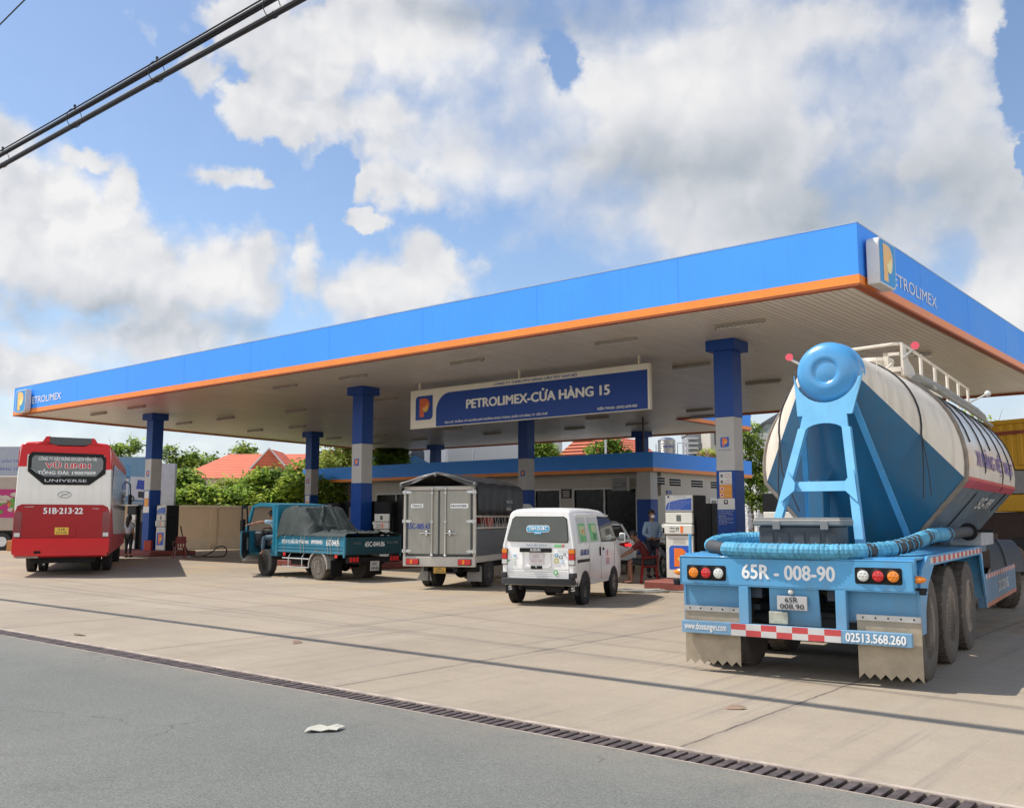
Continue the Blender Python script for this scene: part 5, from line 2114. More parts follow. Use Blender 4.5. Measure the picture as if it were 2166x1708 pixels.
# ---------------------------------------------------------------- grey box truck with tarpaulin
BT = thing('box_truck', 'grey steel doored box truck with a black tarpaulin roof, behind the white minivan', 'truck', (-1.63, 21.3, 0), R(-17))
galv = mat('galvanised', (.30, .29, .25), .42, .35, streak=.3, scol=(.18, .16, .13), var=.09, vs=2, bump=.05)
cream_t = mat('frame_cream', (.44, .41, .36), .5, var=.1)
tarp = mat('tarp_black', (.022, .022, .024), .5, spec=.3, var=.3, vs=3)
b = MB().m(cream_t)
b.box(-.86, -.80, 0, .08, .73, 2.26, .01)
b.box(.80, .86, 0, .08, .73, 2.26, .01)
b.box(-.86, .86, 0, .08, 2.20, 2.29, .01)
b.box(-.86, .86, -.01, .08, .51, .73, .01)
b.box(-.84, .84, .08, 3.6, .60, .74)
b.build('door_frame', BT)
for s_ in (-1, 1):
    x0, x1 = sorted((s_ * .012, s_ * .795))
    b = MB().m(galv)
    b.box(x0, x1, .0, .04, .75, 2.19, .008)
    b.m(mat('door_rubber', (.05, .055, .05), .7))
    b.box(*sorted((s_ * .745, s_ * .79)), -.006, 0, .76, 2.18)
    b.box(x0, x1, -.006, 0, .75, .79)
    if s_ > 0:
        b.box(-.02, .02, -.008, .0, .78, 2.18)
    d_ = b.build('rear_door', BT)
    b = MB().m(cream_t)
    xb_ = s_ * .16
    b.cyl((xb_, -.03, .72), (xb_, -.03, 2.25), .018, n=10)
    b.m(M_STEEL)
    for z_ in (.76, 1.50, 2.14, 2.24):
        b.box(xb_ - .035, xb_ + .035, -.05, 0, z_ - .02, z_ + .02, .006)
    b.tube([(xb_, -.05, 1.24), (xb_ + s_ * .12, -.06, 1.25), (xb_ + s_ * .28, -.05, 1.235)], .013, 8)
    b.box(xb_ + s_ * .12 - .03, xb_ + s_ * .12 + .03, -.07, 0, 1.19, 1.30, .008)
    b.build('lock_rod', d_)
    for z_ in (.85, 1.51, 2.16):
        b = MB().m(M_STEEL)
        b.cyl((s_ * .82, -.03, z_ - .045), (s_ * .82, -.03, z_ + .045), .024, n=10)
        b.prism([(s_ * .88, z_ - .035), (s_ * .70, z_ - .03), (s_ * .64, z_), (s_ * .70, z_ + .03), (s_ * .88, z_ + .035)], -.022, -.004, 'y')
        b.build('hinge', BT)
    b = MB().m(M_BLACK)
    xl = s_ * .62
    b.box(xl - .16, xl + .16, -.03, -.01, .545, .685, .01)
    b.m(M_RED_L).box(xl - .145, xl + .145, -.045, -.03, .56, .67, .01)
    b.m(M_ORANGE_L).box(xl - .05, xl + .0, -.048, -.044, .565, .665, .004)
    b.build('tail_lamp', BT)
b = MB()
text(b, '65C-085.43', M_INK_B, (-.765, .0, 1.335), X, Z, .55, .13, .03, .004)
b.m(M_INK_W)
face(b, rrect(-.68, -.38, 1.81, 1.90, .02), (0, 0, 0), X, Z, .003)
face(b, rrect(.27, .69, 1.80, 1.90, .02), (0, 0, 0), X, Z, .003)
text(b, 'THACO', M_INK_K, (-.65, 0, 1.83), X, Z, .24, .045, .03, .006)
text(b, 'FRONTIER', M_INK_K, (.29, 0, 1.825), X, Z, .37, .045, .03, .006)
b.build('lettering', BT, fix=False)
# sides: lower steel boards, rails, ropes; tarp above
b = MB().m(mat('side_board', (.10, .105, .11), .45, .4, var=.2))
for s_ in (-1, 1):
    b.box(*sorted((s_ * .82, s_ * .85)), .09, 3.6, .74, 1.32, .004)
    for k in range(5):
        b.box(*sorted((s_ * .85, s_ * .86)), .1, 3.58, .82 + k * .10, .84 + k * .10)
b.box(-.85, .85, 3.57, 3.6, .74, 2.2)
b.build('side_board', BT)
b = MB().m(cream_t)
for s_ in (-1, 1):
    for z_ in (1.36, 1.62):
        b.box(*sorted((s_ * .825, s_ * .855)), .09, 3.6, z_ - .02, z_ + .02)
    for k in range(7):
        y_ = .3 + k * .52
        b.tube([(s_ * .87, y_, 1.66), (s_ * .87, y_ + .15, 1.34), (s_ * .87, y_ + .30, 1.66), (s_ * .87, y_ + .42, 1.34)], .006, 5)
b.build('side_rail', BT)
b = MB().m(mat('load_red', (.30, .05, .04), .6, var=.3))
b.box(.30, .82, 1.0, 1.4, .75, 1.60, .01)
b.m(mat('load_grey', (.15, .14, .13), .7, var=.3))
b.box(-.7, .8, .4, 3.3, .75, 1.45, .02)
b.build('cargo', BT)
# tarpaulin
b = MB().m(tarp)
nx, ny = 24, 40
vs = []
for j in range(ny + 1):
    y_ = -.10 + 3.75 * j / ny
    for i in range(nx + 1):
        t_ = i / nx * 2 - 1
        a = abs(t_)
        if a < .62:
            x = t_ / .62 * .86
            z = 2.60 - .235 * abs(x / .86) ** 1.25
            if j == 0:
                z -= .03
            z += .010 * sin(7 * y_ + 5 * x)
        else:
            f_ = (a - .62) / .38
            x = (1 if t_ > 0 else -1) * (.87 + .03 * f_ + .022 * sin(y_ * 11 + f_ * 2) * f_)
            z = 2.365 - (.72 if y_ > .06 else .12) * f_
        vs.append((x, y_, z))
b.add(vs, [(j * (nx + 1) + i, j * (nx + 1) + i + 1, (j + 1) * (nx + 1) + i + 1, (j + 1) * (nx + 1) + i) for j in range(ny) for i in range(nx)], True)
tp = b.build('tarpaulin', BT, fix=False)
m_ = tp.modifiers.new('thick', 'SOLIDIFY')
m_.thickness = .012
# folded front hem of the tarp
b = MB().m(mat('tarp_grey', (.13, .13, .125), .4, var=.35, vs=8))
for k, (dz, dy) in enumerate(((0, -.115), (-.030, -.118), (-.055, -.117))):
    pts = [(x, dy + .01 * sin(x * 9 + k), 2.60 - .235 * (abs(x) / .86) ** 1.25 - .012 + dz * (.5 + abs(x) * 1.6) - .008 * sin(abs(x) * 12 + k)) for x in [-.90 + 1.8 * i / 24 for i in range(25)]]
    b.tube(pts, .013 - .002 * k, 6)
b.ball((-.05, -.13, 2.53), .035, 8, 6)
b.ball((-.88, -.10, 2.30), .05, 8, 6)
b.ball((.88, -.10, 2.32), .05, 8, 6)
b.build('tarp_hem', tp)
b = MB().m(mat('ink_tarp', (.55, .55, .52), .5))
b = MB()
text(b, 'VẬN TẢI', mat('ink_tarp', (0, 0, 0)), (.915, 2.1, 1.92), Y, Z, .5, .10, .02, .004)
text(b, 'HÀNG', mat('ink_tarp', (0, 0, 0)), (.915, 2.1, 1.76), Y, Z, .4, .10, .02, .004)
b.build('tarp_lettering', tp, fix=False)
b = MB().m(mat('plate_yellow', (.42, .24, .03), .5, var=.2))
b.box(-.12, .17, -.005, .01, .365, .50, .004)
text(b, '65C', M_INK_K, (-.03, -.005, .44), X, Z, .12, .045, .0, .002)
text(b, '085.43', M_INK_K, (-.08, -.005, .38), X, Z, .22, .045, .0, .002)
b.build('number_plate', BT, fix=False)
b = MB().m(M_BLACK)
b.box(-.40, -.30, .1, 4.4, .40, .60)
b.box(.30, .40, .1, 4.4, .40, .60)
b.cyl((-.75, 1.2, .36), (.75, 1.2, .36), .05, n=10)
b.ball((.1, 1.2, .36), .16, 14, 8)
b.box(.20, .75, .5, .75, .38, .55, .02)
b.box(-.2, .25, .1, .14, .45, .6)
b.cyl((-.35, .3, .12), (-.35, .3, .42), .018, n=8)
b.build('chassis', BT)
for s_ in (-1, 1):
    wt, wr_ = MB(), MB()
    wheel(wt, wr_, s_ * .70, 1.2, .36, .19, s_)
    wheel(wt, wr_, s_ * .49, 1.2, .36, .18, s_)
    w_ = wt.build('wheel', BT, fix=False)
    wr_.build('rim', w_, fix=False)
    wt, wr_ = MB(), MB()
    wheel(wt, wr_, s_ * .70, 4.0, .36, .20, s_)
    w_ = wt.build('wheel', BT, fix=False)
    wr_.build('rim', w_, fix=False)
    b = MB().m(mat('flap_grey', (.22, .21, .20), .6, var=.2))
    b.prism([(s_ * .40, .16), (s_ * .78, .16), (s_ * .62, .50), (s_ * .50, .50)] if s_ < 0 else [(.45, .16), (.80, .16), (.80, .5), (.45, .5)], .62, .63, 'y')
    if s_ > 0:
        b.cur = 0
    b.build('mud_flap', BT)
b = MB().m(mat('cab_white', (.6, .6, .58), .3, coat=.4))
b.box(-.82, .82, 3.75, 5.1, .45, 1.95, .12)
b.m(M_GLASS).box(.822, .83, 4.1, 4.8, 1.2, 1.75)
b.m(M_WHITE).prism([(3.7, 1.95), (4.6, 1.98), (3.75, 2.35)], -.5, .5, 'x')
b.build('cab', BT)
# ================================================================ red and white coach
BS = thing('coach', 'red and white long distance coach with white lettering on its rear window', 'bus', (-12.3, 26.1, 0), R(20.3))
red = mat('coach_red', (.60, .010, .014), .35, spec=.3, var=.05, vs=1.5, coat=.1, dirt=.15, dz=(.4, 1.0), dcol=(.25, .10, .08))
redd = mat('coach_dark_red', (.34, .006, .010), .35, spec=.3, var=.06, vs=1.5, coat=.1)
cwh = mat('coach_white', (.80, .78, .72), .35, streak=.15, scol=(.42, .38, .30), var=.05, vs=1.5, coat=.1, dirt=.3, dz=(1.7, 2.3), dcol=(.40, .36, .28))


def bsec(y, k=1.0, top=3.64, z0=.52):
    h = 1.20
    hw = lambda z: (h - .045 * max(0, (z - 1.9) / 1.6)) * k
    r_ = [(hw(0) - .05, z0), (hw(0), z0 + .18), (hw(1), 1.02), (hw(1), 1.95), (hw(2.9), 2.94), (hw(3.3), top - .20)]
    for i in range(1, 6):
        a = pi / 2 * i / 5
        r_.append((hw(3.4) - .20 * (1 - cos(a)), top - .20 + .20 * sin(a)))
    r_.append((hw(3.4) * .5, top + .03))
    return [(x, y, z) for x, z in r_] + [(-x, y, z) for x, z in reversed(r_)]


b = MB().m(cwh)
b.m(cwh).m(red)
b.cur = 0
b.loft([bsec(0, .985, 3.60, .56), bsec(.05), bsec(.3), bsec(6, 1, 3.64), bsec(11.7, 1, 3.64), bsec(12.0, .96, 3.55)])
bb = b.build('body', BS)
for p in bb.data.polygons:
    if (p.center.z > 2.94 or p.center.z < 1.02) and abs(p.normal.y) < .9:
        p.material_index = 1


def bp(m_, poly, o_=.008, mbx=None, th=.012):
    face_(mbx or b, m_, poly, o_, th)


def face_(mbx, m_, poly, o_, th=.012):
    mbx.m(m_)
    face(mbx, poly, (0, 0, 0), X, Z, o_, th)


b = MB()
bp(red, [(-1.155, 2.97), (-1.125, 3.42), (-1.09, 3.55), (-1.0, 3.61), (1.0, 3.61), (1.09, 3.55), (1.125, 3.42), (1.155, 2.92), (.98, 2.90), (.98, 3.30), (-.96, 3.30), (-.96, 2.97)], .008)
bp(redd, [(-1.19, .98), (-1.185, 1.72), (-1.13, 1.90), (-1.02, 1.95), (1.0, 1.94), (1.12, 1.88), (1.185, 1.72), (1.19, .98)], .010)
b.m(red)
b.prism([(-1.205, .66), (-1.205, 1.03), (1.205, 1.03), (1.205, .66), (1.10, .56), (-1.10, .56)], -.07, .02, 'y')
b.build('rear_panel', BS, bevel=.02)
b = MB().m(red)
# roof spoiler with black duct
b.loft([[(x, y_, z) for x, z in ((-.72, 3.60), (-.60, 3.66 * k_), (-.52, 3.80 * k_), (-.42, 3.81 * k_), (-.37, 3.62), (-.20, 3.55), (.46, 3.55), (.60, 3.62), (.63, 3.78 * k_), (.70, 3.77 * k_), (.78, 3.64 * k_), (.90, 3.59))] for y_, k_ in ((-.04, 1.0), (.5, 1.0), (1.6, .985))])
sp_ = b.build('roof_spoiler', BS)
b = MB().m(mat('duct_black', (.012, .015, .014), .25, coat=.5))
b.prism([(-.42, 3.62), (-.42, 3.79), (.63, 3.77), (.62, 3.63), (.46, 3.57), (-.26, 3.57)], -.055, 1.8, 'y')
b.build('air_duct', BS)
b = MB().m(red)
for s_ in (-1, 1):
    for (z0, z1) in ((2.92, 3.40),):
        b.prism([(.03, z0), (11.9, z0 + .30), (11.9, z1), (.03, z1)], *sorted((s_ * 1.14, s_ * 1.175)), 'x')
    b.prism([(.03, .98), (.03, 1.80), (.5, 1.95), (2.2, 1.1), (11.9, .95), (11.9, .6), (.03, .6)], *sorted((s_ * 1.195, s_ * 1.207)), 'x')
b.build('side_flash', BS)
b = MB().m(M_BLACK)
gw = [(-.93, 3.25), (-.85, 3.37), (.93, 3.34), (1.02, 3.22), (1.02, 2.80), (.62, 2.48), (-.52, 2.48), (-.93, 2.84)]
face_(b, M_BLACK, gw, .020, .02)
rw_ = b.build('rear_window_surround', BS)
b = MB()
cg = mat('coach_glass', (.045, .055, .050), .06, spec=.9, var=.35, vs=4, coat=.5)
face_(b, cg, [(-.84, 3.20), (-.78, 3.28), (.90, 3.24), (.95, 3.15), (.95, 2.92), (.78, 2.72), (-.50, 2.72), (-.70, 2.80), (-.84, 2.95)], .026)
b.m(M_STEEL)
b.tube([(-.85, -.03, 2.93), (-.70, -.03, 2.80), (-.50, -.03, 2.71), (-.10, -.03, 2.70)], .008, 5)
rg = b.build('rear_window', BS)
b = MB()
text(b, 'CÔNG TY XÂY DỰNG DU LỊCH VẬN TẢI', M_INK_W, (-.68, -.026, 3.125), X, Z, 1.46, .135, .03, .003)
text(b, 'VŨ LINH', M_INK_W, (-.515, -.026, 2.925), X, Z, 1.16, .21, .085, .004)
text(b, 'VŨ LINH', M_INK_R, (-.50, -.026, 2.935), X, Z, 1.13, .19, .03, .008)
text(b, 'TỔNG ĐÀI: 19007009', M_INK_W, (-.69, -.026, 2.765), X, Z, 1.46, .14, .035, .004)
text(b, 'UNIVERSE', mat('chrome_ink', (.55, .55, .55), .3, .6), (-.50, -.020, 2.56), X, Z, 1.05, .075, .0, .004)
b.build('lettering', rg, fix=False)
b = MB()
text(b, '51B·213·22', M_INK_W, (-.49, -.012, 1.69), X, Z, .99, .17, .035, .004)
text(b, 'UNIVERSE', M_STEEL, (-.95, -.012, 1.865), X, Z, .22, .03, .0, .004)
text(b, 'NOBLE', M_STEEL, (.74, -.012, 1.82), X, Z, .16, .03, .0, .004)
b.m(M_STEEL)
el = [(.01 + .165 * cos(a), -.014, 2.215 + .085 * sin(a)) for a in [2 * pi * k / 28 for k in range(28)]]
b.tube(el, .010, 6, True)
b.tube([(-.07, -.014, 2.15), (-.05, -.014, 2.21), (.02, -.014, 2.22), (.08, -.014, 2.22), (.10, -.014, 2.28)], .012, 5)
b.tube([(-.06, -.014, 2.28), (-.07, -.014, 2.24)], .010, 5)
b.build('lettering', bb, fix=False)
b = MB().m(redd)
b.box(-.33, .34, -.024, -.008, 1.06, 1.35, .006)
b.m(mat('plate_yellow_bright', (.72, .45, .05), .45, var=.1)).box(-.18, .165, -.034, -.024, 1.13, 1.325, .004)
text(b, '51B', M_INK_K, (-.09, -.034, 1.24), X, Z, .16, .06, .01, .003)
text(b, '213.22', M_INK_K, (-.14, -.034, 1.155), X, Z, .26, .06, .01, .003)
b.build('number_plate', BS, fix=False)
lampd = mat('lamp_dark_red', (.20, .012, .015), .15, var=.2, coat=.5)
for s_ in (-1, 1):
    b = MB().m(lampd)
    face_(b, lampd, [(s_ * 1.195, 1.04), (s_ * 1.19, 1.70), (s_ * 1.12, 1.78), (s_ * 1.0, 1.72), (s_ * 1.0, 1.04)][::-s_], .022, .03)
    b.m(M_CLEAR_L).box(*sorted((s_ * 1.03, s_ * 1.17)), -.03, -.02, 1.075, 1.18, .01)
    b.build('tail_lamp', BS)
    for yy in (3.1, 9.2):
        wt, wr_ = MB(), MB()
        wheel(wt, wr_, s_ * 1.03, yy, .49, .26, s_)
        if yy < 5:
            wheel(wt, wr_, s_ * .72, yy, .49, .24, s_)
        w_ = wt.build('wheel', BS, fix=False)
        wr_.build('rim', w_, fix=False)
    b = MB().m(mat('coach_side_glass', (.05, .07, .08), .08, spec=.9, var=.3, vs=1.2, coat=.6))
    b.prism([(.45, 2.35), (.9, 3.10), (11.6, 3.20), (11.6, 1.85), (1.6, 1.85)], *sorted((s_ * 1.165, s_ * 1.20)), 'x')
    b.build('side_window', BS)
b = MB().m(M_BLACK)
b.box(-.8, .8, .6, 11.5, .34, .62)
b.cyl((-.58, -.06, .66), (-.58, .3, .66), .07, n=16)
b.cyl((-.66, -.06, .66), (-.5, -.06, .66), .04, n=8)
b.m(mat('skirt_grey', (.30, .25, .22), .6, var=.2)).box(-1.10, -.55, -.02, .10, .50, .60, .01)
b.m(M_CLEAR_L)
b.prism([(-.70, .20), (-.62, .20), (-.66, .28)], 2.55, 2.56, 'y')
b.build('underbody', BS)
b = MB().m(M_BLACK)
b.tube([(1.18, 11.8, 3.0), (1.34, 12.2, 2.9), (1.36, 12.25, 2.5)], .025, 6)
b.box(1.28, 1.42, 12.15, 12.3, 2.1, 2.5, .03)
b.build('mirror', BS)

# ================================================================ small green dropside truck
GT = thing('dropside_truck', 'small teal dropside truck with open driver door and grey tarpaulin over its load', 'truck', (-3.5, 24.3, 0), R(45))
teal = mat('truck_teal', (.015, .165, .25), .4, var=.08, vs=2, coat=.1, dirt=.3, dz=(.4, .9), dcol=(.15, .15, .13))
tealShade = mat('truck_teal_shaded', (.010, .050, .065), .5, spec=.3, var=.12, vs=2)  # shade on the tailgate put into the colour, a darkened copy of teal
b = MB().m(tealShade)
b.box(-.85, .85, 0, .04, .68, 1.10, .006)
tg = b.build('tailgate', GT)
b = MB()
text(b, '65C-044.86', M_INK_W, (-.29, 0, .86), X, Z, .62, .13, .03, .004)
text(b, 'THACO', M_STEEL, (-.66, 0, .93), X, Z, .25, .05, .01, .004)
text(b, 'FRONTIER', M_STEEL, (.40, 0, .93), X, Z, .36, .05, .01, .004)
b.build('lettering', tg, fix=False)
for s_ in (-1, 1):
    b = MB().m(teal)
    x0, x1 = sorted((s_ * .83, s_ * .86))
    b.box(x0, x1, .02, 3.22, .68, 1.10, .004)
    for z0, z1 in ((.68, .72), (.78, .81), (.86, .885), (1.07, 1.115)):
        b.box(*sorted((s_ * .858, s_ * .875)), .02, 3.22, z0, z1, .003)
    for y_ in (.03, 3.16):
        b.box(*sorted((s_ * .858, s_ * .885)), y_, y_ + .07, .60, 1.14, .003)
    sd = b.build('side_board', GT)
    if s_ < 0:
        b = MB()
        rt = Vector((0, -1, 0))
        text(b, 'DỊCH VỤ NẤU ĂN THẢO MAI', M_INK_W, (-.862, 2.95, .885), rt, Z, 1.28, .17, .03, .004)
        text(b, '0939303455', M_INK_W, (-.862, 1.55, .915), rt, Z, .52, .10, .04, .004)
        text(b, '65C-044.86', M_INK_W, (-.862, .86, .885), rt, Z, .58, .15, .03, .004)
        b.build('lettering', sd, fix=False)
        b = MB().m(mat('string', (.40, .38, .30), .8))
        for y_ in (2.8, 2.0, 1.85, .75, .62, .3):
            b.tube([(-.88, y_, .66), (-.885, y_ + .03, .9), (-.875, y_, 1.13), (-.5, y_ + .2, 1.22)], .007, 5)
        b.build('rope', sd)
b = MB().m(mat('bed_floor', (.06, .07, .07), .7))
b.box(-.83, .83, .04, 3.22, .66, .74)
b.box(-.84, .84, 3.2, 3.26, .68, 1.15)
b.build('bed', GT)
b = MB().m(M_BLACK)
b.box(-.38, -.28, .05, 4.9, .42, .60)
b.box(.28, .38, .05, 4.9, .42, .60)
b.cyl((-.7, 1.25, .34), (.7, 1.25, .34), .05, n=10)
b.ball((0, 1.25, .34), .15, 12, 8)
b.box(-.75, -.3, 2.1, 2.7, .35, .58, .02)
b.box(.3, .8, 2.0, 2.9, .32, .6, .03)
b.box(-.8, .8, .0, .08, .46, .60, .01)
b.box(-.75, .75, 3.0, 3.1, .45, .66)
b.build('chassis', GT)
b = MB().m(M_STEEL)
for z_ in (.30, .52):
    b.tube([(-.86, 1.65, z_), (-.87, 2.9, z_)], .016, 6)
for y_ in (1.95, 2.6):
    b.tube([(-.87, y_, .28), (-.87, y_, .55), (-.80, y_, .66)], .016, 6)
b.build('side_guard', GT)
b = MB().m(mat('guard_grey', (.33, .31, .28), .6, var=.2))
pts = [(1.25 + .44 * cos(a), .34 + .42 * sin(a)) for a in [-.1 + (pi + .2) * k / 12 for k in range(13)]]
for (y0, z0), (y1, z1) in zip(pts[:-1], pts[1:]):
    for s_ in (-1, 1):
        b.add([(s_ * .60, y0, z0), (s_ * .86, y0, z0), (s_ * .86, y1, z1), (s_ * .60, y1, z1)], [(0, 1, 2, 3)])
        b.add([(s_ * .86, y0, z0), (s_ * .86, y1, z1), (s_ * .86, y1 * .92 + .1, z1 * .92), (s_ * .86, y0 * .92 + .1, z0 * .92)], [(0, 1, 2, 3)])
b.build('mudguard', GT)
for s_ in (-1, 1):
    b = MB().m(M_BLACK)
    b.box(*sorted((s_ * .80, s_ * .45)), -.02, .0, .46, .64, .01)
    b.m(M_RED_L)
    for k in range(3):
        b.box(*sorted((s_ * (.49 + k * .10), s_ * (.57 + k * .10))), -.035, -.02, .49, .61, .006)
    b.build('tail_lamp', GT)
    for y_ in (2.75, .35):
        b = MB().m(M_RED_L)
        b.box(*sorted((s_ * .86, s_ * .88)), y_, y_ + .12, .58, .66, .006)
        b.build('side_marker', GT)
    b = MB().m(M_BLACK)
    b.box(*sorted((s_ * .46, s_ * .80)), .72, .735, .10, .52)
    b.build('mud_flap', GT)
    for y_, tw in ((1.25, 1), (3.87, 0)):
        wt, wr_ = MB(), MB()
        _mr = M_RUBBER
        M_RUBBER = dustt if tw else _mr
        wheel(wt, wr_, s_ * .74, y_, .335 if tw else .36, .20, s_, mat('pale_rim', (.42, .38, .32), .6, .2, var=.2) if tw else mat('dark_rim', (.05, .05, .05), .6))
        if tw:
            wheel(wt, wr_, s_ * .50, y_, .335, .18, s_)
        M_RUBBER = _mr
        w_ = wt.build('wheel', GT, fix=False)
        wr_.build('rim', w_, fix=False)
b = MB().m(mat('plate_white2', (.55, .54, .50), .4))
b.box(-.13, .15, -.03, -.02, .26, .50, .004)
text(b, '65C', M_INK_K, (-.07, -.03, .40), X, Z, .16, .07, .01, .003)
text(b, '044.86', M_INK_K, (-.11, -.03, .29), X, Z, .24, .07, .01, .003)
b.build('number_plate', GT, fix=False)
# cab: shell from pillars and panels, open side
b = MB().m(teal)
b.prism([(3.30, .55), (3.30, 1.22), (4.97, 1.22), (5.0, .55)], .78, .82, 'x')      # right side
b.prism([(4.55, 1.90), (4.65, 1.90), (5.0, 1.22), (4.90, 1.22)], .77, .83, 'x')
b.prism([(3.30, 1.2), (3.30, 1.93), (3.44, 1.93), (3.44, 1.2)], .77, .83, 'x')
b.prism([(3.30, 1.86), (3.30, 1.95), (4.25, 2.0), (4.62, 1.93), (4.60, 1.86), (4.20, 1.92)], -.82, .82, 'x')       # roof
b.prism([(3.28, .55), (3.28, 1.95), (3.42, 1.95), (3.42, .55)], -.82, .82, 'x')                               # back wall
b.prism([(3.42, .55), (3.42, 1.90), (3.56, 1.90), (3.50, 1.2), (3.50, .55)], -.83, -.76, 'x')                   # rear pillar
b.prism([(4.55, 1.90), (4.65, 1.90), (5.0, 1.22), (4.90, 1.22)], -.83, -.77, 'x')                               # windscreen pillar
b.prism([(4.88, .55), (4.88, 1.22), (5.03, 1.22), (5.08, .55)], -.83, .82, 'x')                                 # nose
b.box(-.82, .82, 3.42, 4.9, .55, .62)
b.box(-.82, -.62, 3.45, 3.60, .60, .85, .02)
b.build('cab', GT)
b = MB().m(mat('clear_glass', (.5, .55, .55), .05, alpha=.18))
b.add([(-.76, 4.64, 1.88), (.76, 4.64, 1.88), (.78, 4.97, 1.25), (-.78, 4.97, 1.25)], [(0, 1, 2, 3)])
b.build('windscreen', GT)
b = MB().m(mat('seat_vinyl', (.04, .04, .045), .5))
b.box(-.70, -.15, 3.5, 4.05, .80, .98, .05)
b.box(-.70, -.15, 3.45, 3.60, .95, 1.5, .05)
b.box(-.6, .7, 4.55, 4.9, .75, 1.20, .05)
b.build('seat', GT)
b = MB().m(M_BLACK)
b.tube([(-.42 + .19 * cos(a), 4.38 + .10 * sin(a), 1.18 + .12 * sin(a)) for a in [2 * pi * k / 20 for k in range(20)]], .014, 6, True)
b.cyl((-.42, 4.38, 1.18), (-.42, 4.6, 1.0), .02, n=8)
b.build('steering_wheel', GT)
# open door
b = MB().m(teal)
hx, hy = -.84, 4.82
dn = Vector((-sin(R(38)), -cos(R(38)), 0))
dth = Vector((cos(R(38)), -sin(R(38)), 0)) * .035
L_ = 1.28


def dpoly(poly, m_, off=0.0, th=1.0):
    b.m(m_)
    o_ = Vector((hx, hy, 0))
    a = [o_ + dn * s_ + Z * z_ + dth * off for s_, z_ in poly]
    c_ = [p + dth * th for p in a]
    n_ = len(a)
    b.add(a + c_, [list(range(n_)), list(range(2 * n_ - 1, n_ - 1, -1))] + [(i, i + n_, (i + 1) % n_ + n_, (i + 1) % n_) for i in range(n_)])


dpoly([(0, .55), (0, 1.22), (L_, 1.22), (L_, .60), (.9, .45)], teal)
dpoly([(0, 1.22), (.34, 1.86), (.42, 1.86), (.10, 1.22)], M_BLACK)
dpoly([(.34, 1.84), (.36, 1.92), (1.18, 1.92), (1.20, 1.84)], M_BLACK)
dpoly([(1.16, 1.9), (1.22, 1.9), (L_, 1.22), (L_ - .08, 1.22)], M_BLACK)
dpoly([(.05, .6), (.05, 1.2), (L_ - .04, 1.2), (L_ - .04, .64), (.9, .5)], M_BLACK, 1.0, .6)
b.m(mat('pocket_grey', (.22, .22, .22), .5))
dpoly([(.25, .70), (.3, 1.0), (.42, 1.05), (.5, .95), (.45, .70)], mat('pocket_grey', (0, 0, 0)), 1.6, .5)
b.m(M_BLACK).box(hx - .22, hx - .06, hy + .0, hy + .08, 1.15, 1.55, .03)
b.build('driver_door', GT)
b = MB().m(M_CLEAR_L)
b.box(-.80, -.55, 5.0, 5.08, .62, .85, .03)
b.m(mat('bumper_grey', (.35, .33, .31), .5)).box(-.84, .84, 5.0, 5.15, .36, .56, .04)
b.build('front_bumper', GT)
# tarp over load
b = MB().m(mat('tarp_green_grey', (.034, .044, .041), .72, spec=.25, var=.35, vs=2.5))
nx, ny = 46, 60
random.seed(5)
bum = [(random.uniform(.3, 3.2), random.uniform(-.8, .8), random.uniform(.1, .3), random.uniform(-.018, .022)) for _ in range(40)]
crs = [(random.uniform(-.2, 3.2), random.uniform(-.8, .8), random.uniform(0, pi), random.uniform(.018, .050)) for _ in range(46)]


def tz(x, y):
    if y > 2.3:
        h = 1.86
    elif y > 1.7:
        t_ = (y - 1.7) / .60
        h = 1.20 + .66 * (t_ ** .9)
    else:
        h = 1.20
    e_ = min(1, (.88 - abs(x)) / (.08 if y < 1.4 else .26 * (1 - .4 * max(0, min(1, (y - 2.4) / .7)))))
    e_ = max(0, e_) ** .6
    h = 1.12 + (h - 1.12) * e_
    for by, bx, br_, bh in bum:
        d2 = ((x - bx) ** 2 + (y - by) ** 2) / br_ ** 2
        if d2 < 1:
            h += bh * (1 - d2) ** 2
    for cy_, cx_, ca, ch in crs:
        dx_, dy_ = x - cx_, y - cy_
        al, ac = dx_ * cos(ca) + dy_ * sin(ca), -dx_ * sin(ca) + dy_ * cos(ca)
        if abs(al) < .55 and abs(ac) < .055:
            h += ch * (1 - abs(ac) / .055) * (1 - (al / .55) ** 2)
    return h


vs = []
for j in range(ny + 1):
    y_ = .02 + 3.15 * j / ny
    for i in range(nx + 1):
        x = -.90 + 1.8 * i / nx
        z = tz(x, y_)
        if y_ > 3.0:
            z = z - (y_ - 3.0) * .5
        vs.append((x, y_ + .02 * sin(x * 13), z))
b.add(vs, [(j * (nx + 1) + i, j * (nx + 1) + i + 1, (j + 1) * (nx + 1) + i + 1, (j + 1) * (nx + 1) + i) for j in range(ny) for i in range(nx)], False)
o = b.build('load_tarpaulin', GT, fix=False)
mo = o.modifiers.new('thick', 'SOLIDIFY')
mo.thickness = .008
b = MB().m(mat('load_dark', (.03, .03, .03), .8))
b.box(-.8, .8, .1, 3.15, .74, 1.10)
b.box(-.60, .60, 2.4, 3.0, 1.1, 1.74)
b.build('load', GT)


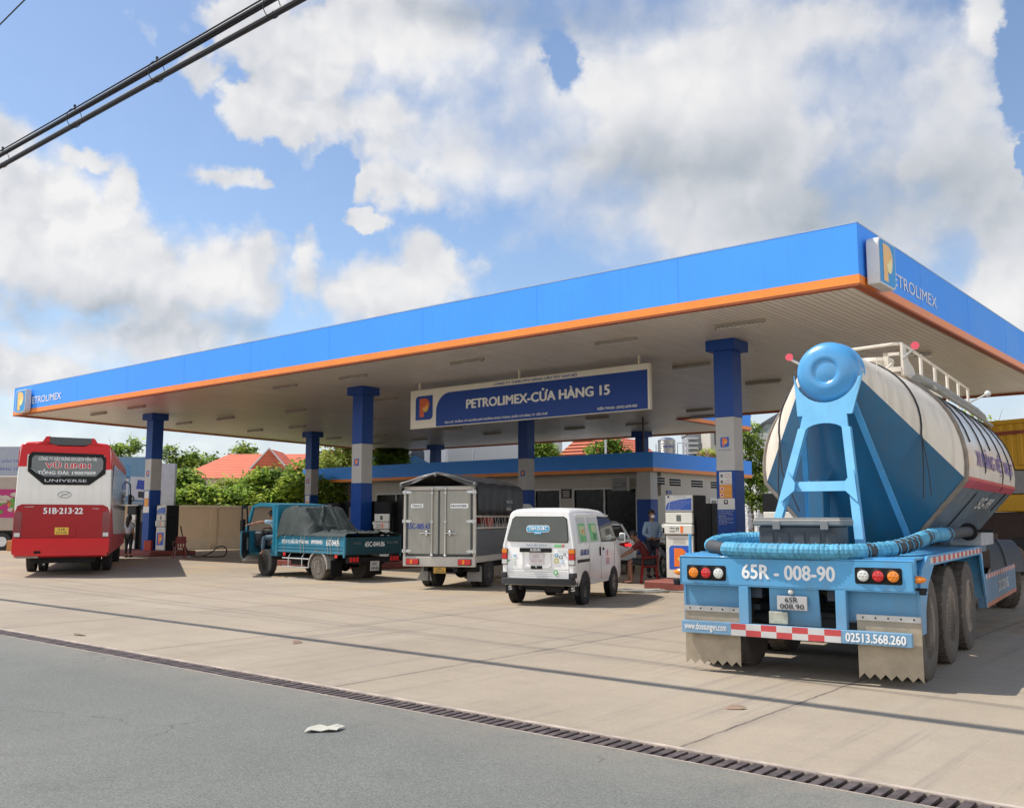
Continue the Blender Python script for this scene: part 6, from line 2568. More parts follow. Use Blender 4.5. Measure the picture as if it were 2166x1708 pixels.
# ================================================================ people
def skin_obj(name, pts, edges, rad, m_, parent, root=0, sub=2, loc=(0, 0, 0)):
    me = bpy.data.meshes.new(name)
    me.from_pydata([tuple(p) for p in pts], edges, [])
    me.materials.append(m_)
    o = bpy.data.objects.new(name, me)
    COL.objects.link(o)
    if parent:
        o.parent = parent
    o.location = loc
    sm = o.modifiers.new('skin', 'SKIN')
    sm.use_smooth_shade = True
    lay = me.skin_vertices[0].data
    for i, r_ in enumerate(rad):
        lay[i].radius = (r_, r_) if not isinstance(r_, tuple) else r_
        lay[i].use_root = (i == root)
    ss = o.modifiers.new('sub', 'SUBSURF')
    ss.levels = sub
    ss.render_levels = sub
    return o


def person(label, loc, rz, J, skin, shirt, trousers, hair, shorts=False, sleeve='short', long_hair=False, mask=False, shoe=None):
    """J: joints in local metres, figure faces -y. keys: pelvis chest neck head lsh lel lwr lha rsh.. lhip lkn lan lto r.."""
    t = thing('person', label, 'person', loc, rz)
    P_ = {k: Vector(v) for k, v in J.items()}
    pts, ed, rad = [], [], []

    def add(p, r_, par=None):
        pts.append(Vector(p))
        rad.append(r_)
        if par is not None:
            ed.append((par, len(pts) - 1))
        return len(pts) - 1
    pe = add(P_['pelvis'], (.145, .105))
    wa = add(P_['pelvis'].lerp(P_['chest'], .45), (.125, .095), pe)
    ch = add(P_['chest'], (.155, .11), wa)
    nb = add(P_['neck'] + Vector((0, 0, -.03)), (.075, .065), ch)
    nk = add(P_['neck'] + (P_['head'] - P_['neck']) * .35, .052, nb)
    hd_ = P_['head']
    up = (hd_ - P_['neck']).normalized()
    h0 = add(hd_ - up * .035, .070, nk)
    h1 = add(hd_ + up * .03, (.082, .092), h0)
    h2 = add(hd_ + up * .085, .072, h1)
    F = Vector(J.get('face', (0, -1, 0))).normalized()
    nz_ = add(hd_ + F * .085 - up * .005, .022, h0)
    for s_ in 'lr':
        a = add(P_[s_ + 'sh'], .062, ch)
        e = add(P_[s_ + 'el'], .042, add(P_[s_ + 'sh'].lerp(P_[s_ + 'el'], .5), .048, a))
        w = add(P_[s_ + 'wr'], .026, add(P_[s_ + 'el'].lerp(P_[s_ + 'wr'], .4), .040, e))
        hv = (P_[s_ + 'ha'] - P_[s_ + 'wr']).normalized()
        side = hv.cross(Z)
        side = side.normalized() if side.length > .2 else hv.cross(X).normalized()
        pal = add(P_[s_ + 'wr'] + hv * .05, .030, w)
        for k, (o_, ln) in enumerate(((-.03, .055), (-.01, .068), (.01, .072), (.03, .062))):
            f0 = add(P_[s_ + 'wr'] + hv * .09 + side * o_, .010, pal)
            add(P_[s_ + 'wr'] + hv * (.09 + ln) + side * o_ * 1.2 + Vector((0, 0, -.018)), .008, f0)
        th = add(P_[s_ + 'wr'] + hv * .045 + side * -.045, .011, pal)
        add(P_[s_ + 'wr'] + hv * .085 + side * -.065, .009, th)
        hp_ = add(P_[s_ + 'hip'], .088, pe)
        kn = add(P_[s_ + 'kn'], .056, add(P_[s_ + 'hip'].lerp(P_[s_ + 'kn'], .5), .074, hp_))
        an = add(P_[s_ + 'an'], .038, add(P_[s_ + 'kn'].lerp(P_[s_ + 'an'], .35), .054, kn))
        he = add(P_[s_ + 'an'] + Vector((0, 0, -.045)), .035, an)
        add(P_[s_ + 'to'], .028, add(P_[s_ + 'an'].lerp(P_[s_ + 'to'], .6) + Vector((0, 0, -.03)), .034, he))
    skin_obj('body', pts, ed, rad, skin, t)
    # shirt
    pts, ed, rad = [], [], []
    pe = add(P_['pelvis'] + Vector((0, 0, .02)), (.165, .125))
    wa = add(P_['pelvis'].lerp(P_['chest'], .45), (.148, .118), pe)
    ch = add(P_['chest'], (.172, .128), wa)
    add(P_['neck'] + Vector((0, 0, -.025)), (.085, .075), ch)
    for s_ in 'lr':
        a = add(P_[s_ + 'sh'], .075, ch)
        e = add(P_[s_ + 'sh'].lerp(P_[s_ + 'el'], .75), .062, a)
        if sleeve == 'long':
            e2 = add(P_[s_ + 'el'], .055, e)
            add(P_[s_ + 'wr'].lerp(P_[s_ + 'el'], .08), .040, e2)
    skin_obj('shirt', pts, ed, rad, shirt, t)
    pts, ed, rad = [], [], []
    pe = add(P_['pelvis'], (.155, .12))
    for s_ in 'lr':
        hp_ = add(P_[s_ + 'hip'], .100, pe)
        th = add(P_[s_ + 'hip'].lerp(P_[s_ + 'kn'], .55), .090, hp_)
        kn = add(P_[s_ + 'hip'].lerp(P_[s_ + 'kn'], .93), .078 if shorts else .068, th)
        if not shorts:
            kk = add(P_[s_ + 'kn'], .066, kn)
            add(P_[s_ + 'an'] + Vector((0, 0, .03)), .052, add(P_[s_ + 'kn'].lerp(P_[s_ + 'an'], .5), .060, kk))
    skin_obj('shorts' if shorts else 'trousers', pts, ed, rad, trousers, t)
    b = MB().m(hair)
    c_ = hd_ + up * .055 - F * .018
    b.ball(c_, .100, 18, 12, (1, 1.05, 1.02))
    # lift the hair off the face: squash lower front
    vv = []
    for q in b.v:
        q = Vector(q)
        d_ = q - c_
        fr_ = d_.dot(F)
        upv = d_.dot(up)
        if fr_ > .02 and upv < .035:
            q = q - F * (fr_ + .02) * .9
        if upv < -.06 and not long_hair:
            q = q + up * (-.06 - upv)
        j_ = .006 * sin(q.x * 190) * cos(q.z * 170)
        vv.append(tuple(q + d_.normalized() * j_))
    b.v = vv
    if long_hair:
        b.m(hair)
        b.tube([c_ - F * .04, c_ - F * .085 - up * .10, c_ - F * .09 - up * .22, c_ - F * .075 - up * .34, c_ - F * .06 - up * .42], [.085, .085, .075, .055, .02], 10)
    b.build('hair', t, fix=False)
    b = MB().m(M_INK_K)
    sd = F.cross(up).normalized()
    for s_ in (-1, 1):
        b.ball(hd_ + F * .078 + sd * s_ * .030 + up * .018, .009, 8, 6)
    b.m(mat('lips', (.28, .09, .07), .5))
    if not mask:
        b.ball(hd_ + F * .074 - up * .042, .016, 8, 6, (1.3, 1.0, .45))
    b.m(skin)
    for s_ in (-1, 1):
        b.ball(hd_ + sd * s_ * .082 + up * .0, .020, 8, 6, (.6, .6, 1.3))
    b.build('face_features', t, fix=False)
    if mask:
        b = MB().m(M_WHITE)
        b.ball(hd_ + F * .052 - up * .03, .062, 14, 10, (1.05, .95, .9))
        b.build('face_mask', t)
    if shoe:
        b = MB().m(shoe)
        for s_ in 'lr':
            a, c2 = P_[s_ + 'an'], P_[s_ + 'to']
            b.tube([a + Vector((0, 0, -.04)) - (c2 - a).normalized() * .04, a.lerp(c2, .5) + Vector((0, 0, -.035)), c2 + Vector((0, 0, -.0))], [.045, .045, .035], 10)
        b.build('shoes', t)
    return t


SK = mat('skin_tan', (.30, .14, .085), .5, var=.08, vs=8)
SKD = mat('skin_brown', (.22, .10, .06), .5, var=.08, vs=8)
HAIR = mat('hair_black', (.010, .008, .008), .45, var=.2, vs=40)


def stand(h=1.0, hands=None):
    J = dict(pelvis=(0, 0, .92), chest=(0, .0, 1.28), neck=(0, .01, 1.46), head=(0, -.01, 1.60), face=(0, -1, 0),
             lsh=(.17, 0, 1.38), lel=(.22, .03, 1.10), lwr=(.21, -.04, .86), lha=(.20, -.06, .76),
             rsh=(-.17, 0, 1.38), rel=(-.22, .03, 1.10), rwr=(-.21, -.04, .86), rha=(-.20, -.06, .76),
             lhip=(.09, 0, .88), lkn=(.10, -.01, .49), lan=(.10, .03, .09), lto=(.12, -.12, .035),
             rhip=(-.09, 0, .88), rkn=(-.10, -.01, .49), ran=(-.10, .03, .09), rto=(-.12, -.12, .035))
    if hands:
        J.update(hands)
    return {k: (v[0] * h, v[1] * h, v[2] * h) if k != 'face' else v for k, v in J.items()}


# seated man in a dark red shirt, profile towards the left
CH = (3.30, 23.4)
J = dict(pelvis=(0, .08, .50), chest=(0, -.12, .86), neck=(0, -.22, 1.03), head=(0, -.31, 1.14), face=(0, -1, -.25),
         lsh=(.18, -.18, .96), lel=(.20, -.42, .76), lwr=(.14, -.60, .66), lha=(.05, -.66, .63),
         rsh=(-.18, -.18, .96), rel=(-.20, -.42, .76), rwr=(-.12, -.60, .66), rha=(-.03, -.67, .64),
         lhip=(.10, .02, .50), lkn=(.15, -.42, .54), lan=(.12, -.38, .10), lto=(.13, -.56, .04),
         rhip=(-.10, .02, .50), rkn=(-.15, -.42, .54), ran=(-.14, -.44, .10), rto=(-.15, -.62, .04))
person('man in dark red shirt and black shorts hunched forward on a red plastic chair', (CH[0], CH[1], 0), R(-95), J, SKD, mat('shirt_maroon', (.09, .007, .010), .8, var=.15, vs=9), mat('shorts_black', (.015, .016, .018), .8), HAIR, shorts=True)
# man with a face mask behind him
person('standing man in pale blue shirt and white face mask behind the seated man', (3.75, 25.6, 0), R(20), stand(1.03, dict(lel=(.25, -.02, 1.12), lwr=(.10, -.18, 1.00), lha=(0, -.22, .98), rel=(-.25, -.02, 1.12), rwr=(-.10, -.18, 1.02), rha=(0, -.22, 1.0))), SKD, mat('shirt_pale_blue', (.22, .30, .38), .8, var=.12, vs=9), mat('trousers_dark', (.02, .022, .03), .8), HAIR, sleeve='long', mask=True, shoe=M_BLACK)
# woman standing by the coach, back to the camera
pw = sp(-33.9, 2.9)
person('woman with long black hair, light shirt and dark trousers standing beside the coach', (-15.4, 38.4, 0), R(165), stand(.97, dict(lel=(.24, .0, 1.12), lwr=(.24, -.12, .92), lha=(.23, -.17, .85))), SK, mat('shirt_light', (.34, .36, .42), .8, var=.1), mat('trousers_black', (.012, .012, .015), .8), HAIR, long_hair=True, shoe=M_BLACK)
# driver reaching out of the green truck
T_ = Matrix.Translation((-3.5, 24.3, 0)) @ Matrix.Rotation(R(45), 4, 'Z')
J = dict(pelvis=(0, .05, .06), chest=(.10, -.05, .40), neck=(.17, -.08, .55), head=(.20, -.13, .66), face=(.5, -1, 0),
         lsh=(.27, -.02, .48), lel=(.52, -.16, .49), lwr=(.74, -.31, .43), lha=(.82, -.36, .41),
         rsh=(-.06, -.08, .50), rel=(-.10, -.34, .36), rwr=(-.04, -.52, .34), rha=(-.02, -.6, .34),
         lhip=(.09, 0, .05), lkn=(.30, -.34, .06), lan=(.36, -.30, -.32), lto=(.38, -.42, -.37),
         rhip=(-.09, 0, .05), rkn=(-.10, -.42, .10), ran=(-.10, -.52, -.28), rto=(-.10, -.66, -.33))
dl = T_ @ Vector((-.46, 3.72, .98))
person('driver in light blue shirt leaning out of the green truck to pull its door', tuple(dl), R(45 + 180), J, SK, mat('shirt_sky', (.30, .42, .50), .8, var=.25, vs=14), mat('trousers_slate', (.07, .12, .16), .8), HAIR)
# passer-by at the right edge
person('person in blue shirt standing beside the truck tractor at the right edge', (7.72, 14.05, 0), R(60), stand(1.16), SK, mat('shirt_blue', (.10, .25, .50), .8, var=.12), mat('trousers_dark', (0, 0, 0)), HAIR, sleeve='long', shoe=M_BLACK)

# ================================================================ chairs
redp = mat('red_plastic', (.22, .009, .009), .35, var=.08, coat=.2)


def chair(label, loc, rz):
    t = thing('plastic_chair', label, 'chair', loc, rz, 'red plastic chairs')
    b = MB().m(redp)
    b.box(-.21, .21, -.20, .20, .40, .43, .012)
    b.build('seat', t)
    b = MB().m(redp)
    b.box(-.20, .20, .19, .215, .56, .84, .01)
    for x in (-.19, -.08, .03, .14):
        b.box(x, x + .05, .185, .21, .42, .58, .004)
    b.build('backrest', t)
    for sx_ in (-1, 1):
        for sy_ in (-1, 1):
            b = MB().m(redp)
            b.cyl((sx_ * .17, sy_ * .16, .41), (sx_ * .22, sy_ * .21, 0), .030, .022, n=6)
            b.build('leg', t)
        b = MB().m(redp)
        b.tube([(sx_ * .20, -.17, .42), (sx_ * .24, -.17, .62), (sx_ * .24, .10, .63), (sx_ * .20, .20, .66)], .018, 6)
        b.build('armrest', t)
    return t


chair('red plastic chair the man in the dark red shirt sits on', (CH[0] + .05, CH[1], 0), R(-95))
cp = sp(-30.1, 2.5)
chair('red plastic chair standing against the pump beside the coach', (-13.2, 38.0, 0), R(-150))
b = MB().m(mat('red_bin', (.45, .06, .04), .5, var=.1))
b.prism(rrect(-.16, .16, -.12, .12, .04), 0, .42, 'z')
b.m(M_BLACK).box(-.13, .13, -.09, .09, .415, .425)
o = tag(b.build('waste_bin'), 'small orange red bin between the column and the pump beside the coach', 'bin')
o.location = sp(-31.78, 3.7, .2)

# ================================================================ hoses on the ground
b = MB().m(mat('hose_grey', (.30, .29, .26), .6, var=.15))
random.seed(3)
pts = []
for i in range(130):
    a = i * .24
    r_ = .38 + .10 * sin(i * .37) + .05 * sin(i * .11)
    pts.append((r_ * 1.35 * cos(a) + .12 * sin(i * .05), r_ * .55 * sin(a), .025 + .02 * (i / 130) + .012 * sin(i * .9)))
pts += [(.6 + k * .12, -.08 + .03 * sin(k), .025) for k in range(1, 9)]
b.tube(catmull(pts[::2], 3), .018, 7)
o = tag(b.build('coiled_hose', fix=False), 'grey hose lying in loose coils on the concrete in front of the seated man', 'hose')
o.location = (2.72, 20.75, 0)
o.rotation_euler = (0, 0, R(-8))
b = MB().m(M_BLACK)
q0 = sp(-28.9, 4.0)
pts = [(0, 0, 1.25), (.05, 0, 1.0), (.22, -.1, .5), (.5, -.3, .12), (.75, -.5, .04), (1.1, -.6, .03), (1.45, -.45, .20), (1.62, -.3, .38), (1.85, -.25, .42), (2.02, -.35, .28), (1.98, -.55, .05), (1.6, -.75, .03), (1.2, -.7, .03)]
b.tube(catmull(pts, 8), .024, 7)
o = tag(b.build('air_hose', fix=False), 'black hose looping on the ground to the right of the pump beside the coach', 'hose')
o.location = (q0.x - .5, q0.y, 0)

# ================================================================ sedan
SD = thing('sedan', 'white sedan with a glowing red tail lamp half hidden behind the minivan', 'car', (2.62, 26.6, 0), R(1))
cw_ = mat('car_white', (.56, .56, .55), .25, var=.04, coat=.6)
b = MB().m(cw_)


def car_sec(y, z0, z1, hw, top_in=.06):
    r_ = [(hw * .93, z0), (hw, z0 + .12), (hw, z0 + (z1 - z0) * .6), (hw - top_in, z1 - .04), (hw - top_in - .08, z1)]
    return [(x, y, z) for x, z in r_] + [(-x, y, z) for x, z in reversed(r_)]


b.loft([car_sec(0, .35, .86, .76), car_sec(.06, .28, .98, .84), car_sec(.55, .24, 1.02, .88), car_sec(1.2, .22, .97, .89), car_sec(3.3, .22, .95, .89), car_sec(4.2, .24, .82, .84), car_sec(4.5, .3, .62, .72)])
b.build('body', SD)
b = MB().m(M_GLASS)
b.loft([[(x, y, z) for x, z in ((w0, .95), (w1, z1), (-w1, z1), (-w0, .95))] for y, w0, w1, z1 in ((.55, .74, .70, .99), (1.35, .80, .58, 1.40), (2.3, .80, .58, 1.45), (3.3, .76, .72, .98))])
b.build('glasshouse', SD)
b = MB().m(cw_)
b.loft([[(x, y, z) for x, z in ((.60, z0), (.50, z0 + .05), (-.50, z0 + .05), (-.60, z0))] for y, z0 in ((1.25, 1.36), (1.7, 1.43), (2.3, 1.44), (2.6, 1.40))])
for s_ in (-1, 1):
    b.tube([(s_ * .74, .55, .98), (s_ * .60, 1.3, 1.38)], .035, 6)
b.build('roof', SD)
for s_ in (-1, 1):
    b = MB().m(mat('car_lamp', (.25, .01, .01), .15, coat=.6))
    b.loft([[(s_ * x, y, z) for y, z in ((yo, z0), (yo + .05, z0 - .01), (yo + .05, z1), (yo, z1))] for x, yo, z0, z1 in ((.36, -.02, .83, .88), (.60, .0, .76, .92), (.86, .12, .78, .93))])
    b.m(mat('brake_glow', (.8, .05, .05), .3, emit=(1, .03, .03, .9)))
    b.box(*sorted((s_ * .52, s_ * .70)), -.03, .0, .80, .87, .01)
    b.build('tail_lamp', SD)
    for y_ in (.9, 3.6):
        wt, wr_ = MB(), MB()
        wheel(wt, wr_, s_ * .79, y_, .31, .2, s_)
        w_ = wt.build('wheel', SD, fix=False)
        wr_.build('rim', w_, fix=False)
b = MB().m(M_BLACK)
b.box(-.7, .7, -.01, .03, .30, .42, .01)
b.m(M_INK_W).box(-.22, .22, -.015, 0, .55, .68)
b.build('bumper_insert', SD)


# ================================================================ motorcycles
def motorbike(label, loc, rz, colr):
    t = thing('motorcycle', label, 'motorcycle', loc, rz, 'parked motorcycles')
    for y_ in (-.62, .62):
        b = MB().m(M_RUBBER)
        b.tube([(0, y_ + .27 * cos(a), .29 + .27 * sin(a)) for a in [2 * pi * k / 24 for k in range(24)]], .045, 8, True)
        w_ = b.build('wheel', t)
        b = MB().m(M_STEEL)
        b.cyl((-.05, y_, .29), (.05, y_, .29), .05, n=12)
        for k in range(8):
            a = 2 * pi * k / 8
            b.cyl((0, y_, .29), (0, y_ + .25 * cos(a), .29 + .25 * sin(a)), .006, n=5)
        b.build('hub', w_)
    b = MB().m(colr)
    b.loft([[(x * w_, y, z + dz) for x, dz in ((-1, 0), (-.8, .12), (.8, .12), (1, 0), (.6, -.14), (-.6, -.14))] for y, z, w_ in ((-.50, .72, .10), (-.35, .82, .16), (-.2, .58, .17), (.1, .55, .14), (.45, .68, .15), (.85, .80, .07))])
    b.prism([(-.42, .52), (-.48, 1.0), (-.36, 1.03), (-.28, .55)], -.20, .20, 'x')
    b.tube([(0, -.62 + .33 * cos(a), .29 + .33 * sin(a)) for a in [.5 + 2.2 * k / 8 for k in range(9)]], .05, 6)
    b.build('fairing', t)
    b = MB().m(M_BLACK)
    b.box(-.12, .12, -.05, .75, .76, .86, .04)
    b.build('seat', t)
    b = MB().m(M_STEEL)
    b.tube([(-.34, -.30, 1.02), (-.18, -.40, 1.06), (0, -.42, 1.02), (.18, -.40, 1.06), (.34, -.30, 1.02)], .014, 6)
    for s_ in (-1, 1):
        b.tube([(s_ * .20, -.38, 1.06), (s_ * .28, -.40, 1.22)], .006, 5)
        b.ball((s_ * .29, -.40, 1.26), .055, 10, 6, (1, .3, .8))
        b.cyl((s_ * .09, -.60, .30), (s_ * .09, -.42, .90), .018, n=8)
    b.cyl((.14, .1, .30), (.16, .75, .38), .045, n=10)
    b.box(-.12, .12, -.15, .25, .22, .48, .04)
    b.build('handlebar', t)
    b = MB().m(M_CLEAR_L)
    b.ball((0, -.50, .93), .075, 14, 8, (1, .5, 1))
    b.build('headlamp', t)
    return t


motorbike('black motorcycle facing the camera between the masked man and the pump', (4.18, 25.3, 0), R(8), mat('bike_black', (.015, .015, .018), .25, coat=.5))
motorbike('dark motorcycle between the near column and the pump beside the tanker', (6.35, 25.9, 0), R(35), mat('bike_black', (0, 0, 0)))

# ================================================================ advertising hoardings and the far left trailer
hb = thing('billboard', 'pale blue billboard showing a white lorry, behind the column beside the coach', 'billboard', (-21.9, 52.5, 0), 0)
b = MB().m(mat('hoard_frame', (.45, .45, .48), .6))
b.box(0, 2.35, 0, .25, 1.0, 4.92)
b.box(2.35, 3.25, -.05, .25, 1.0, 4.55)
for x in (.3, 1.4, 2.9):
    b.box(x, x + .12, .05, .2, 0, 1.0)
b.build('panel', hb)
b = MB()
sk1 = mat('poster_sky', (.13, .25, .36), .5, var=.12, vs=.8)
face_(b, sk1, [(.02, 2.9), (2.33, 2.9), (2.33, 4.9), (.02, 4.9)], .004, 0)
face_(b, mat('poster_sea', (.10, .19, .29), .5, var=.2, vs=2), [(.02, 2.45), (2.33, 2.45), (2.33, 2.9), (.02, 2.9)], .004, 0)
face_(b, mat('poster_ground', (.22, .28, .33), .5), [(.02, 1.02), (2.33, 1.02), (2.33, 2.45), (.02, 2.45)], .004, 0)
face_(b, mat('poster_tower', (.08, .22, .38), .5), [(.45, 3.75), (.80, 3.75), (.78, 4.45), (.50, 4.5)], .008, 0)
tw_ = mat('poster_truck', (.46, .47, .50), .5, var=.04)
face_(b, tw_, [(.02, 2.85), (.70, 2.75), (.70, 3.82), (.02, 3.80)], .008, 0)
face_(b, tw_, [(.74, 2.62), (1.85, 2.50), (1.88, 3.55), (1.6, 3.80), (.80, 3.84)], .010, 0)
face_(b, M_INK_B, [(1.12, 3.15), (1.80, 3.08), (1.76, 3.58), (1.20, 3.66)], .014, 0)
face_(b, M_INK_K, [(1.25, 2.68), (1.74, 2.62), (1.74, 2.98), (1.25, 3.02)], .014, 0)
for x in (.30, .92):
    face_(b, M_INK_K, circ(x, 2.62, .15, 18), .016, 0)
    face_(b, tw_, circ(x, 2.62, .07, 14), .020, 0)
b.build('poster', hb, fix=False)
hb2 = thing('banner', 'grey fuel company banner reading BẢO HIỂM at the far left edge', 'banner', (-30.5, 52, 0), 0)
b = MB().m(mat('banner_grey', (.36, .38, .42), .6, var=.05))
b.box(0, 4.6, 0, .1, 2.5, 5.45)
for x in (.2, 2.2, 4.2):
    b.box(x, x + .1, .02, .09, 0, 2.5)
b.build('panel', hb2)
b = MB()
text(b, 'CÔNG TY XĂNG DẦU TÂY NAM BỘ', M_INK_B, (.4, 0, 4.55), X, Z, 4.2, .25, .0, .004)
text(b, 'CỬA HÀNG 15', M_INK_B, (1.4, 0, 4.15), X, Z, 2.0, .22, .0, .004)
text(b, 'BẢO HIỂM', mat('banner_blue', (.03, .12, .35), .5), (2.1, 0, 3.35), X, Z, 2.0, .5, .02, .004, .2)
b.build('lettering', hb2, fix=False)
FT = thing('food_trailer', 'beige box trailer with a pink food advert behind the left side of the coach', 'trailer', (-30.0, 46.5, 0), 0)
bg_ = mat('trailer_beige', (.40, .33, .27), .6, var=.06)
b = MB().m(bg_)
b.box(0, 7.2, 0, 2.2, .95, 3.6, .03)
b.build('box', FT)
b = MB()
pk = mat('advert_pink', (.42, .012, .13), .5, var=.08)
face_(b, pk, [(.0, 1.65), (7.0, 1.55), (7.0, 2.95), (.0, 3.0)], .006, 0)
random.seed(11)
fc = [mat('food_green', (.10, .28, .03), .5), mat('food_cream', (.50, .42, .33), .5), mat('food_orange', (.60, .16, .03), .5), mat('food_brown', (.25, .10, .05), .5)]
for k in range(70):
    x, z = random.uniform(3.6, 6.9), random.uniform(1.8, 2.7)
    face_(b, fc[k % 4], circ(x, z, random.uniform(.06, .28), 10, random.uniform(.04, .14), random.uniform(0, 1), 6.2), .010 + k * .0005, 0)
b.build('advert', FT, fix=False)
b = MB().m(M_BLACK)
b.box(.3, 7.0, .2, 2.0, .55, .95)
b.build('chassis', FT)
for x in (1.5, 5.2):
    b = MB().m(M_RUBBER)
    b.cyl((x, -.02, .42), (x, .25, .42), .42, n=24)
    w_ = b.build('wheel', FT)
    b = MB().m(M_STEEL)
    b.cyl((x, -.04, .42), (x, -.02, .42), .24, n=18)
    b.build('rim', w_)
b = MB().m(mat('crate_orange', (.5, .2, .06), .6, var=.2))
b.box(0, .9, 0, .6, 0, .5, .02)
b.m(mat('crate_pale', (.5, .46, .40), .6)).box(.5, 1.0, -.1, .5, .5, .95, .02)
o = tag(b.build('roadside_boxes'), 'pale box on an orange box beside the wheel of the beige trailer', 'boxes')
o.location = (-24.1, 45.6, 0)

# ================================================================ yellow container lorry on the right
YT = thing('container_lorry', 'yellow ribbed container lorry parked beyond the tanker at the right edge', 'lorry', (13.6, 27.6, 0), R(-62))
yel = mat('container_yellow', (.62, .33, .02), .45, var=.1, vs=1.2)
b = MB().m(yel)
b.box(0, 9, 0, 2.4, 2.95, 4.30, .02)
for k in range(30):
    b.box(.05 + k * .3, .20 + k * .3, -.03, 0, 3.05, 4.22, .01)
b.box(0, 9, -.04, 0, 4.22, 4.34, .01)
b.box(0, 9, -.04, 0, 2.92, 3.02, .01)
cn = b.build('container', YT)
b = MB().m(mat('rust_band', (.28, .06, .03), .7, var=.3))
b.box(0, 9, -.042, -.032, 3.92, 4.02)
text(b, '9', M_INK_B, (3.6, -.035, 3.45), X, Z, .18, .26, .03, .004)
b.build('band', cn, fix=False)
b = MB().m(mat('deck_grey', (.30, .29, .28), .6, var=.1))
b.box(-.2, 9, -.02, 2.4, 2.25, 2.90, .02)
b.m(yel).box(-.2, 9, -.03, 2.4, 1.75, 2.23, .03)
b.m(mat('tractor_frame', (0, 0, 0))).box(-.2, 9, .1, 2.3, .8, 1.74)
b.build('lower_body', YT)
for x in (1.0, 2.3, 6.5, 7.8):
    b = MB().m(M_RUBBER)
    b.cyl((x, -.02, .52), (x, .4, .52), .52, n=24)
    w_ = b.build('wheel', YT)
    b = MB().m(rimd)
    b.cyl((x, -.05, .52), (x, -.02, .52), .28, n=18)
    b.build('rim', w_)
# ================================================================ background buildings
import numpy as np
rooft = mat('roof_tiles_red', (.62, .15, .075), .7, var=.16, vs=1.2)
nt = rooft.node_tree
# tile courses
n, l = nt.nodes, nt.links
t = n.new('ShaderNodeTexCoord')
wv_ = n.new('ShaderNodeTexWave')
wv_.bands_direction = 'Z'
wv_.inputs['Scale'].default_value = 1.35
wv_.inputs['Distortion'].default_value = .3
l.new(t.outputs['Object'], wv_.inputs['Vector'])
bp_ = n.new('ShaderNodeBump')
bp_.inputs['Strength'].default_value = .9
bp_.inputs['Distance'].default_value = .12
l.new(wv_.outputs[0], bp_.inputs['Height'])
l.new(bp_.outputs[0], n['Principled BSDF'].inputs['Normal'])
hwhite = mat('house_white', (.62, .63, .63), .8, var=.05)
rb = mat('roof_blue', (.05, .16, .30), .5, var=.1)
winm = mat('far_window', (.05, .06, .07), .2)


def gable(mb, m_, x0, x1, y0, y1, ze, zr, ax='x', hip=0.0, ov=.4):
    mb.m(m_)
    if ax == 'x':
        ym = (y0 + y1) / 2
        a = [(x0 - ov, y0 - ov, ze), (x1 + ov, y0 - ov, ze), (x1 + ov, y1 + ov, ze), (x0 - ov, y1 + ov, ze), (x0 - ov + hip, ym, zr), (x1 + ov - hip, ym, zr)]
        f_ = [(0, 1, 5, 4), (2, 3, 4, 5), (0, 4, 3), (1, 2, 5), (0, 3, 2, 1)]
    else:
        xm = (x0 + x1) / 2
        a = [(x0 - ov, y0 - ov, ze), (x1 + ov, y0 - ov, ze), (x1 + ov, y1 + ov, ze), (x0 - ov, y1 + ov, ze), (xm, y0 - ov + hip, zr), (xm, y1 + ov - hip, zr)]
        f_ = [(0, 4, 5, 3), (1, 2, 5, 4), (0, 1, 4), (2, 3, 5), (0, 3, 2, 1)]
    mb.add(a, f_)


def house(name, label, loc, rz, w, d, wall_h, roof_h, roofm, wallm, ax='x', hip=0.0, extra=None, wins=3):
    t = thing(name, label, 'house', loc, rz)
    b = MB().m(wallm)
    b.box(0, w, 0, d, 0, wall_h)
    b.build('wall', t)
    b = MB()
    gable(b, roofm, 0, w, 0, d, wall_h, wall_h + roof_h, ax, hip)
    b.build('roof', t)
    for i in range(wins):
        b = MB().m(winm)
        x = w * (i + .5) / wins
        b.box(x - .5, x + .5, -.04, .02, wall_h * .5, wall_h * .5 + 1.3)
        f = b.build('window', t)
        b = MB().m(M_WHITE)
        b.box(x - .58, x + .58, -.07, -.03, wall_h * .5 - .1, wall_h * .5)
        b.build('sill', f)
    if extra:
        extra(t)
    return t


def ex1(t):
    b = MB()
    gable(b, rooft, 6.2, 8.6, -1.2, 2.5, 5.4, 6.95, 'y')
    b.build('roof', t)
    b = MB().m(hwhite)
    b.tube([(5.9, -1.62, 5.35), (7.4, -1.62, 7.0), (8.9, -1.62, 5.35)], .08, 4)
    b.m(mat('cream_wall', (.5, .45, .35), .8)).box(6.4, 8.4, -1.1, 0, 0, 5.4)
    b.build('gable_trim', t)


house('villa', 'long house with red tiled roofs above the green trees behind the tan wall', (-26.5, 76, 0), R(0), 13.5, 8, 4.7, 2.2, rooft, mat('cream_wall', (.5, .45, .35), .8), 'x', 3.0, ex1)
house('villa', 'second red roofed house just left of the column behind the green truck', (-14.9, 73, 0), R(4), 7.0, 8, 5.2, 1.75, rooft, mat('cream_wall', (0, 0, 0)), 'x', .6)
house('villa', 'tiny distant red roofed house at the left end of the tree line', (-41, 108, 0), R(20), 7, 6, 5.6, 2.0, rooft, mat('cream_wall', (0, 0, 0)), 'y')
house('villa', 'white gabled house with a red roof slope above the shop', (3.7, 70, 0), R(-38), 4.2, 7, 5.9, 1.75, rooft, hwhite, 'y', 0, wins=2)


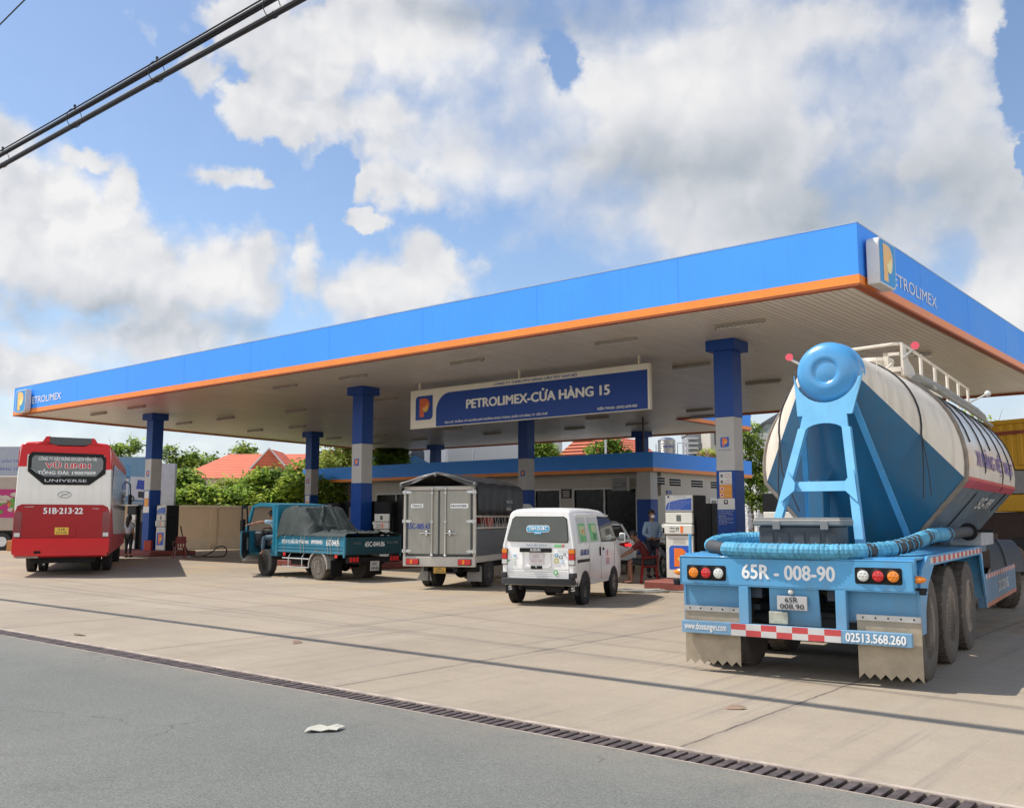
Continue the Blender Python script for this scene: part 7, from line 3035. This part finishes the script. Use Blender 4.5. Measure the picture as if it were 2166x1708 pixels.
def arch_block():
    t = thing('white_villa', 'white villa with arches and pillars seen above the blue shop fascia', 'house', (-11.2, 71, 0), R(2))
    b = MB().m(hwhite)
    b.box(0, 6.2, .2, 6, 0, 8.6)
    for x in (.9, 2.4, 5.3):
        b.box(x - .14, x + .14, -.05, .2, 0, 7.4)
        b.box(x - .24, x + .24, -.12, .2, 6.6, 6.8)
        b.box(x - .28, x + .28, -.15, .2, 7.2, 7.45)
    b.box(-.2, 6.4, -.2, .2, 8.0, 8.3)
    b.build('wall', t)
    for x in (1.65, 4.1):
        b = MB().m(winm)
        b.prism([(x - .5, 4.0)] + [(x + .5 * cos(a), 6.3 + .6 * sin(a)) for a in [pi - pi * k / 12 for k in range(13)]] + [(x + .5, 4.0)], .15, .21, 'y')
        f = b.build('window', t)
        b = MB().m(M_WHITE)
        b.tube([(x + .95 * cos(a), .1, 6.2 + 1.15 * sin(a)) for a in [pi * k / 14 for k in range(15)]], .10, 6)
        b.build('arch_trim', f)


arch_block()
for x, lab in ((-10.3, 'small gabled porch roof with blue tiles, left of the round dark tree'), (-7.6, 'small gabled porch roof with blue tiles, right of the round dark tree')):
    house('annex', lab, (x, 66, 0), R(0), 1.7, 2.5, 5.2, .65, rb, hwhite, 'y', 0, wins=1)
t = thing('hall', 'long plain pale grey hall wall above the shop roof', 'hall', (-6.2, 80, 0), R(3))
b = MB().m(mat('hall_grey', (.40, .43, .43), .8, var=.04))
b.box(0, 10.5, 0, 12, 0, 9.6)
b.m(hwhite).box(-.15, .15, -.1, .2, 0, 9.7)
b.build('wall', t)
b = MB().m(mat('roof_sheet', (0, 0, 0)))
b.box(-.3, 10.8, -.3, 12, 9.6, 9.75)
b.build('roof', t)
for (x, y_, h, lab, curve) in ((-2.55, 62, 6.9, 'curved grey street lamp standing in front of the pale hall', 1), (6.25, 63, 7.2, 'white flag pole in front of the dark airy tree', 0)):
    b = MB().m(mat('pole_grey', (.5, .5, .5), .5))
    if curve:
        b.tube([(0, 0, 0), (0, 0, 5.4), (.05, 0, 6.1), (.3, 0, 6.6), (.9, 0, 6.9)], .05, 8)
        b.box(.8, 1.4, -.12, .12, 6.84, 6.94, .02)
    else:
        b.cyl((0, 0, 0), (0, 0, h), .10, .07, n=10)
        b.ball((0, 0, h), .14, 10, 6)
    o = tag(b.build('street_lamp' if curve else 'flag_pole'), lab, 'street lamp' if curve else 'pole')
    o.location = (x, y_, 0)
# water tank on its stand
t = thing('water_tank', 'ribbed stainless steel water tank on a stand above the shop roof', 'water tank', (10.15, 62, 0))
b = MB().m(M_STEEL)
prof = [(.001, 5.55)]
for k in range(9):
    prof += [(.55, 5.6 + k * .115), (.58, 5.64 + k * .115), (.58, 5.68 + k * .115)]
prof += [(.45, 6.72), (.2, 6.80), (.001, 6.82)]
b.lathe(prof, (0, 0, 0), 'z', 28)
b.build('tank', t)
b = MB()
text(b, 'ĐẠI SƠN', M_INK_B, (-.36, -.62, 6.05), X, Z, .75, .20, .03, .0)
b.build('lettering', t, fix=False)
b = MB().m(M_STEEL)
for x in (-.62, .62, 1.2):
    b.cyl((x, -.5, 0), (x, -.5, 6.4), .03, n=6)
    b.cyl((x, .5, 0), (x, .5, 6.4), .03, n=6)
b.cyl((.62, -.5, 6.4), (1.2, -.5, 6.35), .02, n=6)
b.box(-.65, .65, -.55, .55, 5.45, 5.55)
b.build('stand', t)


def block(name, label, loc, rz, w, d, h, m_, rows, cols, wm, zs=2.0, ww=.5, wh=.5, cat='building', fins=0, parapet=.4):
    t = thing(name, label, cat, loc, rz)
    b = MB().m(m_)
    b.box(0, w, 0, d, 0, h)
    b.box(-.1, w + .1, -.1, d, h, h + parapet)
    b.build('wall', t)
    for r_ in range(rows):
        for c_ in range(cols):
            x = w * (c_ + .5) / cols
            z = zs + r_ * (h - zs) / rows + .3
            b = MB().m(wm)
            b.box(x - ww, x + ww, -.05, .02, z, z + 2 * wh)
            b.build('window', t)
    if fins:
        b = MB().m(hwhite)
        for k in range(fins):
            b.box(-.3, w * .6, -.5, -.1, h - .4 - k * .42, h - .28 - k * .42)
        b.build('louvre', t)
    return t


block('tower', 'slim tower with white louvres behind the water tank', (15.3, 82, 0), R(0), 1.3, 3, 8.7, mat('tower_grey', (.30, .31, .33), .8), 2, 1, winm, 3, .2, .5, 'tower', 12)
block('apartment_block', 'beige apartment block with a balcony just left of the near column', (16.4, 78, 0), R(0), 3.3, 8, 9.8, mat('block_beige', (.46, .43, .37), .8), 3, 2, winm)
t = block('office_building', 'grey green office building with small white windows and slate roof behind the street tree', (17.4, 64, 0), R(-8), 8.0, 10, 7.6, mat('block_teal', (.33, .39, .40), .8, var=.03), 3, 6, M_WHITE, 1.5, .25, .28)
b = MB()
gable(b, mat('slate', (.12, .13, .14), .7, var=.1), 0, 8.0, -.2, 10, 7.9, 10.6, 'y', 0, .5)
b.build('roof', t)
block('side_building', 'narrow white rendered building between near column and street tree', (15.4, 60, 0), R(0), 1.2, 5, 6.5, hwhite, 2, 1, winm, 3, .3, .4)

# white fence
t = thing('metal_fence', 'white metal fence with mesh under the street tree', 'fence', (10.6, 51, 0), R(0))
b = MB().m(M_WHITE)
for k in range(40):
    b.cyl((k * .16, 0, .2), (k * .16, 0, 1.75), .010, n=5)
for z in (.3, .7, 1.1, 1.5, 1.75):
    b.cyl((0, 0, z), (6.3, 0, z), .014, n=5)
b.build('mesh_panel', t)
for x in (.1, 1.5, 2.6, 4.0, 6.2):
    b = MB().m(M_WHITE)
    b.box(x - .05, x + .05, -.05, .05, 0, 2.0, .01)
    b.build('post', t)

# ================================================================ trees
rng = np.random.default_rng(4)
bark = mat('bark', (.12, .09, .065), .9, var=.3, vs=6, bump=.5, bs=20)


def leafmat(name, c):
    m = bpy.data.materials.new(name)
    m.use_nodes = True
    n, l = m.node_tree.nodes, m.node_tree.links
    b_ = n['Principled BSDF']
    b_.inputs['Roughness'].default_value = .55
    b_.inputs['Specular IOR Level'].default_value = .35
    g = n.new('ShaderNodeNewGeometry')
    mr = n.new('ShaderNodeMapRange')
    mr.inputs[3].default_value = .65
    mr.inputs[4].default_value = 1.4
    l.new(g.outputs['Random Per Island'], mr.inputs[0])
    v = n.new('ShaderNodeVectorMath')
    v.operation = 'SCALE'
    v.inputs[0].default_value = c
    l.new(mr.outputs[0], v.inputs['Scale'])
    l.new(v.outputs[0], b_.inputs['Base Color'])
    tr = n.new('ShaderNodeBsdfTranslucent')
    l.new(v.outputs[0], tr.inputs[0])
    mx_ = n.new('ShaderNodeMixShader')
    mx_.inputs[0].default_value = .5
    l.new(b_.outputs[0], mx_.inputs[1])
    l.new(tr.outputs[0], mx_.inputs[2])
    l.new(mx_.outputs[0], n['Material Output'].inputs[0])
    return m


LG = [leafmat('leaf_mid', (.25, .37, .055)), leafmat('leaf_light', (.42, .50, .09)), leafmat('leaf_dark', (.11, .18, .036)), leafmat('leaf_olive', (.38, .39, .09))]


def leaves(name, parent, blobs, nclump, per, size, mats, csize=.35, flat_=.6):
    """blobs: (x,y,z,rx,ry,rz). leaf faces in clumps spread through the outer volume"""
    bl = np.array(blobs, float)
    wgt = (bl[:, 3] * bl[:, 5]) ** 1.0
    idx = rng.choice(len(bl), nclump, p=wgt / wgt.sum())
    d = rng.normal(size=(nclump, 3))
    d /= np.linalg.norm(d, axis=1)[:, None]
    rad = rng.uniform(.45, 1.03, nclump) ** .6
    c = bl[idx, :3] + d * bl[idx, 3:6] * rad[:, None]
    cs = csize * rng.uniform(.5, 1.4, nclump)
    p = np.repeat(c, per, 0) + rng.normal(size=(nclump * per, 3)) * np.repeat(cs, per)[:, None] * np.array([1, 1, flat_])
    m = len(p)
    s = size * rng.uniform(.6, 1.3, m)
    a = rng.normal(size=(m, 3))
    a[:, 2] *= .45
    a /= np.linalg.norm(a, axis=1)[:, None]
    b_ = np.cross(a, rng.normal(size=(m, 3)) * .6 + np.array([0, 0, 1.2]))
    b_ /= np.linalg.norm(b_, axis=1)[:, None] + 1e-6
    v = np.empty((m, 4, 3))
    v[:, 0] = p - a * s[:, None] * .6
    v[:, 1] = p + b_ * s[:, None] * .32
    v[:, 2] = p + a * s[:, None] * .6
    v[:, 3] = p - b_ * s[:, None] * .32
    me = bpy.data.meshes.new(name)
    me.vertices.add(m * 4)
    me.vertices.foreach_set('co', v.reshape(-1))
    me.loops.add(m * 4)
    me.loops.foreach_set('vertex_index', np.arange(m * 4, dtype=np.int32))
    me.polygons.add(m)
    me.polygons.foreach_set('loop_start', np.arange(0, m * 4, 4, dtype=np.int32))
    me.polygons.foreach_set('loop_total', np.full(m, 4, dtype=np.int32))
    for q in mats:
        me.materials.append(q)
    cm = rng.choice(len(mats), nclump, p=np.array([.5, .3, .2][:len(mats)]) / sum([.5, .3, .2][:len(mats)]))
    me.polygons.foreach_set('material_index', np.repeat(cm, per).astype(np.int32))
    me.update()
    me.validate()
    o = bpy.data.objects.new(name, me)
    COL.objects.link(o)
    o.parent = parent
    return o


def tree(label, loc, h, blobs, nclump, per, size, mats, group=None, trunk=.16, cat='tree', csize=.35, name='tree'):
    t = thing(name, label, cat, loc, 0, group)
    b = MB().m(bark)
    cz = h * .45
    b.tube([(0, 0, 0), (.06, .03, h * .2), (-.05, .05, cz), (.05, 0, h * .7)], [trunk, trunk * .85, trunk * .65, trunk * .3], 8)
    for q in blobs[:9]:
        s_ = Vector((-.03, .04, cz * random.uniform(.7, 1.05)))
        e = Vector(q[:3])
        mid = s_.lerp(e, .5) + Vector((random.uniform(-.2, .2), random.uniform(-.2, .2), -.1))
        b.tube([s_, mid, e, e + (e - mid) * .5], [trunk * .45, trunk * .3, trunk * .16, trunk * .05], 6)
    b.build('trunk', t)
    leaves('crown', t, blobs, nclump, per, size, mats, csize)
    return t


def rb_(n_, R_, zc, zr, r0, r1):
    out = []
    for _ in range(n_):
        a = random.uniform(0, 2 * pi)
        rr = R_ * math.sqrt(random.random())
        r_ = random.uniform(r0, r1)
        out.append((rr * cos(a), rr * sin(a), zc + random.uniform(-zr, zr), r_, r_, r_ * random.uniform(.6, .85)))
    return out


random.seed(21)
G_ = 'trees behind the tan wall'
A1 = [LG[0], LG[1], LG[2]]
A2 = [LG[3], LG[1], LG[0]]
A3 = [LG[2], LG[0], LG[1]]
TR_ = [
    (-19.7, 57, 4.3, 1.8, A3, 'dark green bushy tree immediately right of the billboard'),
    (-18.0, 60, 3.9, 1.9, A3, 'olive and dark green tree below the tiny distant red roof'),
    (-17.3, 54.0, 3.2, 1.8, A1, 'low bright green tree rising over the wall left of the big bushy tree'),
    (-15.2, 55, 4.3, 2.1, A1, 'large bushy tree with layered green crown in front of the red roofs, its left half'),
    (-13.3, 56, 4.9, 2.2, A1, 'highest bushy tree in front of the gable of the red roofed house'),
    (-11.6, 56.0, 4.1, 2.1, A1, 'fresh green tree right of the highest bushy tree, over the truck door'),
    (-10.4, 57.5, 4.1, 1.8, A2, 'yellow green tree beside the column behind the green truck'),
]
for x, y_, h, r_, ms, lab in TR_:
    bl = rb_(9, r_ * .8, h * .62, h * .26, r_ * .38, r_ * .62) + [(random.uniform(-r_, r_), random.uniform(-.8, .3), h * .32, r_ * .6, r_ * .6, h * .3) for _ in range(4)]
    tree('' + lab, (x, y_, 0), h, bl, 760, 24, .26, ms, G_, .14, csize=.27)
bl = rb_(7, 1.7, 6.0, 1.6, .6, 1.0)
tree('tall pale green tree between the two rear columns on the left', (-11.6, 66, 0), 8.0, bl, 260, 20, .26, A2, G_, .16, csize=.3)
tree('deep green tree right of the pale green one, left of the middle column', (-10.2, 68, 0), 8.2, rb_(7, 1.4, 6.2, 1.4, .6, .95), 240, 20, .28, A3, G_, .16, csize=.3)
tree('single sprig of yellow leaves rising before the red roof', (-11.9, 62, 0), 6.1, [(0, 0, 5.2, .45, .45, .5), (.3, 0, 4.6, .5, .4, .5), (-.35, 0, 5.7, .2, .2, .3)], 50, 12, .22, A2, G_, .07, csize=.2)
tree('round clipped dark tree in front of the white villa', (-7.9, 62, 0), 6.6, [(0, 0, 5.6, 1.0, 1.0, 1.0), (.3, 0, 5.3, .9, .9, .9), (-.4, 0, 5.3, .9, .9, .9)], 420, 20, .18, [LG[2], LG[0]], None, .12, csize=.13)
tree('bright green round tree between pale hall and white gabled house', (2.0, 63, 0), 6.6, [(0, 0, 5.9, .75, .75, .85), (.4, 0, 5.6, .6, .6, .7)], 260, 20, .20, A1, None, .12, csize=.18)
tree('dark airy tree above the shop beside the flag pole', (6.8, 66, 0), 7.0, [(-.9, 0, 6.2, .7, .6, .45), (0, 0, 6.5, .8, .6, .5), (.9, 0, 6.1, .7, .6, .5), (.3, 0, 5.7, .8, .6, .5), (-.3, 0, 5.4, .6, .6, .5)], 130, 20, .24, A3, None, .13, csize=.22)
tree('leafy street tree right behind the near column', (13.35, 53, 0), 7.2, [(0, 0, 6.1, .75, .7, .8), (-.45, 0, 5.2, .6, .6, .6), (.35, 0, 4.8, .6, .6, .7), (.55, -.2, 3.9, .65, .6, .6), (-.35, 0, 4.1, .7, .6, .7), (.1, 0, 3.1, .75, .6, .6), (-.5, 0, 2.7, .5, .5, .5), (.4, 0, 2.3, .5, .5, .5)], 330, 22, .17, [LG[0], LG[2], LG[1]], None, .09, csize=.17)
tree('small tree with yellow and pink blossom left of the near column', (13.0, 62, 0), 6.2, [(-.2, 0, 5.6, .6, .5, .5), (.3, 0, 5.1, .5, .5, .5), (0, 0, 4.6, .5, .5, .5)], 120, 16, .18, [LG[1], LG[3], leafmat('blossom', (.55, .30, .28))], None, .07, csize=.16)
tree('airy tree with bright leaves above the yellow container', (20.6, 42, 0), 6.4, [(-1.2, 0, 5.6, .5, .5, .5), (-.5, 0, 6.0, .6, .5, .4), (.2, 0, 5.6, .7, .5, .5), (.6, 0, 5.0, .6, .5, .4), (-.4, 0, 4.9, .7, .6, .5), (1.0, 0, 5.5, .25, .2, .2), (-1.0, 0, 4.6, .6, .5, .5)], 75, 12, .20, A2, None, .08, csize=.20)
tree('tree crown peeking over the rear right corner of the coach', (-25.0, 61, 0), 6.6, rb_(5, .9, 5.4, .8, .4, .7), 120, 16, .22, A1, None, .10, csize=.22)
tree('thin tree top directly behind the column beside the coach', (-23.3, 66, 0), 7.0, [(-.6, 0, 6.0, .5, .5, .6), (.9, 0, 5.7, .6, .5, .6), (.2, 0, 5.2, .7, .6, .6)], 110, 16, .22, A3, None, .10, csize=.22)
tree('far dark tree beside the left slope of the red roofs', (-27.6, 88, 0), 7.6, rb_(6, 2.2, 5.8, 1.0, .8, 1.1), 180, 16, .34, A3, G_, .16, csize=.4)
tree('far tree crown touching the left ridge of the red roofs', (-24.9, 90, 0), 8.3, rb_(5, 1.6, 6.8, .9, .6, 1.0), 150, 16, .34, A3, G_, .16, csize=.4)
# banana plant
t = thing('banana_plant', 'banana plant with long arching leaves beside the billboard', 'plant', (-18.3, 52.8, 0))
b = MB().m(mat('banana_stem', (.25, .26, .10), .6))
b.cyl((0, 0, 0), (0, 0, 1.9), .14, .09, n=10)
b.build('stem', t)
bl_ = leafmat('banana_leaf', (.20, .34, .08))
for k in range(14):
    a = 2 * pi * k / 14 + random.uniform(-.2, .2)
    b = MB().m(bl_)
    L2 = random.uniform(1.2, 1.9)
    el_ = random.uniform(.5, 1.25)
    d_ = Vector((cos(a), sin(a) * .8, 0))
    pts = []
    for i in range(9):
        s_ = i / 8
        pts.append(Vector((0, 0, 1.7)) + d_ * L2 * s_ * cos(el_ * (1 - s_ * .6)) + Z * (L2 * s_ * sin(el_) * (1 - s_ * .75)))
    sd = d_.cross(Z).normalized()
    vs, fs = [], []
    for i, p in enumerate(pts):
        w_ = .20 * sin(pi * min(1, (i + .6) / 8.6)) + .01
        vs += [p - sd * w_ - Z * .06, p, p + sd * w_ - Z * .06]
    for i in range(8):
        fs += [(i * 3, i * 3 + 1, i * 3 + 4, i * 3 + 3), (i * 3 + 1, i * 3 + 2, i * 3 + 5, i * 3 + 4)]
    b.add(vs, fs)
    b.build('leaf', t, fix=False)
# low shrubs in front of wall base and distant greenery strip
hd2 = leaves('shrubbery', None, [(-20 + i * 1.1, 56 + i * .25, 1.5, .9, .8, 1.1) for i in range(12)], 600, 20, .22, A1, .3)
hd2['kind'] = 'stuff'
hd2['label'] = 'undergrowth filling the gap between wall and trees'

# ================================================================ litter
pap = mat('paper_litter', (.52, .50, .42), .7, var=.1)
b = MB().m(pap)
rn = random.Random(2)
g_ = [[(x * .10 - .21 + rn.uniform(-.012, .012) + y * .03, y * .055 - .08 + rn.uniform(-.01, .01), .008 + abs(sin(x * 1.7 + y * .9)) * .022 + (0.012 if y == 3 else 0)) for x in range(5)] for y in range(4)]
b.add([p for r_ in g_ for p in r_], [(y * 5 + x, y * 5 + x + 1, (y + 1) * 5 + x + 1, (y + 1) * 5 + x) for y in range(3) for x in range(4)])
o = tag(b.build('paper_scrap', fix=False), 'crumpled off white paper lying on the grey road', 'litter')
o.location = (-1.44, 7.38, 0.0)
o.rotation_euler = (0, 0, R(8))
o.scale = (.62, .72, .9)
mo = o.modifiers.new('t', 'SOLIDIFY')
mo.thickness = .003
leafb = mat('dry_leaf', (.27, .18, .12), .8, var=.2)
for k, (x, y_, s_, lab) in enumerate(((1.88, 8.2, .10, 'curled dry brown leaf on the concrete in front of the tanker'), (-2.75, 12.4, .12, 'thin brown scrap on the concrete left of centre'), (-5.9, 13.2, .14, 'dark flat scrap on the concrete near the left part of the drain'))):
    b = MB().m(leafb)
    b.add([(-s_, 0, .006), (-s_ * .3, s_ * .35, .03), (s_ * .6, s_ * .3, .025), (s_, 0, .01), (s_ * .4, -s_ * .35, .006), (-s_ * .4, -s_ * .3, .004)], [(0, 1, 5), (1, 2, 4, 5), (2, 3, 4)])
    o = tag(b.build('dry_leaf', fix=False), lab, 'leaf', 'dry leaves on the ground')
    o.location = (x, y_, .002)
    o.rotation_euler = (0, 0, k * 1.3)
b = MB().m(leafb)
rn = random.Random(9)
for k in range(26):
    x, y_ = rn.gauss(0, .16), rn.gauss(0, .025)
    b.tube([(x, y_, .006), (x + rn.uniform(-.05, .05), y_ + rn.uniform(-.03, .03), .012)], .004, 4)
o = b.build('leaf_debris', fix=False)
o.location = sp(-9.35, -11.66)
o.rotation_euler = (0, 0, ST)
o['kind'] = 'stuff'
o['label'] = 'twigs and leaf crumbs gathered on the edge of the drain'
# ---- two fuller sunlit crowns that fill the gap in front of the long red roof
for x, y_, h, r_, ms, lab in ((-16.3, 59, 3.8, 1.9, A2, 'yellow green crown below the left end of the red roofs'), (-12.4, 59, 4.4, 1.9, A2, 'yellow green crown behind the highest bushy tree, below the red ridge')):
    bl = rb_(9, r_ * .8, h * .62, h * .26, r_ * .38, r_ * .62)
    tree(lab, (x, y_, 0), h, bl, 500, 22, .26, ms, G_, .12, csize=.27)
